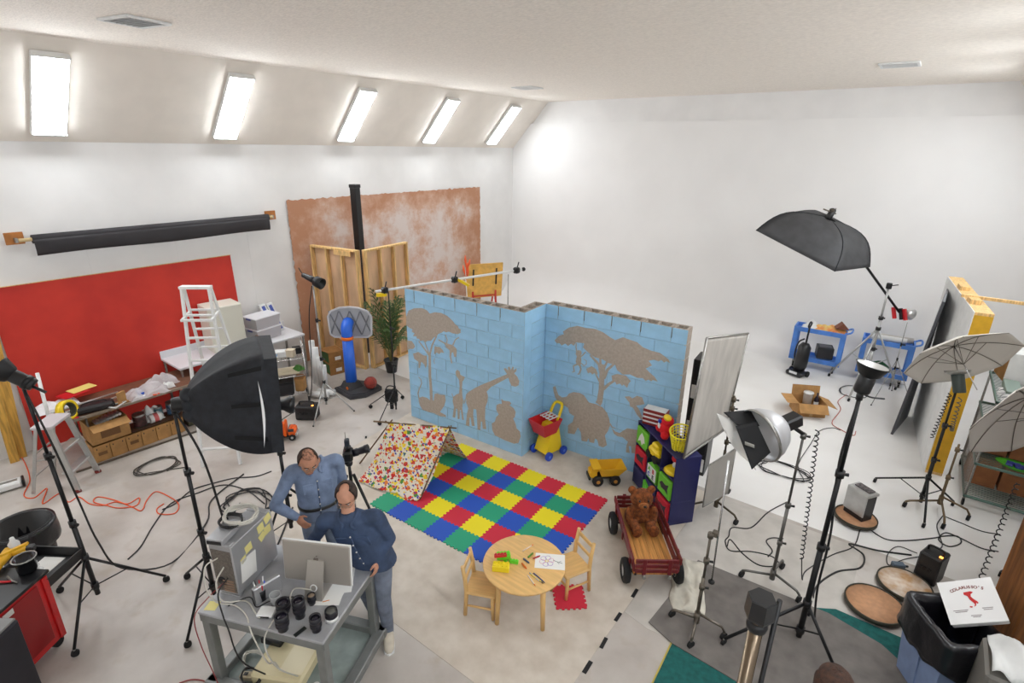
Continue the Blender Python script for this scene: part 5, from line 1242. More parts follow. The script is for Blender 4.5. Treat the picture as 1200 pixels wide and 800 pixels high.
# ================================================================ reflectors and grip stands by the shelf
def quadpanel(name, pts, m, frame, label, cat, nf=10, wob=.012, fr=.014):
    o0 = Vector(pts[0]); t = empty(name, o0, 0, label, cat); p = [Vector(q)-o0 for q in pts]
    n_ = (p[1]-p[0]).cross(p[3]-p[0]).normalized()
    def f(u, v):
        q = (p[0]*(1-u)+p[1]*u)*(1-v)+(p[3]*(1-u)+p[2]*u)*v
        e = math.sin(PI*u)*math.sin(PI*v)
        return q+n_*wob*(e+.6*math.sin(u*14+v*5)*e+.4*noise.noise(Vector((u*5, v*5, 1))))
    MB().grid(f, 24, 24).build('fabric', m, t, solid=.004)
    if frame:
        for i in range(4): MB().cyl(p[i], p[(i+1) % 4], fr, n=8).build('frame_tube', frame, t)
    return t
silver = mat('silver_fabric', (196, 190, 182), .5, .15, var=.08, scale=3, stretch=(3, 3, .5), bump=.25, bscale=12)
quadpanel('reflector_panel', [(-1.66, 5.55, .96), (-1.60, 5.57, 2.44), (-1.40, 6.5, 2.29), (-1.48, 6.46, 1.0)], silver, steel, 'tall silver fabric reflector panel right of the blue wall', 'reflector')
quadpanel('reflector_panel', [(-1.41, 5.72, .3), (-1.41, 5.72, .88), (-1.24, 6.12, .98), (-1.24, 6.12, .36)], mat('grey_silver', (176, 172, 166), .45, .3), steel, 'small grey reflector panel beside the toy shelf', 'reflector', wob=.004, fr=.009)
def c_stand(loc, h, feet, label, m=dsteel, casters=True, r=.014, knobs=(.5, .8)):
    t = empty('grip_stand', (*loc, 0), 0, label, 'grip stand')
    MB().cyl((0, 0, .1), (0, 0, h*.55), r*1.2, n=12).build('pole', m, t); MB().cyl((0, 0, h*.5), (0, 0, h), r*.85, n=12).build('pole', m, t)
    for k in knobs:
        c = MB().cyl((0, 0, h*k-.025), (0, 0, h*k+.025), r*1.9, n=12).build('collar', m, t); MB().cyl((0, 0, h*k), (.055, .02, h*k), .007, .013, 8).build('knob', blackp, c)
    MB().cyl((0, 0, .08), (0, 0, .2), r*2, n=12).build('leg_hub', m, t)
    for i, (fx, fy) in enumerate(feet):
        f = Vector((fx-loc[0], fy-loc[1], .085)); a = Vector((0, 0, .13+.03*i)); b = a.lerp(f, .88); b.z = .1+.02*i
        lg_ = MB().tube([a, b, f], r*.95, 8).build('leg', m, t)
        if casters:
            MB().cyl(f+Vector((-.014, .005, -.047)), f+Vector((.014, -.005, -.047)), .038, n=14).build('caster', rubber, lg_); MB().cyl(f, f-Vector((0, 0, .03)), .012, n=8).build('caster_stem', m, lg_)
    return t
c_stand((-1.36, 6.15), 1.62, [(-1.35, 6.65), (-1.08, 6.05), (-1.62, 5.9)], 'dark steel grip stand behind the toy shelf holding the reflectors', mat('bronze_steel', (92, 82, 68), .4, .7), knobs=(.62, .9, .97))
c_stand((-.94, 4.24), 1.12, [(-1.17, 4.23), (-.9, 4.0), (-.69, 4.28), ], 'short steel grip stand on the grey carpet beside the wagon', dsteel, knobs=(.45, .72, .97))
t = empty('hanging_rod', (-.88, 4.3, .56), 0, 'thin bright metal arm with a black end hanging at the short grip stand', 'grip arm')
MB().cyl((0, 0, 0), (-.04, .05, 1.25), .008, n=8).build('rod', chrome, t); MB().lathe([(0, -.02), (.028, -.015), (.03, 0), (.01, .015), (0, .015)], 14).build('rubber_end', rubber, t)
MB().box((-.03, -.03, .54), (.05, .06, .05), b=.006).build('grip_head', dsteel, t)
t = empty('floor_cloth', (-1.2, 4.72, .004), .4, 'crumpled pale canvas cloth on the floor behind the wagon wheel', 'cloth')
MB().grid(lambda u, v: ((u-.5)*(.3+.1*v)+.05*noise.noise(Vector((u*3, v*3, 2))), (v-.5)*.75+.05*noise.noise(Vector((u*3, v*3, 7))), .012+.07*max(0, .5+noise.noise(Vector((u*5, v*6, 4)))+.3*math.sin(u*16))*math.sin(PI*u)*math.sin(PI*v)**.5), 26, 34).build('canvas', mat('canvas', (206, 200, 186), .9, var=.08), t, solid=.004)

# big dish light on its rolling stand
c3 = (-.5, 5.28)
c_stand(c3, 1.82, [(-.78, 5.2), (-.22, 5.2), (-.46, 5.6)], 'dark steel rolling stand carrying the big silver dish light', mat('gunmetal', (110, 108, 104), .35, .8), knobs=(.3, .55, .98))
hcw = D(926, 494, 5.08)
t = empty('dish_light', hcw, 0, 'large silver dish light with black flags and white diffusion cloth', 'studio light')
dd = (D(884, 513, 5.0)-hcw).normalized(); Md = aim((0, 0, 0), dd)
MB().box((0, 0, 0), (.13, .12, .2), Md, b=.015).build('lamp_head', blackp, t)
MB().cyl(Vector((c3[0], c3[1], 1.8))-hcw, (0, 0, -.03), .02, n=8).build('mount', blackp, t)
MB().box((.0, -.065, -.02), (.09, .01, .11), Md, b=.004).build('control_panel', mat('panel_grey', (120, 118, 116), .5), t)
pr_ = [(.06, .09), (.12, .11), (.185, .17), (.235, .26), (.25, .34)]
MB().lathe(pr_, 36, Md).build('dish', mat('dish_silver', (205, 205, 207), .42, .45), t, solid=.004)
MB().lathe([(.246, .33), (.258, .33), (.258, .355), (.246, .355), (.246, .33)], 36, Md).build('dish_rim', steel, t)
blkcard = mat('black_card', (26, 26, 28), .8)
def quad(name, pts, m, n=10, wob=0., th=.005):
    q = [Vector(a)-hcw for a in pts]; nn = (q[1]-q[0]).cross(q[3]-q[0]).normalized()
    MB().grid(lambda u, v: q[0].lerp(q[1], u).lerp(q[3].lerp(q[2], u), v)+nn*wob*math.sin(u*8+v*5)*(.3+v), n, n).build(name, m, t, solid=th)
quad('black_flag', [D(862, 499, 4.88), D(886, 494, 4.86), D(903, 530, 4.8), D(881, 550, 4.78)], blkcard)
quad('black_flag', [D(848, 483, 5.08), D(879, 480, 5.12), D(890, 499, 5.0), D(864, 498, 4.96)], blkcard)
quad('tape_strip', [D(873, 517, 4.80), D(884, 521, 4.79), D(884, 525, 4.79), D(873, 521, 4.80)], mat('grey_tape', (150, 148, 140), .6), 2)
quad('diffusion_cloth', [D(840, 484, 5.12), D(868, 496, 5.06), D(886, 551, 4.9), D(856, 520, 5.05)], mat('white_cloth', (236, 234, 230), .8), 16, .03)
def coil_cord(name, a, b, turns, rad, m, label, sag=0.):
    a, b = Vector(a), Vector(b); d = (b-a); L = d.length; d.normalize(); x = d.orthogonal().normalized(); y = d.cross(x); n = turns*8; pts = []
    for i in range(n+1):
        s = i/n; q = a.lerp(b, s)-Vector((0, 0, sag*math.sin(PI*s))); an = 2*PI*turns*s; pts.append(q+(x*math.cos(an)+y*math.sin(an))*rad)
    return tag(MB().tube(pts, .006, 5).build(name, m), label, 'cable')
cs = Vector((*c3, 0))
coil_cord('spiral_cable', cs+_right*.12+Vector((0, 0, 1.85)), cs+_right*.26+Vector((0, 0, .35)), 26, .017, cablem, 'coiled black cord hanging from the big dish light')
cable('floor_cable', [cs+_right*.26+Vector((0, 0, .36)), cs+_right*.32+Vector((0, .02, .06)), P(945, 668, .008), P(975, 650, .008), P(1000, 640, .008), P(1008, 620, .008)], .006, cablem, 'black cord running from the coiled cord to the silver case')

# black stand in the right foreground with an upward reflector
bs = (-.13, 4.74)
light_stand(bs, 2.5, [(.18, 4.53), (-.67, 4.22), (-.1, 5.08)], 'tall black light stand in the right foreground on the grey carpet', hub=.42, low=.1, rp=.019)
t = empty('studio_flash', (*bs, 2.5), 0, 'black flash with an upturned bowl reflector on the tall right stand', 'flash')
da = (Vector((0, 0, 1))+_right*.18).normalized(); Mh = aim((0, 0, .04), da)
MB().lathe([(0, 0), (.05, 0), (.06, .02), (.06, .13), (.05, .15), (0, .15)], 20, Mh).build('body', blackp, t)
MB().lathe([(.055, .14), (.08, .16), (.115, .235), (.12, .24), (.11, .238), (.07, .17), (0, .16)], 26, Mh).build('reflector', black, t)
MB().lathe([(.0, .17), (.06, .175), (.108, .239)], 26, Mh).build('reflector_lining', MATS['lining'], t)
MB().cyl((0, 0, -.02), (0, 0, .05), .025, n=10).build('mount', blackp, t)
MB().tube(bez([(.03, .0, .03), _right*.1+Vector((0, 0, .0)), _right*.2+Vector((0, 0, -.01))], 4), .007, 6).build('lever', blackp, t)
b0 = Vector((*bs, 0))
cable('flash_cable', [b0+Vector((0, 0, 2.5)), b0+_right*-.03+Vector((0, 0, 1.9)), b0+_right*.05+Vector((0, 0, 1.2)), b0+_right*.06+Vector((0, 0, .6)), b0+_right*.1+Vector((0, .25, .03)), P(955, 690, .008), P(980, 670, .008), P(1008, 665, .008), P(1012, 650, .008), P(995, 637, .008), P(1030, 645, .008), P(1068, 650, .012)], .01, cablem, 'thick black cable from the tall right stand to the power pack')

# discs, case, packs on the white floor
tan = mat('tan_top', (196, 146, 108), .7, var=.06, scale=20); rimm = mat('disc_rim', (52, 48, 34), .5)
def disc(u, v, r, label, h=.06, messy=False, tilt=0):
    c = P(u, v, h); t = empty('drum_lid', (c.x, c.y, 0), 0, label, 'round dolly', 'round tan topped dollies')
    MB().lathe([(0, h-.03), (r, h-.03), (r, h+.012), (r-.012, h+.012), (r-.012, h), (0, h)], 36).build('rim', rimm, t)
    MB().lathe([(0, h+.001), (r-.013, h+.001), (r-.013, h+.004), (0, h+.004)], 36).build('top', mat('tan_messy', (190, 146, 100), .7, c2=(226, 214, 200), scale=9) if messy else tan, t)
    for k in range(3):
        a = k*2*PI/3+.5; MB().cyl((r*.75*math.cos(a)-.01, r*.75*math.sin(a), .017), (r*.75*math.cos(a)+.01, r*.75*math.sin(a), .017), .017, n=10).build('caster', rubber, t)
    return t
disc(1003, 605, .235, 'round tan dolly carrying the silver case on the white floor')
disc(1025, 707, .265, 'clean round tan dolly in front of the blue bin')
disc(1060, 684, .25, 'paint spattered round tan dolly behind the clean one', messy=True)
t = empty('silver_case', P(1004, 603, .065), YAW+R(20), 'silver and black equipment case standing on a round dolly', 'case')
MB().box((0, 0, .17), (.17, .26, .34), b=.01).build('case_body', mat('case_dark', (38, 36, 36), .5), t)
MB().box((-.09, 0, .22), (.02, .27, .3), b=.006).build('aluminium_panel', alu, t); MB().box((0, 0, .36), (.19, .28, .04), b=.008).build('aluminium_lid', alu, t)
MB().box((0.02, -.0, .385), (.1, .2, .02), b=.004).build('controls', mat('ctrl', (90, 84, 84), .5, var=.5, scale=30), t)
pack((.82, 6.42, 0), R(-20), 'black power pack with an orange light behind the round dollies', (.2, .24, .34))
t = empty('cable_plug', P(1052, 664, .01), .5, 'small blue-grey plug box on the white floor', 'plug')
MB().box((0, 0, .025), (.12, .07, .05), b=.006).build('plug_body', mat('plug_grey', (90, 104, 118), .5), t); MB().cyl((.06, 0, .02), (.1, 0, .02), .012, n=8).build('plug_tip', blackp, t)
cable('floor_cable', fl((1012, 612), (1022, 622), (1040, 632), (1065, 633), (1095, 630), (1105, 628), (1122, 628), (1126, 636), (1112, 640), (1100, 632), (1108, 624), (1125, 630), (1150, 642), (1170, 646)), .007, cablem, 'black cable looping on the white floor by the rolling stand')
cable('floor_cable', fl((1105, 604), (1098, 615), (1102, 630), (1104, 640), (1095, 648)), .006, cablem, 'thin cable under the small rolling stand')
cable('floor_cable', fl((1105, 604), (1125, 612), (1150, 622), (1172, 626)), .006, cablem, 'thin cable running to the wooden post')
cable('floor_cable', fl((1090, 650), (1060, 655), (1042, 662), (1040, 650), (1052, 640), (1075, 648)), .005, cablem, 'thin looped cable before the power pack')
# long loops on the grey vinyl
cable('floor_cable', fl((922, 588), (900, 600), (880, 618), (858, 618), (854, 628), (850, 634), (856, 645), (880, 646), (905, 652), (912, 662), (890, 662), (870, 648), (856, 632), (852, 640)), .007, cablem, 'black cable looped on the grey floor under the dish light')
cable('floor_cable', fl((900, 652), (905, 645), (898, 634), (905, 630), (918, 631)), .007, cablem, 'black cable end with a plug on the grey floor')
cable('coiled_cable', coil(918, 551, .33, .2, 4, 9)+[P(935, 545, .01), P(950, 520, .01), P(960, 505, .01), P(975, 501, .01), P(985, 504, .01)], .006, cablem, 'coil of thin dark cable on the white floor behind the dish light', n=3)
cable('red_cable', fl((1003, 505), (1000, 510), (985, 503), (975, 495), (985, 480), (982, 470), (992, 462)), .006, mat('red_cord', (190, 90, 70), .5), 'thin red cable on the white floor near the cardboard box')
cable('coiled_cable', coil(1000, 458, .25, .3, 2, 4), .007, cablem, 'small tangle of cable at the feet of the boom stand', n=3)

# ================================================================ far right: boom softbox, carts, vacuum, carton
bo_ = (-.3, 11.7)
light_stand(bo_, 2.02, [(-.93, 12.05), (.2, 12.1), (-.45, 10.94)], 'tall silver stand supporting the boom of the far softbox', hub=1.25, low=.5, m=alu, rp=.022)
pa, pb, pv = D(976, 258, 9.3), D(1054, 366, 10.0), Vector((bo_[0], bo_[1], 2.06))
t = empty('boom_softbox', pv, 0, 'black softbox hung on a tilted boom above the white floor', 'softbox')
cl, cf_, cr_ = D(886, 270, 9.4), D(978, 318, 8.9), D(1019, 313, 9.3); cb_ = cl+cr_-cf_; ap = D(972, 256, 9.35)
cor = [cl, cf_, cr_, cb_]; cen = (cl+cr_)/2
def bsk(u, v):
    k = u*4; i = int(k) % 4; f = k-int(k); e = cor[i].lerp(cor[(i+1) % 4], f); tp_ = ap+(e-cen)*.1
    q = tp_.lerp(e, v); outward = (e-cen).normalized(); axis_ = (ap-cen).normalized()
    return q+axis_*.16*math.sin(PI*v)+outward*.14*math.sin(PI*v)-pv
MB().grid(bsk, 32, 12, True).build('fabric_shell', mat('softbox_grey', (62, 62, 64), .6, var=.12, scale=6, bump=.1), t, solid=.006)
MB().grid(lambda u, v: (cl.lerp(cf_, u)).lerp(cb_.lerp(cr_, u), v)*.97+cen*.03-pv+(ap-cen)*.04, 4, 4).build('diffuser', MATS['diffuser_cloth'], t, solid=.004)
for c in cor[:3]: MB().tube([bsk_ for bsk_ in [ (ap+(c-cen)*.1).lerp(c, s)+(ap-cen).normalized()*.165*math.sin(PI*s)+(c-cen).normalized()*.145*math.sin(PI*s)-pv for s in [i/10 for i in range(11)]]], .009, 6).build('seam', blackcloth, t)
MB().cyl(pa-pv, pb-pv, .022, n=10).build('boom_arm', black, t)
mb = MB(); mb.lathe([(0, -.1), (.05, -.1), (.055, .1), (.03, .12), (0, .12)], 14, aim(ap-pv+Vector((0, 0, .06)), (ap-cen))); mb.build('flash_body', blackp, t)
rg = random.Random(2)
for k in range(4): MB().cyl(ap-pv+Vector((rg.uniform(-.08, .08), rg.uniform(-.08, .08), .08)), ap-pv+Vector((rg.uniform(-.12, .12), rg.uniform(-.12, .12), .16)), .012, n=6).build('clamp_lever', dsteel, t)
MB().box(pv-pv+Vector((0, 0, .0)), (.09, .09, .1), b=.01).build('pivot', black, t); MB().cyl((0, 0, .0), _right*.16+Vector((0, 0, .02)), .01, n=6).build('pivot_handle', black, t)
for k, (m_, off) in enumerate(((redplastic, -.05), (blackp, .06), (redplastic, .12))): MB().bar(pb-pv+Vector((off-.06, 0, .08)), pb-pv+Vector((off, -.03, -.12)), .05, .05).build('spring_clamp', m_, t)
MB().lathe([(0, 0), (.05, 0), (.11, .12), (.105, .12), (.045, .01), (0, .01)], 18, aim(pb-pv+_right*.12, _right+Vector((0, 0, -.35)))).build('clip_reflector', mat('clip_alu', (210, 210, 210), .3, .8), t)
light_stand((.1, 11.5), 1.5, [(-.1, 11.0), (.5, 11.3), (.15, 12.0)], 'thin silver stand next to the boom stand', hub=.8, low=.3, m=steel, casters=False, rp=.008)
bcart = mat('cart_blue', (82, 134, 214), .45, var=.06)
def blue_cart(loc, rz, w, label):
    t = empty('utility_cart', loc, rz, label, 'cart', 'blue utility carts by the white cove')
    d = .42
    for z, h in ((.2, .07), (.82, .07)):
        mb = MB(); taper(mb, (w/2, d/2), (w/2, d/2), z-.02, z+h, .03); mb.build('tray', bcart, t)
    for sx in (-1, 1):
        for sy in (-1, 1):
            MB().box((sx*(w/2-.045), sy*(d/2-.02), .52), (.09, .04, .6), b=.01).build('post', bcart, t)
            w_ = MB().cyl((sx*(w/2-.1)-.015, sy*(d/2-.08), .06), (sx*(w/2-.1)+.015, sy*(d/2-.08), .06), .06, n=14).build('caster', rubber, t)
            MB().box((sx*(w/2-.1), sy*(d/2-.08), .13), (.05, .04, .1)).build('fork', steel, w_)
    MB().tube(bez([(w/2-.02, -d/2+.04, .88), (w/2+.08, -d/2+.06, .93), (w/2+.08, d/2-.06, .93), (w/2-.02, d/2-.04, .88)], 4), .018, 8).build('push_handle', bcart, t)
blue_cart((-1.28, 12.36, .001), R(2), .94, 'blue plastic utility cart with food packaging, left of the pair')
blue_cart((-.1, 12.4, .001), R(2), .86, 'blue plastic utility cart with paper rolls, right of the pair behind the boom stand')
def heap(name, c, w, d, h, m, label, cat, s):
    t = empty(name, c, 0, label, cat); MB().grid(lambda a, b: crumple(a, b, w, d, h, s), 20, 14, False).build('heap', m, t); return t
heap('food_packets', (-1.15, 12.36, .835), .66, .34, .2, mat('packets', (226, 120, 60), .5, c2=(226, 206, 120), scale=9), 'heap of colourful food packets on the left blue cart', 'packets', 3.)
heap('white_bag', (-1.46, 12.36, .835), .34, .34, .2, whitep, 'white bag on the left blue cart beside the packets', 'bag', 6.)
t = empty('brown_packet', (-.92, 12.34, .96), .3, 'brown folded carton tent on the left blue cart', 'packet')
MB().prism([(-.12, 0), (.12, 0), (0, .12)], -.1, .1, basis((1, 0, 0), (0, 0, 1), (0, -1, 0))).build('folded_card', mat('packet_brown', (120, 70, 50), .7), t)
t = empty('black_box', (-1.13, 12.34, .285), R(15), 'black box with a grey top on the lower shelf of the left blue cart', 'box')
MB().box((0, 0, .12), (.3, .3, .24), b=.012).build('box_body', mat('box_black', (34, 34, 38), .5), t); MB().box((0, 0, .245), (.22, .22, .012), b=.004).build('top_inset', mat('grey_inset', (90, 90, 94), .5), t)
for k in range(2):
    t = empty('paper_roll', (-.12+.1*k, 12.34+.12*k, .915), R(4), ('white paper roll lying on the right blue cart, front one', 'grey paper roll lying on the right blue cart, back one')[k], 'paper roll', 'rolls on the right blue cart')
    MB().lathe([(.02, -.3), (.055, -.3), (.055, .3), (.02, .3), (.02, -.3)], 16, Matrix.Rotation(PI/2, 4, 'Y')).build('roll', (whitep, mat('roll_grey', (196, 192, 186), .7))[k], t)
heap('green_cloth', (-.2, 12.38, .22), .5, .3, .26, mat('dark_green_cloth', (24, 84, 44), .9), 'dark green cloth on the lower shelf of the right blue cart', 'cloth', 5.)
heap('clear_bag', (.16, 12.36, .22), .24, .28, .14, clearp, 'clear plastic bag on the lower shelf of the right blue cart', 'plastic bag', 9.)
t = empty('vacuum_cleaner', (-1.46, 11.72, 0), R(-20), 'black upright vacuum cleaner in front of the left blue cart', 'vacuum cleaner')
vb = mat('vacuum_black', (26, 26, 28), .35)
mb = MB(); mb.box((0, -.05, .06), (.34, .26, .1), b=.03); mb.build('floor_head', vb, t)
for s in (-1, 1): MB().cyl((s*.17-.02, .05, .06), (s*.17+.02, .05, .06), .06, n=14).build('wheel', rubber, t)
MB().tube([(0, .02, .08), (0, .04, .2), (0, .07, .6), (0, .09, .68)], [.09, .125, .12, .06], 18).build('bag_body', vb, t)
MB().tube([(0, .09, .66), (0, .11, 1.02)], .018, 10).build('handle_tube', black, t); MB().tube(bez([(0, .11, 1.0), (0, .16, 1.08), (0, .1, 1.12), (0, .06, 1.04), (0, .1, .98)], 4), .016, 8).build('handle_grip', vb, t)
MB().tube(bez([(-.11, .04, .2), (-.16, .05, .4), (-.14, .07, .65), (-.05, .1, .75)], 5), .016, 8).build('hose', vb, t)
MB().box((0, -.18, .09), (.16, .01, .05), b=.003).build('badge', mat('badge_white', (220, 220, 220), .4), t)
t = empty('open_carton', (-.98, 9.98, 0), R(28), 'open cardboard carton with a white jar on the white floor', 'box')
mb = MB(); taper(mb, (.23, .2), (.23, .2), 0, .24, .006); mb.build('box_body', card, t)
for s, ax_, a in ((1, 'x', 30), (-1, 'x', 50), (1, 'y', 80), (-1, 'y', -40)):
    if ax_ == 'x': MB().box((.09, 0, 0), (.18, .4, .004), Matrix.Translation((s*.23, 0, .24)) @ Matrix.Rotation(PI*(s < 0), 4, 'Z') @ Matrix.Rotation(R(-a+50), 4, 'Y')).build('flap', card, t)
    else: MB().box((0, .09, 0), (.46, .18, .004), Matrix.Translation((0, s*.2, .24)) @ Matrix.Rotation(PI*(s < 0), 4, 'Z') @ Matrix.Rotation(R(a), 4, 'X')).build('flap', card, t)
MB().box((0, -.2015, .12), (.05, .003, .22)).build('packing_tape', mat('packing_tape', (206, 172, 120), .4), t); MB().box((.2315, -.05, .1), (.003, .1, .08)).build('address_label', paper, t)
t = empty('jar', (-1.02, 10.1, .01), 0, 'white jar standing in the open carton', 'jar')
MB().lathe([(0, 0), (.07, 0), (.075, .3), (.08, .31), (.07, .31), (.065, .02), (0, .02)], 18).build('jar_body', whitep, t); MB().lathe([(.08, .29), (.083, .29), (.083, .32), (0, .32)], 18).build('lid', whitep, t)
t = empty('bottle', (-.88, 10.1, .01), 0, 'dark bottle standing in the open carton', 'bottle')
MB().lathe([(0, 0), (.04, 0), (.04, .22), (.015, .28), (.015, .34), (0, .34)], 14).build('bottle_glass', mat('dark_glass', (44, 40, 52), .2), t); MB().lathe([(.041, .08), (.041, .18)], 14).build('paper_label', whitep, t)

# ================================================================ right wall: flats, umbrellas, wire shelving
t = empty('set_wall', (.78, 8.95, 0), math.atan2(2.5, -.27), 'white set wall with pine top and yellow end standing at the right', 'set wall')
L = 2.5
MB().box((L/2, .045, 1.2), (L, .012, 2.4), b=.002).build('white_face', whitep, t)
MB().box((L/2, -.06, 2.38), (L, .2, .04), b=.003).build('top_plate', pine, t); MB().box((L/2, -.06, .02), (L, .2, .04), b=.003).build('bottom_plate', pine, t)
MB().box((.015, -.06, 1.2), (.03, .2, 2.32), b=.002).build('yellow_end', mat('yellow_paint', (216, 166, 34), .6, var=.05), t)
for x in (.8, 1.6, 2.48): MB().box((x, -.06, 1.2), (.04, .18, 2.3)).build('stud', pine, t)
for x in (.6, 1.5): MB().box((x, -.03, 2.43), (.25, .12, .06), b=.004).build('top_block', pine, t)
t = empty('grey_flat', (.3, 10.2, 0), 0, 'dark grey foam flat leaning against the white set wall', 'flat')
gflat = mat('grey_foam', (124, 124, 127), .8, var=.04)
p = [Vector(q)-Vector((.3, 10.2, 0)) for q in ((.28, 9.98, .0), (.44, 10.9, .0), (.5, 11.1, 2.25), (.45, 10.05, 2.25))]
MB().add(p, [(0, 1, 2, 3)]).build('board', gflat, t, solid=.03)
MB().bar(p[0], p[3], .034, .034, (0, 1, 0)).build('edge', mat('foam_edge', (70, 70, 74), .8), t)
tag(MB().bar((.6, 9.62, 2.46), (1.4, 9.72, 2.44), .05, .04).build('pine_stick', pine), 'long pine stick lying across the top of the white set wall', 'stick')
t = empty('white_box', (1.45, 9.35, 1.5), R(10), 'white box standing on the upper shelf behind the umbrellas', 'box')
MB().box((0, 0, .2), (.5, .4, .4), b=.004).build('box_body', whitep, t); MB().box((-.252, 0, .2), (.004, .38, .38)).build('brown_side', card, t)
t = empty('wire_shelving', (1.13, 8.3, 0), 0, 'green wire shelving unit holding brown boxes at the right wall', 'shelving')
grw = mat('epoxy_green', (96, 122, 112), .4, .2); W3, D3 = .7, 1.25
for x in (.02, W3-.02):
    for y in (.02, D3-.02):
        MB().cyl((x, y, .08), (x, y, 1.5), .014, n=10).build('post', steel, t); MB().cyl((x-.012, y, .05), (x+.012, y, .05), .05, n=12).build('caster', rubber, t)
for z in (.14, .62, 1.02, 1.48):
    s = MB().box((W3/2, .01, z), (W3, .02, .035), b=.004).box((W3/2, D3-.01, z), (W3, .02, .035), b=.004).box((.01, D3/2, z), (.02, D3, .035), b=.004).box((W3-.01, D3/2, z), (.02, D3, .035), b=.004).build('shelf_rim', grw, t)
    mb = MB()
    for k in range(24): mb.cyl((0, .05*(k+.5), z+.012), (W3, .05*(k+.5), z+.012), .0045, n=5)
    mb.build('shelf_wires', grw, s)
mb = MB()
for k in range(20): mb.cyl((.0, .06*(k+.5), .14), (.0, .06*(k+.5), 1.02), .003, n=5)
mb.build('side_grid', steel, t)
for k, (z, h) in enumerate(((.165, .4), (.165, .4), (.65, .3), (.65, .3))):
    tag(MB().box((1.3+.33*(k % 2), 8.62+.3, z+h/2), (.3, .5, h), b=.005).build('brown_box', mat('box_rust', (152, 96, 56), .7, var=.1)), ('left brown box on the lowest wire shelf', 'right brown box on the lowest wire shelf', 'left brown box on the second wire shelf', 'right brown box on the second wire shelf')[k], 'box', 'brown boxes on the wire shelving')
t = empty('green_tray', (1.55, 8.44, .645), R(-10), 'lime green oval tray with blue packets on the wire shelving', 'tray')
MB().lathe([(0, .0), (.15, .0), (.2, .04), (.205, .045), (.15, .012), (0, .01)], 24, Matrix.Diagonal((1.1, .6, 1, 1))).build('tray_body', grnplastic, t)
for k in range(3): MB().box((-.08+.08*k, 0, .03), (.07, .12, .03), rz=.3*k, b=.006).build('blue_packet', mat('packet_blue', (50, 60, 150), .4), t)
heap('striped_cloth', (1.45, 8.6, 1.5), .55, .5, .12, mat('striped', (226, 224, 220), .8, c2=(60, 60, 64), scale=14, stretch=(.3, 3, 1)), 'black and white striped cloth on top of the wire shelving', 'cloth', 2.)
t = empty('orange_bag', (1.72, 8.45, 1.5), 0, 'orange paper bag at the right edge on top of the shelving', 'bag')
MB().ball((0, 0, .1), (.1, .09, .1), 12, 8).build('bag_body', mat('orange_paper', (216, 150, 70), .7), t); MB().ball((0, 0, .2), (.05, .05, .04), 10, 6).build('bag_neck', MATS['orange_paper'], t)
tag(MB().box((1.3, 8.75, 1.54), (.16, .5, .09), Matrix.Identity(4), b=.006).build('grey_green_box', mat('sage_box', (130, 146, 136), .5)), 'grey green box on top of the wire shelving by the umbrella', 'box')

def umbrella(hub, axis, R_, depth, label, inner, shaft, nrib=8, rot=0.):
    """hub: centre of the canopy; axis points from the opening to the hub"""
    a = Vector(axis).normalized(); t = empty('photo_umbrella', hub, 0, label, 'umbrella', 'white photo umbrellas')
    M_ = aim((0, 0, 0), a)
    def can(u, v):
        an = u*2*PI+rot; k = u*nrib-math.floor(u*nrib); edge = 1-.07*math.sin(PI*k)*v
        r = R_*v*edge; return M_ @ Vector((r*math.cos(an), r*math.sin(an), -depth*v**2.0-(.03*math.sin(PI*k)*v*(1-v))))
    MB().grid(can, nrib*6, 10).build('canopy', inner, t, solid=.003)
    for k in range(nrib):
        an = 2*PI*k/nrib+rot; pts = [M_ @ Vector((R_*v*math.cos(an), R_*v*math.sin(an), -depth*v**2-.008)) for v in [i/8 for i in range(9)]]
        rb_ = MB().tube(pts, .004, 5).build('rib', dsteel, t)
        MB().tube([M_ @ Vector((0, 0, -depth*1.3)), pts[4]], .003, 5).build('stretcher', dsteel, rb_)
    MB().tube([M_ @ Vector((0, 0, .03)), M_ @ Vector((0, 0, -shaft))], .006, 8).build('shaft', chrome, t); MB().ball(M_ @ Vector((0, 0, .03)), .014, 8, 6).build('tip', blackp, t)
    return t
umbm = mat('umbrella_white', (214, 208, 200), .8); umbm.node_tree.nodes['Principled BSDF'].inputs['Transmission Weight'].default_value = 0
ua = (.71, 7.95)
light_stand(ua, 1.62, [(.19, 8.19), (.76, 7.43), (1.05, 8.2)], 'black light stand holding the white umbrella flash at the right', hub=.42, low=.15)
hubp = D(1118, 405, 6.5)
umbrella(hubp, _fh*.8+Vector((0, 0, .6)), .585, .2, 'white photo umbrella opened above the right light stand', umbm, .6, rot=.2)
t = empty('studio_flash', (*ua, 1.62), 0, 'dark flash head with a steel collar below the white umbrella', 'flash')
dv = (hubp-Vector((*ua, 1.72))).normalized()
MB().lathe([(0, -.12), (.06, -.12), (.065, -.1), (.065, .1), (.06, .12), (0, .12)], 18, aim((0, 0, .12), dv)).build('body', mat('flash_green', (52, 62, 58), .45), t)
MB().lathe([(.06, .1), (.12, .12), (.13, .15), (.125, .15), (.06, .13)], 24, aim((0, 0, .12), dv)).build('collar', steel, t)
MB().cyl((0, 0, 0), (0, 0, .06), .025, n=10).build('mount', steel, t)
coil_cord('spiral_cable', Vector((*ua, 1.6))-_right*.06, Vector((*ua, 1.0))-_right*.12, 14, .018, cablem, 'coiled cord hanging under the right umbrella flash')
coil_cord('spiral_cable', Vector((*ua, 1.55))+_right*.08, Vector((*ua, 1.1))+_right*.1, 12, .02, dsteel, 'grey coiled cord bunched on the right light stand', sag=.1)
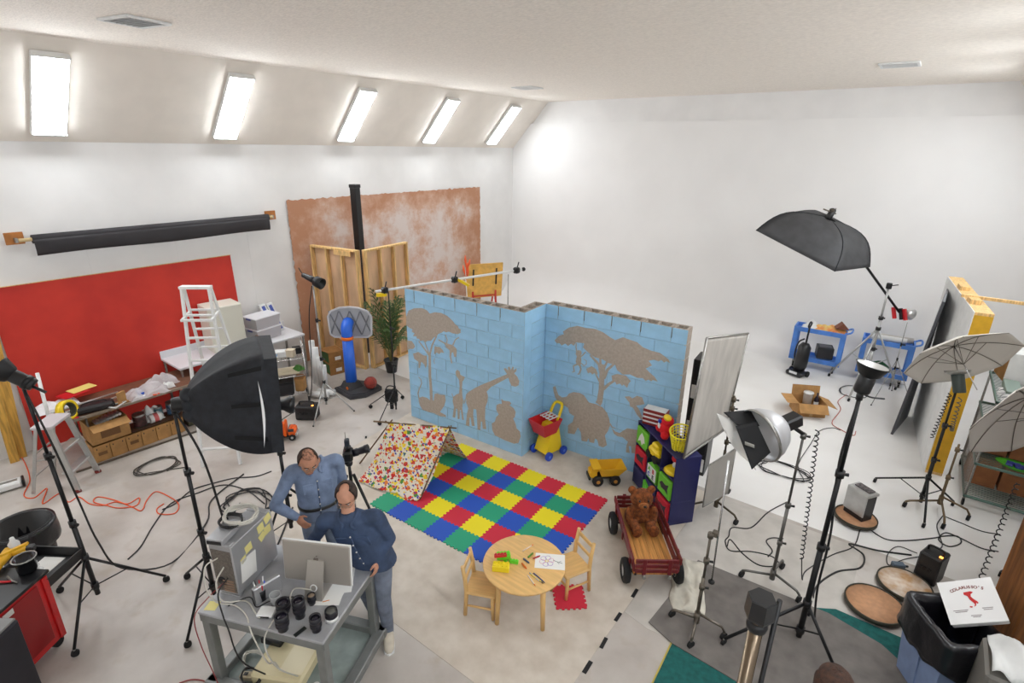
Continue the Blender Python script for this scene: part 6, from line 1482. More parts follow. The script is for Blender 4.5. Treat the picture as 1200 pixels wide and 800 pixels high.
c_stand((.9, 8.0), .95, [(.55, 7.78), (.95, 7.55), (1.2, 7.95)], 'short brown rolling stand in front of the wire shelving', mat('brown_steel', (118, 100, 76), .45, .6), knobs=(.5, .92))
ub = (1.62, 6.6)
light_stand(ub, 1.65, [(1.45, 6.95), (1.8, 6.8), (1.66, 6.2)], 'black light stand at the right edge with the second umbrella', hub=.6, low=.25)
hub2 = D(1206, 464, 5.6)
umbrella(hub2, _fh*.9+Vector((0, 0, .42))-_right*.15, .76, .2, 'second photo umbrella cut off by the right edge', umbm, .7, rot=.5)
t = empty('studio_flash', (*ub, 1.65), 0, 'flash head of the second umbrella at the right edge', 'flash')
dv = (hub2-Vector((*ub, 1.75))).normalized()
MB().lathe([(0, -.12), (.06, -.12), (.065, .1), (.06, .12), (0, .12)], 18, aim((0, 0, .1), dv)).build('body', blackp, t); MB().cyl((0, 0, 0), (0, 0, .06), .025, n=10).build('mount', steel, t)
coil_cord('spiral_cable', D(1193, 565, 6.1), D(1145, 690, 5.4), 20, .022, cablem, 'coiled black cord hanging at the right edge beside the wooden post')

# ================================================================ foreground right: bin, pizza box, post, pole
t = empty('waste_bin', (.88, 4.86, 0), R(33), 'blue-grey plastic waste bin with a black liner at the lower right', 'trash can')
binb = mat('bin_blue', (132, 150, 186), .5, var=.05)
mb = MB(); taper(mb, (.17, .2), (.22, .26), .0, .74, .008); mb.build('bin_body', binb, t)
for s in (-1, 1):
    MB().bar((s*.175, -.0, .02), (s*.225, .0, .62), .012, .05, (0, 1, 0)).build('moulded_rib', binb, t); MB().bar((.0, s*.205, .02), (.0, s*.262, .62), .05, .012, (0, 1, 0)).build('moulded_rib', binb, t)
def bag2(u, v):
    a = u*2*PI; c, s = math.cos(a), math.sin(a); k = (abs(c)**9+abs(s)**9)**(-1/9); n_ = noise.noise(Vector((c*3, s*3, v*3)))+.6*noise.noise(Vector((c*9, s*9, v*6)))
    if v < .5: q = v/.5; f = 1.1+.09*n_*(1-q)+.05*(1-q); z = .47+.10*noise.noise(Vector((c*2, s*2, 5)))*(1-q)+.3*q
    else: q = (v-.5)/.5; f = 1.1-.26*min(1, q*3)-.08*q; z = .775-.6*max(0, q-.3)
    return (.225*k*c*f, .265*k*s*f, z+.015*n_)
MB().grid(bag2, 48, 16).build('bag_liner', bagm, t, solid=.003)
cx_, cy_, nz_ = Vector((.82, .117, .561)), Vector((-.322, .904, .281)), Vector((-.474, -.411, .779)); pc_ = Vector((.947, 5.033, .88))
t = empty('pizza_box', pc_, 0, 'white pizza box with red map and brown lettering on the blue bin', 'pizza box'); PB = basis(cx_, cy_, nz_)
PW, PD_ = .37, .365
MB().box((0, 0, -.024), (PW, PD_, .044), PB, b=.003).build('box_body', whitep, t); MB().box((0, 0, .0), (PW+.008, PD_+.008, .004), PB).build('lid', mat('pizza_white', (232, 230, 228), .7), t)
MB().box((0, -PD_/2-.004, -.02), (PW*.96, .004, .036), PB).build('front_flap', whitep, t)
br = mat('print_maroon', (128, 66, 60), .7); rd = mat('print_red', (196, 40, 40), .7); gy = mat('print_grey', (150, 140, 138), .7)
word = "COLARUSSO'S"
for i, ch in enumerate(word):
    a = (i-5)/5; x = a*.105; y = .118-.022*a*a; ro = -a*.38
    text_mesh('letter', ch, .034, br, t, PB @ Matrix.Translation((x, y, .0026)) @ Matrix.Rotation(ro, 4, 'Z'))
boot = [(-.03, .075), (.02, .08), (.035, .07), (.015, .055), (.01, .035), (.02, .015), (.04, -.01), (.045, -.025), (.035, -.03), (.03, -.02), (.022, -.045), (.008, -.052), (.018, -.035), (.012, -.02), (-.005, .01), (-.012, .04), (-.032, .055)]
MB().prism([(x-.0, y) for x, y in boot], .002, .0034, PB).build('map_print', rd, t); MB().prism([(-.02, -.045), (-.002, -.05), (-.008, -.06), (-.022, -.055)], .002, .0034, PB).build('map_print', rd, t)
for x, y, w_ in ((-.09, -.075, .1), (-.09, -.088, .08), (.09, -.07, .07), (.09, -.083, .06), (.0, -.125, .07), (0, -.137, .05)): MB().box((x, y, .0026), (w_, .006, .0012), PB).build('small_print', gy, t)
t = empty('wooden_post', (1.36, 5.36, 0), R(30), 'thick old timber post at the right edge behind the bin', 'post')
oldw = mat('old_timber', (150, 92, 38), .7, c2=(96, 56, 22), scale=5, stretch=(5, 5, .35), bump=.3, bscale=12)
MB().box((-.09, 0, 2.16), (.2, .3, 4.32), b=.012).build('timber', oldw, t); MB().box((.125, .0, 2.16), (.2, .3, 4.32), b=.012).build('timber', oldw, t)
MB().box((-.05, -.155, .72), (.1, .02, .1), b=.004).build('bracket', blackp, t)
tag(MB().bar((1.2, 4.72, 0.0), (1.6, 4.9, 1.4), .06, .06).build('timber_brace', oldw), 'slanted timber brace beside the post at the lower right corner', 'timber')
t = empty('white_cloth', P(1190, 782, .9), 0, 'white cloth heaped at the lower right corner', 'cloth')
MB().grid(lambda u, v: ((u-.5)*.3, (v-.5)*.4, .05+.12*math.sin(PI*u)*math.sin(PI*v)+.03*math.sin(u*12+v*5)), 16, 16).build('drape', whitep, t, solid=.004)
c_ = P(1190, 782, .9); MB().box((0, 0, -.44), (.34, .42, .9), b=.02).build('stool', mat('stool_grey', (120, 116, 110), .6), t)
cp = D(889, 722, 1.95); bp_ = Vector((cp.x, cp.y, 0))
t = empty('chrome_pole', bp_, 0, 'chrome tube with a black cap in the near foreground', 'pole')
MB().cyl((0, 0, 0), (0, 0, cp.z), .025, n=24).build('tube', mat('tube_chrome', (120, 106, 90), .25, 1.), t); MB().lathe([(.025, 0), (.034, .005), (.037, .02), (.034, .035), (.025, .04)], 24, Matrix.Translation((0, 0, cp.z-.06))).build('ring', black, t)
MB().lathe([(0, 0), (.05, 0), (.052, .01), (.05, .085), (.046, .09), (0, .09)], 6, Matrix.Translation((0, 0, cp.z)), smooth=False).build('cap', blackp, t)
c2_ = D(898, 760, 1.95); tag(MB().cyl((c2_.x+.005, c2_.y+.03, 0), (c2_.x+.005, c2_.y+.03, D(905, 690, 1.95).z), .009, n=10).build('black_rod', black), 'thin black rod standing beside the chrome tube', 'rod')

# ================================================================ behind the blue wall
t = empty('storage_tower', (-1.93, 7.0, 0), R(5), 'tall black and white drawer tower behind the right end of the blue wall', 'storage tower')
MB().box((0, 0, .85), (.34, .36, 1.7), b=.008).build('frame', blackp, t)
for k in range(6): MB().box((0, -.182, .16+k*.27), (.3, .012, .2), b=.004).build('drawer_front', (whitep, black)[k % 2], t)

light_stand((-6.52, 5.42), 2.15, [(-6.9, 5.9), (-6.45, 5.0), (-7.05, 5.3)], 'thin black stand at the left end of the blue wall', hub=.5, low=.2, rp=.01)
light_stand((-5.32, 6.95), 2.35, [(-5.6, 7.4), (-5.0, 7.3), (-5.35, 6.6)], 'stand behind the blue wall holding the right end of the bar', hub=.5, low=.2, rp=.01, m=steel)
t = empty('background_bar', (-6.52, 5.42, 2.2), 0, 'white metal bar clamped across behind the blue wall', 'bar')
A_, B_ = Vector((-.12, -.16, -.03)), Vector((1.35, 1.75, .22))
MB().cyl(A_, B_, .02, n=10).build('tube', whitep, t)
for s, m_ in ((.06, blackp), (.52, blackp), (.95, blackp)):
    q = A_.lerp(B_, s); MB().box(q, (.1, .1, .1), b=.02).build('clamp', m_, t); MB().cyl(q, q+Vector((.03, .02, .14)), .01, n=6).build('clamp_lever', black, t)
MB().bar(A_.lerp(B_, .54), A_.lerp(B_, .54)+Vector((.16, .1, -.1)), .05, .04).build('yellow_handle', yelplastic, t); MB().bar(A_+Vector((.0, .02, -.06)), A_+Vector((.12, .12, -.05)), .05, .05).build('yellow_tape', yelplastic, t)
MB().ball(B_, .035, 10, 8).build('end_knob', blackp, t)
t = empty('sandbag', (-6.72, 5.5, .02), .5, 'small black bag on the stand leg at the left end of the blue wall', 'bag')
MB().box((0, 0, .24), (.22, .1, .24), b=.03).build('bag_body', mat('bag_cloth', (22, 22, 24), .8), t); MB().tube(bez([(-.1, 0, .34), (-.05, 0, .42), (.05, 0, .42), (.1, 0, .34)], 4), .01, 6).build('strap', blackp, t)
MB().box((0, 0, .06), (.05, .05, .12)).build('hanging_end', MATS['bag_cloth'], t)
t = empty('yellow_board', (-9.2, 10.9, 0), R(58), 'yellow board on a red folding frame before the brown backdrop', 'board')
MB().box((0, 0, .98), (1.0, .03, .95), Matrix.Rotation(R(8), 4, 'X'), b=.004).build('panel', mat('board_yellow', (222, 172, 84), .6, var=.08), t)
for s in (-.32, .32):
    MB().bar((s, -.16, 0), (s, -.08, .85), .05, .03).build('red_leg', mat('frame_red', (196, 60, 46), .5), t); MB().bar((s, .3, 0), (s, .0, .8), .04, .03).build('red_leg', MATS['frame_red'], t)
    MB().bar((s, -.13, .85), (s, -.19, 1.3), .04, .03).build('dark_bracket', black, t)
MB().bar((-.32, -.11, .55), (.32, -.11, .55), .03, .03).build('red_rail', MATS['frame_red'], t)
t = empty('red_stem_plant', (-8.9, 9.9, 0), 0, 'thin stem with orange red blossoms before the brown backdrop', 'plant')
MB().tube(bez([(0, 0, 0), (.02, 0, .6), (-.02, 0, 1.2), (0, 0, 1.5)], 5), .012, 6).build('stem', whitep, t)
for k, (x, z) in enumerate(((-.08, 1.42), (.03, 1.5), (.1, 1.6), (-.02, 1.68), (.06, 1.38))):
    MB().tube([(0, 0, z-.2), (x, .0, z), (x*1.3, .0, z+.12)], [.006, .03, .008], 8).build('blossom', mat('blossom_orange', (232, 96, 48), .6), t)
# ================================================================ computer cart
ca = R(23); CX, CY = Vector((math.cos(ca), math.sin(ca), 0)), Vector((-math.sin(ca), math.cos(ca), 0)); C0 = Vector((-3.88, 1.13, 0)); CW, CD, CZ = 1.1, .82, .88
def cw(x, y, z=CZ): return C0+CX*x+CY*y+Vector((0, 0, z))
gsteel = mat('grey_steel', (128, 130, 128), .45, .35, var=.06, scale=8); gtop = mat('grey_top', (168, 168, 170), .45, .2, var=.05)
t = empty('computer_cart', C0, ca, 'grey steel cart carrying a computer and camera lenses at the lower left', 'cart')
MB().box((CW/2, CD/2, CZ-.012), (CW, CD, .024), b=.005).build('top', gtop, t)
for y in (.015, CD-.015): MB().box((CW/2, y, CZ-.055), (CW-.02, .03, .07), b=.004).build('top_rail', gsteel, t)
for x in (.015, CW-.015): MB().box((x, CD/2, CZ-.055), (.03, CD-.02, .07), b=.004).build('top_rail', gsteel, t)
for x in (.045, CW-.045):
    for y in (.045, CD-.045):
        MB().box((x, y, .45), (.07, .07, .8), b=.005).build('leg', gsteel, t)
        MB().cyl((x-.015, y, .03), (x+.015, y, .03), .03, n=12).build('caster', rubber, t)
for y in (.0, CD): MB().box((CW/2, y, .13), (CW+.1, .09, .09), b=.008).build('base_rail', gsteel, t)
for x in (.0, CW): MB().box((x, CD/2, .13), (.09, CD+.06, .09), b=.008).build('base_rail', gsteel, t)
MB().box((CW/2, CD/2, .1), (CW-.05, CD-.05, .012)).build('lower_shelf', mat('shelf_grey', (132, 142, 138), .5, var=.08), t)
CZT = CZ+.001
# tower
alum = mat('anodised', (182, 182, 184), .38, .55, var=.02)
t = empty('computer_tower', cw(.02, .2, CZT), ca, 'silver aluminium computer tower with yellow notes on its side', 'computer')
TW, TD, TH = .21, .48, .5
MB().box((TW/2, TD/2, TH/2+.012), (TW, TD, TH-.03), b=.006).build('case', alum, t)
for y in (.03, TD-.03):
    for z, h in ((.006, .012), (TH-.0, .02)): MB().box((TW/2, y, z), (TW-.02, .05, h), b=.004).build('handle_foot', alum, t)
MB().box((TW/2, -.002, TH*.5), (TW-.03, .004, TH-.1)).build('rear_panel', mat('mesh_grey', (120, 112, 104), .5, .4, var=.15, scale=60), t)
for k in range(5): MB().box((TW*.62, -.006, .06+k*.025), (.1, .006, .014), b=.002).build('rear_port', mat('port_mix', (150, 120, 100), .5), t)
MB().lathe([(0, 0), (.04, 0), (.04, .004), (0, .004)], 18, aim((TW*.35, -.004, .15), (0, -1, 0))).build('fan_grille', black, t)
yn = mat('sticky_yellow', (226, 214, 140), .8)
def note(y, z, w, h, a, m=yn, nm='sticky_note'): MB().box((TW+.002, y, z), (.002, w, h), Matrix.Translation((TW+.002, y, z)) @ Matrix.Rotation(a, 4, 'X') @ Matrix.Translation((-TW-.002, -y, -z))).build(nm, m, t)
note(.42, .46, .075, .075, .3); note(.33, .43, .075, .075, .1); note(.40, .36, .08, .075, .05); note(.33, .345, .07, .07, .4); note(.17, .36, .075, .07, .1); note(.1, .3, .06, .05, .2); note(.14, .2, .17, .2, -.12, paper, 'taped_paper')
t = empty('hard_drive', cw(.08, .3, CZT+TH+.011), ca+.1, 'small silver drive box on top of the computer tower', 'hard drive')
MB().box((.02, .02, .03), (.14, .3, .055), b=.006).build('drive_body', alum, t); MB().box((.02, -.131, .03), (.12, .004, .03)).build('port_strip', blackp, t)
def ringcable(name, c, r, n, m, label, seed, rr=.006, flat=.6):
    rg = random.Random(seed); pts = []
    for i in range(n*12):
        a = i*2*PI/12; k = 1+.1*rg.uniform(-1, 1); pts.append(c+Vector((math.cos(a)*r*k, math.sin(a)*r*k*flat, .006*(i/12)+rr)))
    return tag(MB().tube(bez(pts, 3), rr, 6).build(name, m), label, 'cable')
ringcable('coiled_cable', cw(.13, .46, CZT+TH+.07), .13, 6, cablew, 'thick coil of pale cable on top of the computer tower', 3, .008, .9)
ringcable('coiled_cable', cw(.1, .38, CZT+TH+.07), .1, 4, cablem, 'coil of black cable on top of the computer tower', 8, .006, .8)
cable('hanging_cable', [cw(.05, .4, CZT+TH+.08), cw(-.02, .45, CZT+TH+.07), cw(-.15, .5, 1.2), cw(-.25, .55, 1.1), cw(-.2, .75, 1.25), cw(-.02, .62, CZT+TH+.06)], .007, cablem, 'black cable loop sticking out left of the computer tower')
# monitor
ma_ = R(29); mc = Vector((-3.33, 1.86, 0)); MX = Vector((math.cos(ma_), math.sin(ma_), 0))
t = empty('monitor', (mc.x, mc.y, CZT), ma_, 'silver flat monitor seen from behind on the computer cart', 'monitor')
Mt = Matrix.Translation((0, 0, .27)) @ Matrix.Rotation(R(-6), 4, 'X')
MB().box((0, 0, 0), (.57, .032, .36), Mt, b=.008).build('back_shell', mat('monitor_alu', (176, 170, 162), .4, .5), t)
MB().box((0, .004, 0), (.585, .02, .375), Mt, b=.006).build('white_bezel', whitep, t); MB().box((0, .017, 0), (.53, .003, .32), Mt).build('screen', mat('screen_glow', (120, 140, 170), .2, emit=.4), t)
MB().prism([(-.022, .012), (-.012, .022), (.0, .016), (.012, .022), (.022, .012), (.018, .004), (.022, -.008), (.01, -.024), (0, -.02), (-.01, -.024), (-.022, -.008)], 0, .001, Mt @ basis((1, 0, 0), (0, 0, 1), (0, -1, 0), (0, -.0165, .03))).build('emblem', mat('emblem_grey', (120, 112, 104), .3, .5), t)
MB().prism([(0, .026), (.01, .036), (.012, .046), (.002, .036)], 0, .001, Mt @ basis((1, 0, 0), (0, 0, 1), (0, -1, 0), (0, -.0165, .03))).build('emblem_leaf', MATS['emblem_grey'], t)
mb = MB(); mb.add([(-.07, -.02, .3), (.07, -.02, .3), (.075, -.13, .004), (-.075, -.13, .004), (-.07, -.012, .3), (.07, -.012, .3), (.075, -.118, .004), (-.075, -.118, .004)], [(0, 1, 2, 3), (4, 5, 6, 7), (0, 1, 5, 4), (1, 2, 6, 5), (2, 3, 7, 6), (3, 0, 4, 7)]); mb.build('stand_leg', MATS['monitor_alu'], t)
MB().box((0, -.03, .004), (.15, .2, .006), b=.002).build('stand_foot', MATS['monitor_alu'], t); MB().lathe([(.022, 0), (.03, 0), (.03, .004), (.022, .004)], 18, aim((0, -.1, .1), (0, -1, .35))).build('cable_hole', whitep, t)
# camera lenses
lensm = mat('lens_black', (24, 22, 28), .35); lensr = mat('lens_ring', (36, 34, 42), .6)
def lens(p, r, h, label, cap=None, extra=None):
    t = empty('camera_lens', p, 0, label, 'lens', 'lenses on the computer cart')
    MB().lathe([(0, 0), (r*.8, 0), (r*.82, h*.2), (r, h*.3), (r, h*.62), (r*.94, h*.65), (r*1.02, h*.68), (r*1.02, h), (r*.9, h), (r*.8, h*.9), (0, h*.88)], 24).build('barrel', lensm, t)
    for z in (.36, .5, .76): MB().lathe([(r*1.03, h*z), (r*1.05, h*(z+.02)), (r*1.05, h*(z+.08)), (r*1.03, h*(z+.1))], 24).build('grip_ring', lensr, t)
    MB().lathe([(0, h*.9), (r*.78, h*.9), (r*.78, h*.92), (0, h*.925)], 20).build('front_element' if not cap else 'lens_cap', cap or mat('lens_glass', (30, 26, 40), .1), t)
    return t
def L_(u, v, z=CZT): p = P(u, v, z); return p
lens(L_(332, 737), .048, .14, 'black camera lens at the front left of the lens group')
lens(L_(333, 716), .052, .1, 'wide black camera lens behind the front left one')
lens(L_(352, 722), .046, .17, 'tall black camera lens in the middle of the group')
lens(L_(371, 738), .042, .13, 'small black camera lens nearest the cart\'s front edge')
l4 = lens(L_(389, 725, CZT), .046, .09, 'black camera lens with a white base at the right of the group', mat('cap_grey', (90, 90, 84), .5))
MB().lathe([(.04, 0), (.049, 0), (.049, .035), (.04, .035)], 22).build('white_base_ring', whitep, l4)
lens(L_(366, 707), .032, .09, 'short lens beside the monitor stand', mat('cap_beige', (150, 130, 110), .5))
t = empty('pen_cup', L_(307, 701), 0, 'black mesh cup full of pens beside the computer tower', 'pen cup')
MB().lathe([(0, 0), (.04, 0), (.045, .1), (.042, .1), (.037, .01), (0, .01)], 18).build('cup', black, t)
for k in range(7):
    a = k*.9; MB().cyl((.02*math.cos(a), .02*math.sin(a), .02), (.04*math.cos(a), .04*math.sin(a), .15+.02*(k % 3)), .005, n=6).build('pen', (redplastic, bluplastic, whitep, redplastic, blackp, whitep, redplastic)[k], t)
t = empty('grey_cup', L_(324, 708), 0, 'grey plastic cup beside the lenses', 'cup')
MB().lathe([(0, 0), (.035, 0), (.042, .1), (.039, .1), (.033, .008), (0, .008)], 20).build('cup_body', mat('cup_grey', (150, 150, 150), .5), t); MB().lathe([(.042, .095), (.046, .1), (.042, .105), (.039, .1)], 20).build('rim', mat('cup_grey2', (170, 170, 170), .5), t)
t = empty('external_drive', cw(.43, .28, CZT), ca-.1+R(70), 'silver external drive standing beside the computer tower', 'hard drive')
MB().box((0, 0, .075), (.22, .045, .15), b=.008).build('drive_body', alum, t); MB().box((-.111, 0, .075), (.003, .035, .12)).build('end_plate', mat('endp', (80, 80, 84), .5), t)
t = empty('router', L_(313, 719), ca+.2, 'small white router box on the front of the computer cart', 'router')
MB().box((0, 0, .018), (.13, .1, .03), b=.008).build('router_body', whitep, t); MB().box((0, -.051, .018), (.08, .003, .014)).build('ports', blackp, t)
tag(MB().box(cw(.07, .08, CZT+.001), (.09, .09, .001), rz=ca+.2).build('sticky_note', yn), 'single yellow sticky note on the left corner of the computer cart', 'note')
for k, (u, v, a) in enumerate(((393, 686, .1), (399, 680, .4), (388, 693, .25))): tag(MB().box(L_(u, v, CZT+.001+.001*k), (.21, .28, .001), rz=ca+a).build('paper_sheet', paper), ('white paper beside the monitor, lowest sheet', 'white paper beside the monitor, half covered sheet', 'white paper beside the monitor, top sheet')[k], 'paper', 'papers on the computer cart')
tag(MB().cyl(L_(378, 705, CZT+.004), L_(386, 703, CZT+.004), .004, n=6).build('pencil', mat('pencil_orange', (226, 140, 60), .5)), 'orange pencil near the monitor stand', 'pencil')
tag(MB().bar(L_(345, 745, CZT+.006), L_(358, 735, CZT+.006), .03, .008).build('multitool', mat('tool_dark', (50, 54, 52), .4, .6)), 'dark flat tool at the front edge of the computer cart', 'tool')
# cables of the cart
def cab(pts, m, r, label): return cable('computer_cable', pts, r, m, label)
cab([cw(.1, .19, CZT+.38), cw(.06, .1, CZT+.36), cw(.07, .06, CZT+.2), cw(.12, .08, CZT+.05), cw(.25, .12, CZT+.01), cw(.4, .06, CZT+.01), cw(.5, -.02, CZT-.05), cw(.6, -.03, CZT-.3), cw(.55, .1, .4), cw(.5, .2, .14)], cablew, .006, 'white cable falling from the tower over the cart front')
cab([cw(.14, .19, CZT+.3), cw(.11, .12, CZT+.2), cw(.16, .1, CZT+.05), cw(.3, .18, CZT+.01), cw(.45, .1, CZT+.01), cw(.52, .06, CZT+.02)], cablew, .006, 'white cable curling from the tower to the router')
cab([cw(.16, .19, CZT+.2), cw(.13, .1, CZT+.12), cw(.22, .02, CZT+.01), cw(.3, -.03, CZT-.06), cw(.35, -.02, .5), cw(.45, .15, .14)], cablem, .006, 'black cable falling from the tower to the lower shelf')
cab([cw(.12, .19, CZT+.15), cw(.05, .08, CZT+.08), cw(-.0, -.03, CZT-.02), cw(.02, -.05, .6), cw(.1, -.06, .3), cw(.16, -.08, .06)], mat('cable_red', (140, 50, 50), .5), .004, 'thin red cable hanging at the left front of the cart')
cab([Vector((mc.x, mc.y, CZT+.1))-CY*.12, cw(.62, .35, CZT+.05), cw(.66, .2, CZT+.02), cw(.64, .05, CZT+.02), cw(.62, -.04, CZT-.1), cw(.66, .0, .5), cw(.7, .2, .16)], cablew, .006, 'white monitor cable running over the cart front edge')
cab([cw(.2, .1, CZT+.012), cw(.3, .22, CZT+.012), cw(.42, .15, CZT+.012), cw(.48, .22, CZT+.012), cw(.6, .3, CZT+.012), cw(.7, .32, CZT+.012)], cablem, .005, 'black cable winding among the gear on the cart top')
t = empty('beige_box', cw(.5, .3, .107), ca+.1, 'flat cream box on the lower shelf of the computer cart', 'box')
MB().box((0, 0, .06), (.45, .42, .12), b=.02).build('box_body', mat('cream_case', (214, 200, 160), .5), t); MB().box((.1, .0, .122), (.2, .3, .006), b=.002).build('lid_inset', mat('cream_inset', (224, 212, 180), .5), t)
t = empty('power_brick', cw(.3, .4, .235), ca, 'black power brick on the cream box of the computer cart', 'power supply')
MB().box((0, 0, .03), (.2, .12, .06), b=.01).build('brick', blackp, t); MB().cyl((.1, 0, .03), (.16, 0, .03), .01, n=8).build('cord_end', blackp, t)
t = empty('power_strip', cw(.35, .14, .107), ca+.2, 'beige power strip on the lower shelf of the computer cart', 'power strip')
MB().box((0, 0, .025), (.36, .06, .05), b=.008).build('strip_body', mat('strip_beige', (196, 180, 150), .5), t)
for k in range(5): MB().box((-.13+k*.065, 0, .051), (.035, .03, .004)).build('socket', blackp, t)
ringcable('coiled_cable', cw(.2, .25, .12), .12, 4, cablew, 'coil of white cable at the left on the lower cart shelf', 21, .008)
ringcable('coiled_cable', cw(.62, .12, .12), .13, 4, mat('cable_teal', (70, 100, 120), .5), 'coil of blue grey cable at the front of the lower cart shelf', 22, .007)
ringcable('coiled_cable', cw(.3, .08, .18), .1, 3, cablem, 'coil of black cable at the front of the lower cart shelf', 23, .006)
tag(MB().lathe([(.012, 0), (.03, 0), (.03, .012), (.012, .012), (.012, 0)], 16, Matrix.Translation(cw(.82, .2, .107))).build('tape_ring', whitep), 'small white ring lying on the lower cart shelf', 'ring')
cable('floor_cable', fl((210, 800), (225, 796), (240, 798), (252, 806)), .006, MATS['cable_red'], 'thin red cable on the floor left of the computer cart')

# ================================================================ camera on tripod behind the men
tp0 = Vector((-4.33, 2.92, 0))
t = empty('tripod', tp0, 0, 'black tripod standing behind the two men', 'tripod')
for k in range(3):
    a = .4+k*2*PI/3; lg_ = MB().tube([(.04*math.cos(a), .04*math.sin(a), 1.02), (.42*math.cos(a), .42*math.sin(a), .01)], [.018, .012], 8).build('leg', black, t); MB().ball((.42*math.cos(a), .42*math.sin(a), .014), .014, 8, 6).build('foot', rubber, lg_)
MB().cyl((0, 0, .8), (0, 0, 1.15), .016, n=10).build('centre_column', black, t); MB().ball((0, 0, 1.15), .04, 12, 8).build('ball_head', blackp, t)
t = empty('camera_with_lens', tp0+Vector((0, 0, 1.19)), YAW+R(12), 'black camera with a long lens and flash trigger on the tripod', 'camera')
MB().box((0, 0, .065), (.1, .15, .12), b=.02).build('body', blackp, t); MB().box((-.0, .0, .15), (.07, .07, .06), b=.02).build('prism_housing', blackp, t)
MB().lathe([(0, 0), (.04, 0), (.042, .05), (.036, .06), (.04, .12), (.046, .13), (.046, .17), (.04, .17), (0, .15)], 20, aim((.05, 0, .075), (.95, 0, .25))).build('lens_barrel', lensm, t)
tr = MB().box((-.0, .0, .21), (.05, .06, .08), b=.01).build('flash_trigger', mat('trigger', (44, 50, 58), .5), t); MB().cyl((-.01, 0, .25), (-.01, 0, .33), .005, n=6).build('antenna', mat('antenna', (170, 160, 150), .5), tr)
MB().box((-.02, .0, -.02), (.06, .06, .04), b=.01).build('mount_plate', blackp, t)

# ================================================================ people
def loft(mb, rings, n=22):
    """rings: (centre, side vector, front vector)"""
    vs = []
    for c, a, b in rings:
        for k in range(n):
            an = 2*PI*k/n; ca_, sa_ = math.cos(an), math.sin(an); e = 2/2.4
            vs.append(Vector(c)+Vector(a)*math.copysign(abs(ca_)**e, ca_)+Vector(b)*math.copysign(abs(sa_)**e, sa_))
    fs = [tuple(range(n))[::-1], tuple(range((len(rings)-1)*n, len(rings)*n))]
    for i in range(len(rings)-1): fs += [(i*n+k, i*n+(k+1) % n, (i+1)*n+(k+1) % n, (i+1)*n+k) for k in range(n)]
    mb.add(vs, fs, True)
def limb(mb, pts, rs, n=16):
    q = bez(pts, 5); m = len(q); rr = []
    for i in range(m):
        s = i/(m-1)*(len(rs)-1); k = min(int(s), len(rs)-2); rr.append(rs[k]+(rs[k+1]-rs[k])*(s-k))
    mb.tube(q, rr, n); mb.ball(q[0], rr[0], n, 8); mb.ball(q[-1], rr[-1], n, 8)
def hand(mb, wrist, fwd, palmn, thumb_side, curl=.5, s=1.):
    """fwd along the fingers, palmn out of the palm, thumb_side: unit vector to the thumb"""
    f = Vector(fwd).normalized(); p = Vector(palmn); p = (p-f*p.dot(f)).normalized(); th = Vector(thumb_side); th = (th-f*th.dot(f)-p*th.dot(p)).normalized()
    w_ = Vector(wrist); c = w_+f*.048*s
    M_ = basis(th, f, p, c); mb.ball((0, 0, 0), (.044*s, .056*s, .018*s), 14, 10, M_)
    for i, (off, L) in enumerate(((.031, .07), (.011, .079), (-.010, .074), (-.029, .058))):
        b = w_+f*.085*s+th*off*s; pts = [b]; d = f.copy(); L *= s
        for j, seg in enumerate((.45, .32, .23)):
            an = curl*(.5+.5*j); d = (d*math.cos(an)+p*math.sin(an)).normalized(); pts.append(pts[-1]+d*L*seg)
        mb.tube(pts, [.0105*s, .0098*s, .0088*s, .0075*s], 10); 
        for q, r in zip(pts, (.0105, .0098, .0088, .0075)): mb.ball(q, r*s, 10, 6)
    b = w_+f*.03*s+th*.032*s; pts = [b, b+(f*.5+th*.75+p*.25).normalized()*.034*s]; pts.append(pts[-1]+(f*.85+th*.25+p*.35).normalized()*.03*s)
    mb.tube(pts, [.0135*s, .0115*s, .0088*s], 10)
    for q, r in zip(pts, (.0135, .0115, .0088)): mb.ball(q, r*s, 10, 6)
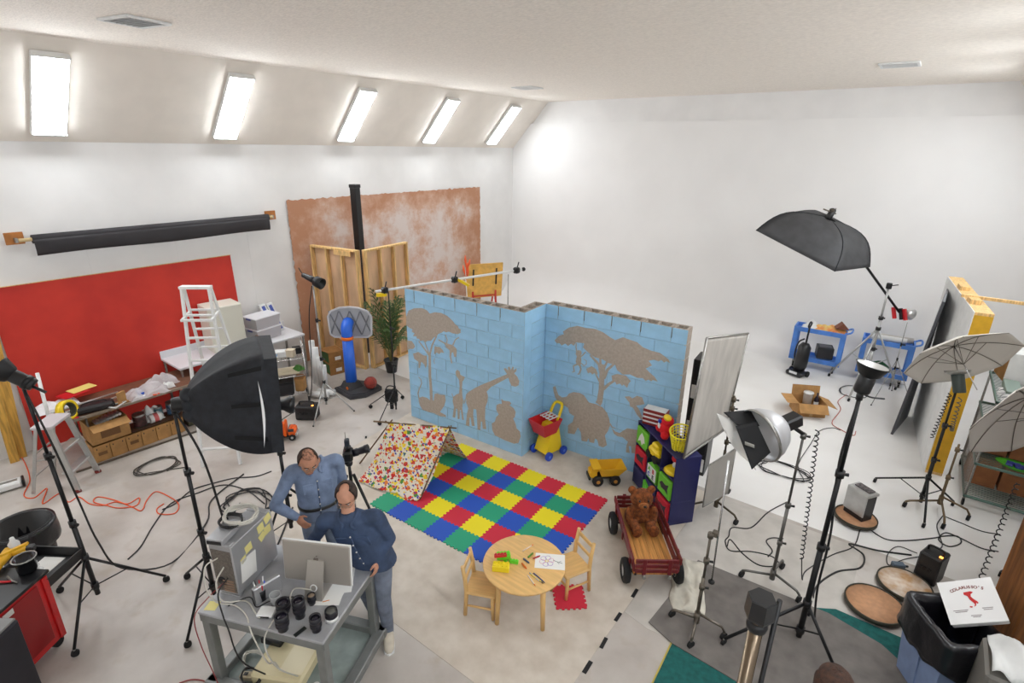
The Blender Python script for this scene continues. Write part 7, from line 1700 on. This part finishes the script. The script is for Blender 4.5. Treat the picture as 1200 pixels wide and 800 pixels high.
def person(loc, label, J, skinc, shirt, jeans, shoes, hairc, bald, beard=None, glasses=True, wrist=None, watch=None, belt=None, name='person', untucked=False):
    o0 = Vector((loc[0], loc[1], 0)); t = empty(name, o0, 0, label, 'person')
    V = {k: Vector(v)-o0 for k, v in J.items() if k not in ('hf', 'handL', 'handR')}
    hf = Vector(J['hf']).normalized(); side = (V['shL']-V['shR']).normalized(); chest = (V['shL']+V['shR'])/2; pel = V['pelvis']
    spine = (chest-pel).normalized(); front = side.cross(spine).normalized()*-1
    if front.dot(Vector((hf.x, hf.y, 0))) < 0: front = -front
    hs = hf.cross(Vector((0, 0, 1))).normalized()
    if hs.dot(side) < 0: hs = -hs
    hu = hs.cross(hf); hu = hu if hu.z > 0 else -hu
    hc = V['head']; pf = V.get('pfront', front); hips = (V['hipL']-V['hipR']).normalized(); pfr = hips.cross(Vector((0, 0, 1))); pfr = pfr if pfr.dot(front) > 0 else -pfr
    skm = mat('skin_'+str(skinc), skinc, .55, var=.06, scale=18)
    def torso(mb, g):
        loft(mb, [(pel-spine*.12, hips*(.17+g), pfr*(.125+g)), (pel, hips*(.178+g), pfr*(.138+g)), (pel.lerp(chest, .3), side*(.182+g), front*(.15+g)), (pel.lerp(chest, .62), side*(.19+g), front*(.14+g)), (pel.lerp(chest, .86), side*(.185+g), front*(.115+g)), (chest+spine*.02, side*(.15+g), front*(.09+g)), (chest+spine*.07, side*(.085+g), front*(.07+g))])
    def arms(mb, g, end=1.):
        for s in 'LR':
            sh, el, wr = V['sh'+s], V['el'+s], V['wr'+s]
            inn = sh.lerp(chest, .35)
            limb(mb, [inn, sh, sh.lerp(el, .5), el], [.062+g, .06+g, .05+g, .042+g]); limb(mb, [el, el.lerp(wr, .4), el.lerp(wr, end)], [.043+g, .041+g, .029+g])
    def legs(mb, g, end=1.):
        for s in 'LR':
            hp, kn, an = V['hip'+s], V['kn'+s], V['an'+s]
            limb(mb, [hp, hp.lerp(kn, .5), kn], [.088+g, .074+g, .055+g]); limb(mb, [kn, kn.lerp(an, .35), kn.lerp(an, end)], [.056+g, .055+g, .038+g])
    # ---- body: one continuous surface
    mb = MB(); torso(mb, -.012); arms(mb, -.006); legs(mb, -.008)
    for s in 'LR':
        an = V['an'+s]; tf = V['toe'+s]; mb.tube([an-Vector((0, 0, .02)), Vector((an.x, an.y, .05)), Vector((an.x, an.y, 0)).lerp(tf, .55)+Vector((0, 0, .04))], [.035, .032, .022], 12)
        hd = J['hand'+s]; hand(mb, V['wr'+s], hd[0], hd[1], hd[2], hd[3])
    limb(mb, [chest+spine*.03, chest.lerp(hc, .45)+spine*.02, hc-hu*.05-hf*.01], [.062, .056, .056])
    Mh = basis(hs, hf, hu, hc)
    mb.ball((0, -.008, .028), (.076, .094, .092), 20, 14, Mh); mb.ball((0, .02, -.03), (.064, .07, .075), 18, 12, Mh); mb.ball((0, .045, -.085), (.04, .04, .03), 14, 10, Mh)
    mb.add([(-.012, .078, .028), (.012, .078, .028), (.018, .09, -.026), (-.018, .09, -.026), (0, .112, -.018), (0, .084, .03)], [(0, 1, 5), (1, 2, 4, 5), (3, 0, 5, 4), (2, 3, 4), (0, 3, 2, 1)], True, Mh)
    mb.ball((0, .072, .035), (.05, .018, .012), 12, 8, Mh); mb.ball((0, .082, -.058), (.026, .012, .012), 10, 8, Mh)
    for s in (-1, 1): mb.ball((s*.076, -.008, -.002), (.013, .022, .034), 10, 8, Mh); mb.ball((s*.04, .06, -.018), (.022, .022, .02), 10, 8, Mh)
    body = mb.build('body', skm, t); remesh(body, .0075, 2)
    # ---- clothes
    mb = MB(); torso(mb, .004); arms(mb, .010, .97)
    if untucked: loft(mb, [(pel-spine*.13, hips*.196, pfr*.156), (pel+spine*.02, hips*.196, pfr*.158), (pel.lerp(chest, .3), side*.188, front*.155)]); mb.tube([chest+spine*.02, chest.lerp(hc, .3)+spine*.02], [.085, .07], 16)
    sh_ = mb.build('shirt', shirt, t); remesh(sh_, .011, 4)
    fw = front*.148
    MB().tube([chest+front*.085+spine*.02, pel.lerp(chest, .62)+front*.148, pel.lerp(chest, .3)+front*.158, pel+front*.146], .006, 6).build('button_placket', mat('placket_'+shirt.name, (70, 84, 112), .8), t)
    for k in range(5): MB().ball(pel.lerp(chest, .12+.18*k)+front*((.154, .162, .16, .152, .13)[k]), .0075, 8, 6).build('button', mat('button', (220, 214, 204), .4), t)
    for s in (-1, 1):
        pk = pel.lerp(chest, .68)+side*s*.085+front*.118; MB().box((0, 0, 0), (.1, .016, .11), basis(side, front, spine, pk), b=.006).build('chest_pocket', shirt, t)
        MB().tube(bez([chest+spine*.075+side*s*.07-front*.04, chest+spine*.07+side*s*.078+front*.02, chest+spine*.03+side*s*.035+front*.088, chest-spine*.01+side*s*.06+front*.1], 4), [.016]*13, 8).build('collar', shirt, t)
    mb = MB(); loft(mb, [(pel-spine*.13, hips*.17, pfr*.128), (pel-spine*.02, hips*.178, pfr*.134), (pel+spine*.05, hips*.176, pfr*.136)]); legs(mb, .012, 1.06)
    jn = mb.build('jeans', jeans, t); remesh(jn, .012, 4)
    if not untucked:
        mb = MB(); loft(mb, [(pel+spine*.03, hips*.192, pfr*.155), (pel+spine*.065, hips*.192, pfr*.156)]); mb.build('belt', belt or blackp, t)
    for s in 'LR':
        an = V['an'+s]; tf = V['toe'+s]; d = (tf-an); d.z = 0; d.normalize(); sd = d.cross(Vector((0, 0, 1)))
        mb = MB(); loft(mb, [(Vector((an.x, an.y, .055))-d*.06, sd*.038, Vector((0, 0, .05))), (Vector((an.x, an.y, .06)), sd*.045, Vector((0, 0, .058))), (Vector((an.x, an.y, .045))+d*.1, sd*.05, Vector((0, 0, .044))), (Vector((an.x, an.y, .036))+d*.17, sd*.044, Vector((0, 0, .032))), (Vector((an.x, an.y, .03))+d*.205, sd*.02, Vector((0, 0, .02)))])
        so = mb.build('shoe', shoes, t); MB().prism([(-.075, -.036), (.0, -.046), (.11, -.052), (.19, -.044), (.215, 0), (.19, .044), (.11, .052), (0, .046), (-.075, .036)], 0, .022, basis(d, -sd, (0, 0, 1), (an.x, an.y, .0))).build('sole', whitep if shoes is not blackp else rubber, so)
    # ---- hair
    hm = mat('hair_'+str(hairc), hairc, .75, var=.3, scale=40, bump=.6, bscale=150)
    def scalp(a0, a1, e0, e1, k=1.07):
        def f(u, v):
            az = a0+(a1-a0)*u; el = e0+(e1-e0)*v; n_ = 1+.03*noise.noise(Vector((az*3, el*5, 1)))
            x, y, z = math.sin(az)*math.cos(el), math.cos(az)*math.cos(el), math.sin(el)
            return Mh @ Vector((x*.079*k*n_, -.01+y*.097*k*n_, .024+z*.096*k*n_))
        return f
    if bald == 2: MB().grid(scalp(R(72), R(288), R(-52), R(58)), 30, 12).build('hair', hm, t, solid=.014)
    elif bald == 1:
        MB().grid(scalp(R(82), R(278), R(-48), R(52)), 30, 12).build('hair', hm, t, solid=.013)
        MB().grid(scalp(R(0), R(360), R(50), R(89), 1.035), 30, 6).build('thin_top_hair', mat('thin_hair', (96, 66, 50), .7, c2=skinc, scale=60), t, solid=.004)
    else:
        MB().grid(scalp(R(65), R(295), R(-55), R(45), 1.12), 34, 14).build('hair', hm, t, solid=.02); MB().grid(scalp(0, 2*PI, R(30), R(89.5), 1.14), 34, 10).build('hair_crown', hm, t, solid=.02)
    if beard:
        bm2 = mat('beard', beard, .85, var=.25, scale=60, bump=.6, bscale=160)
        mb = MB(); mb.ball((0, .055, -.088), (.046, .043, .036), 16, 10, Mh); mb.ball((0, .094, -.05), (.03, .01, .008), 12, 8, Mh)
        for s in (-1, 1): mb.ball((s*.048, .035, -.07), (.018, .03, .03), 12, 8, Mh); mb.ball((s*.03, .085, -.065), (.01, .012, .022), 10, 8, Mh)
        mb.build('beard', bm2, t)
    for s in (-1, 1):
        e = MB().ball(Mh @ Vector((s*.031, .078, .012)), .009, 10, 8).build('eye', mat('eye_white', (190, 180, 172), .3), t); MB().ball(Mh @ Vector((s*.031, .086, .009)), .005, 8, 6).build('iris', mat('iris', (60, 46, 36), .3), e)
        MB().tube([Mh @ Vector((s*.016, .09, .032)), Mh @ Vector((s*.034, .086, .037)), Mh @ Vector((s*.05, .072, .031))], .004, 6).build('eyebrow', hm, t)
    MB().tube([Mh @ Vector((-.022, .09, -.06)), Mh @ Vector((0, .097, -.059)), Mh @ Vector((.022, .09, -.06))], .0035, 6).build('mouth', mat('lips', (150, 90, 80), .5), t)
    if glasses:
        g = empty('glasses_root') if False else None
        mb = MB()
        for s in (-1, 1):
            mb.tube([Mh @ Vector((s*.033+.022*math.cos(a), .1, .008+.016*math.sin(a))) for a in [i*2*PI/16 for i in range(16)]], .0018, 5, closed=True)
            mb.tube([Mh @ Vector((s*.055, .098, .014)), Mh @ Vector((s*.08, .06, .016)), Mh @ Vector((s*.084, -.005, .012))], .0018, 5)
        mb.tube([Mh @ Vector((-.011, .1, .01)), Mh @ Vector((.011, .1, .01))], .002, 5); mb.build('glasses', mat('wire_frame', (150, 140, 120), .3, .8), t)
    if watch:
        for s, m_ in watch:
            w1, e1_ = V['wr'+s], V['el'+s]; d = (e1_-w1).normalized(); MB().tube([w1+d*.0, w1+d*.02], .036, 16).build('wristband', m_, t)
    return t
denim1 = mat('denim_light', (122, 138, 166), .85, var=.14, scale=9, bump=.35, bscale=26); denim2 = mat('denim_dark', (58, 74, 102), .85, var=.16, scale=9, bump=.35, bscale=26)
jean1 = mat('jeans_light', (110, 124, 146), .9, var=.14, scale=9, bump=.3, bscale=30); jean2 = mat('jeans_grey', (112, 120, 136), .9, var=.16, scale=8, bump=.3, bscale=30)
shoem = mat('trainer', (196, 186, 170), .7, var=.1)
def jo(o, f, s, dat):
    """joints given as (side to the person's left, forward, up)"""
    return {k: o+s*v[0]+f*v[1]+Vector((0, 0, v[2])) for k, v in dat.items()}
# man at the cart, dark denim shirt, leaning on the table
f2 = Vector((.55, -.835, 0)).normalized(); s2 = Vector((-f2.y, f2.x, 0)); o2 = Vector((-3.27, 2.45, 0))
J2 = {'pelvis': P(433, 646, .97), 'shL': P(441, 606, 1.40), 'shR': P(381, 610, 1.36)}
J2['hipL'] = J2['pelvis']+s2*.1-Vector((0, 0, .06)); J2['hipR'] = J2['pelvis']-s2*.1-Vector((0, 0, .06))
J2['anL'] = P(455, 738, .08); J2['anR'] = P(436, 712, .08); J2['toeL'] = P(456, 757, 0); J2['toeR'] = P(438, 729, 0)
for q in 'LR': J2['kn'+q] = J2['hip'+q].lerp(J2['an'+q], .5)+f2*.04
J2['head'] = P(406, 581, 1.575)
J2['elL'] = P(457, 630, 1.12); J2['wrL'] = P(443, 655, .985); J2['elR'] = P(373, 625, 1.12); J2['wrR'] = P(359, 641, .98)
J2['hf'] = Vector((.55, -.66, -.46)); 
J2['handL'] = ((.1, -.35, -.9), (-.8, -.3, 0), (.3, -.9, .2), .4); J2['handR'] = ((-.6, -.6, -.35), (0, 0, -1), (.6, -.6, 0), .35)
person(o2, 'bearded man in a dark denim shirt leaning on the computer cart', J2, (196, 142, 116), denim2, jean2, shoem, (58, 44, 38), 2, beard=(176, 166, 156), untucked=True)
# man behind, light denim shirt, hand on hip
f1 = Vector((.90, -.43, 0)).normalized(); s1 = Vector((-f1.y, f1.x, 0)); o1 = Vector((-4.2, 2.44, 0))
J1 = jo(o1, f1, s1, dict(pelvis=(0, 0, .97), hipL=(.09, 0, .9), hipR=(-.09, 0, .9), knL=(.1, .03, .49), knR=(-.1, .03, .49), anL=(.12, -.02, .08), anR=(-.12, -.02, .08), toeL=(.15, .19, 0), toeR=(-.15, .19, 0), shL=(.205, .05, 1.44), shR=(-.205, .05, 1.42), elL=(.25, -.03, 1.17), wrL=(.235, .07, .93)))
J1['head'] = P(361, 541, 1.605)
J1['elR'] = P(322, 592, 1.16); J1['wrR'] = P(348, 606, 1.0)
J1['hf'] = f1*.85+Vector((.05, .05, -.45))
J1['handR'] = ((.85, .1, -.45), (-.3, .9, -.2), (.2, .1, .9), .45); J1['handL'] = ((.1, 0, -1), -s1, f1, .4)
person(o1, 'man in a light blue denim shirt standing with a hand on his hip', J1, (192, 136, 108), denim1, jean1, blackp, (62, 46, 38), 1, watch=[('R', mat('purple_band', (90, 60, 130), .5))])
# person standing below the viewer, only the top of the head is seen
f3 = Vector((-.3, .95, 0)).normalized(); s3 = Vector((-f3.y, f3.x, 0)); o3 = P(978, 800, 1.6); o3.z = 0; o3 = o3-f3*.04
J3 = jo(o3, f3, s3, dict(pelvis=(0, 0, .94), hipL=(.09, 0, .87), hipR=(-.09, 0, .87), knL=(.1, .02, .47), knR=(-.1, .02, .47), anL=(.11, -.02, .08), anR=(-.11, -.02, .08), toeL=(.13, .19, 0), toeR=(-.13, .19, 0), shL=(.19, 0, 1.37), shR=(-.19, 0, 1.37), elL=(.24, -.02, 1.1), elR=(-.24, -.02, 1.1), wrL=(.23, .06, .86), wrR=(-.23, .06, .86), head=(0, .04, 1.555)))
J3['hf'] = f3; J3['handL'] = ((0, .1, -1), -s3, f3, .35); J3['handR'] = ((0, .1, -1), s3, f3, .35)
person(o3, 'person with brown hair, only the top of the head showing at the bottom edge', J3, (205, 160, 135), mat('dark_shirt', (50, 50, 58), .85), jean2, blackp, (66, 40, 26), 0, glasses=False)
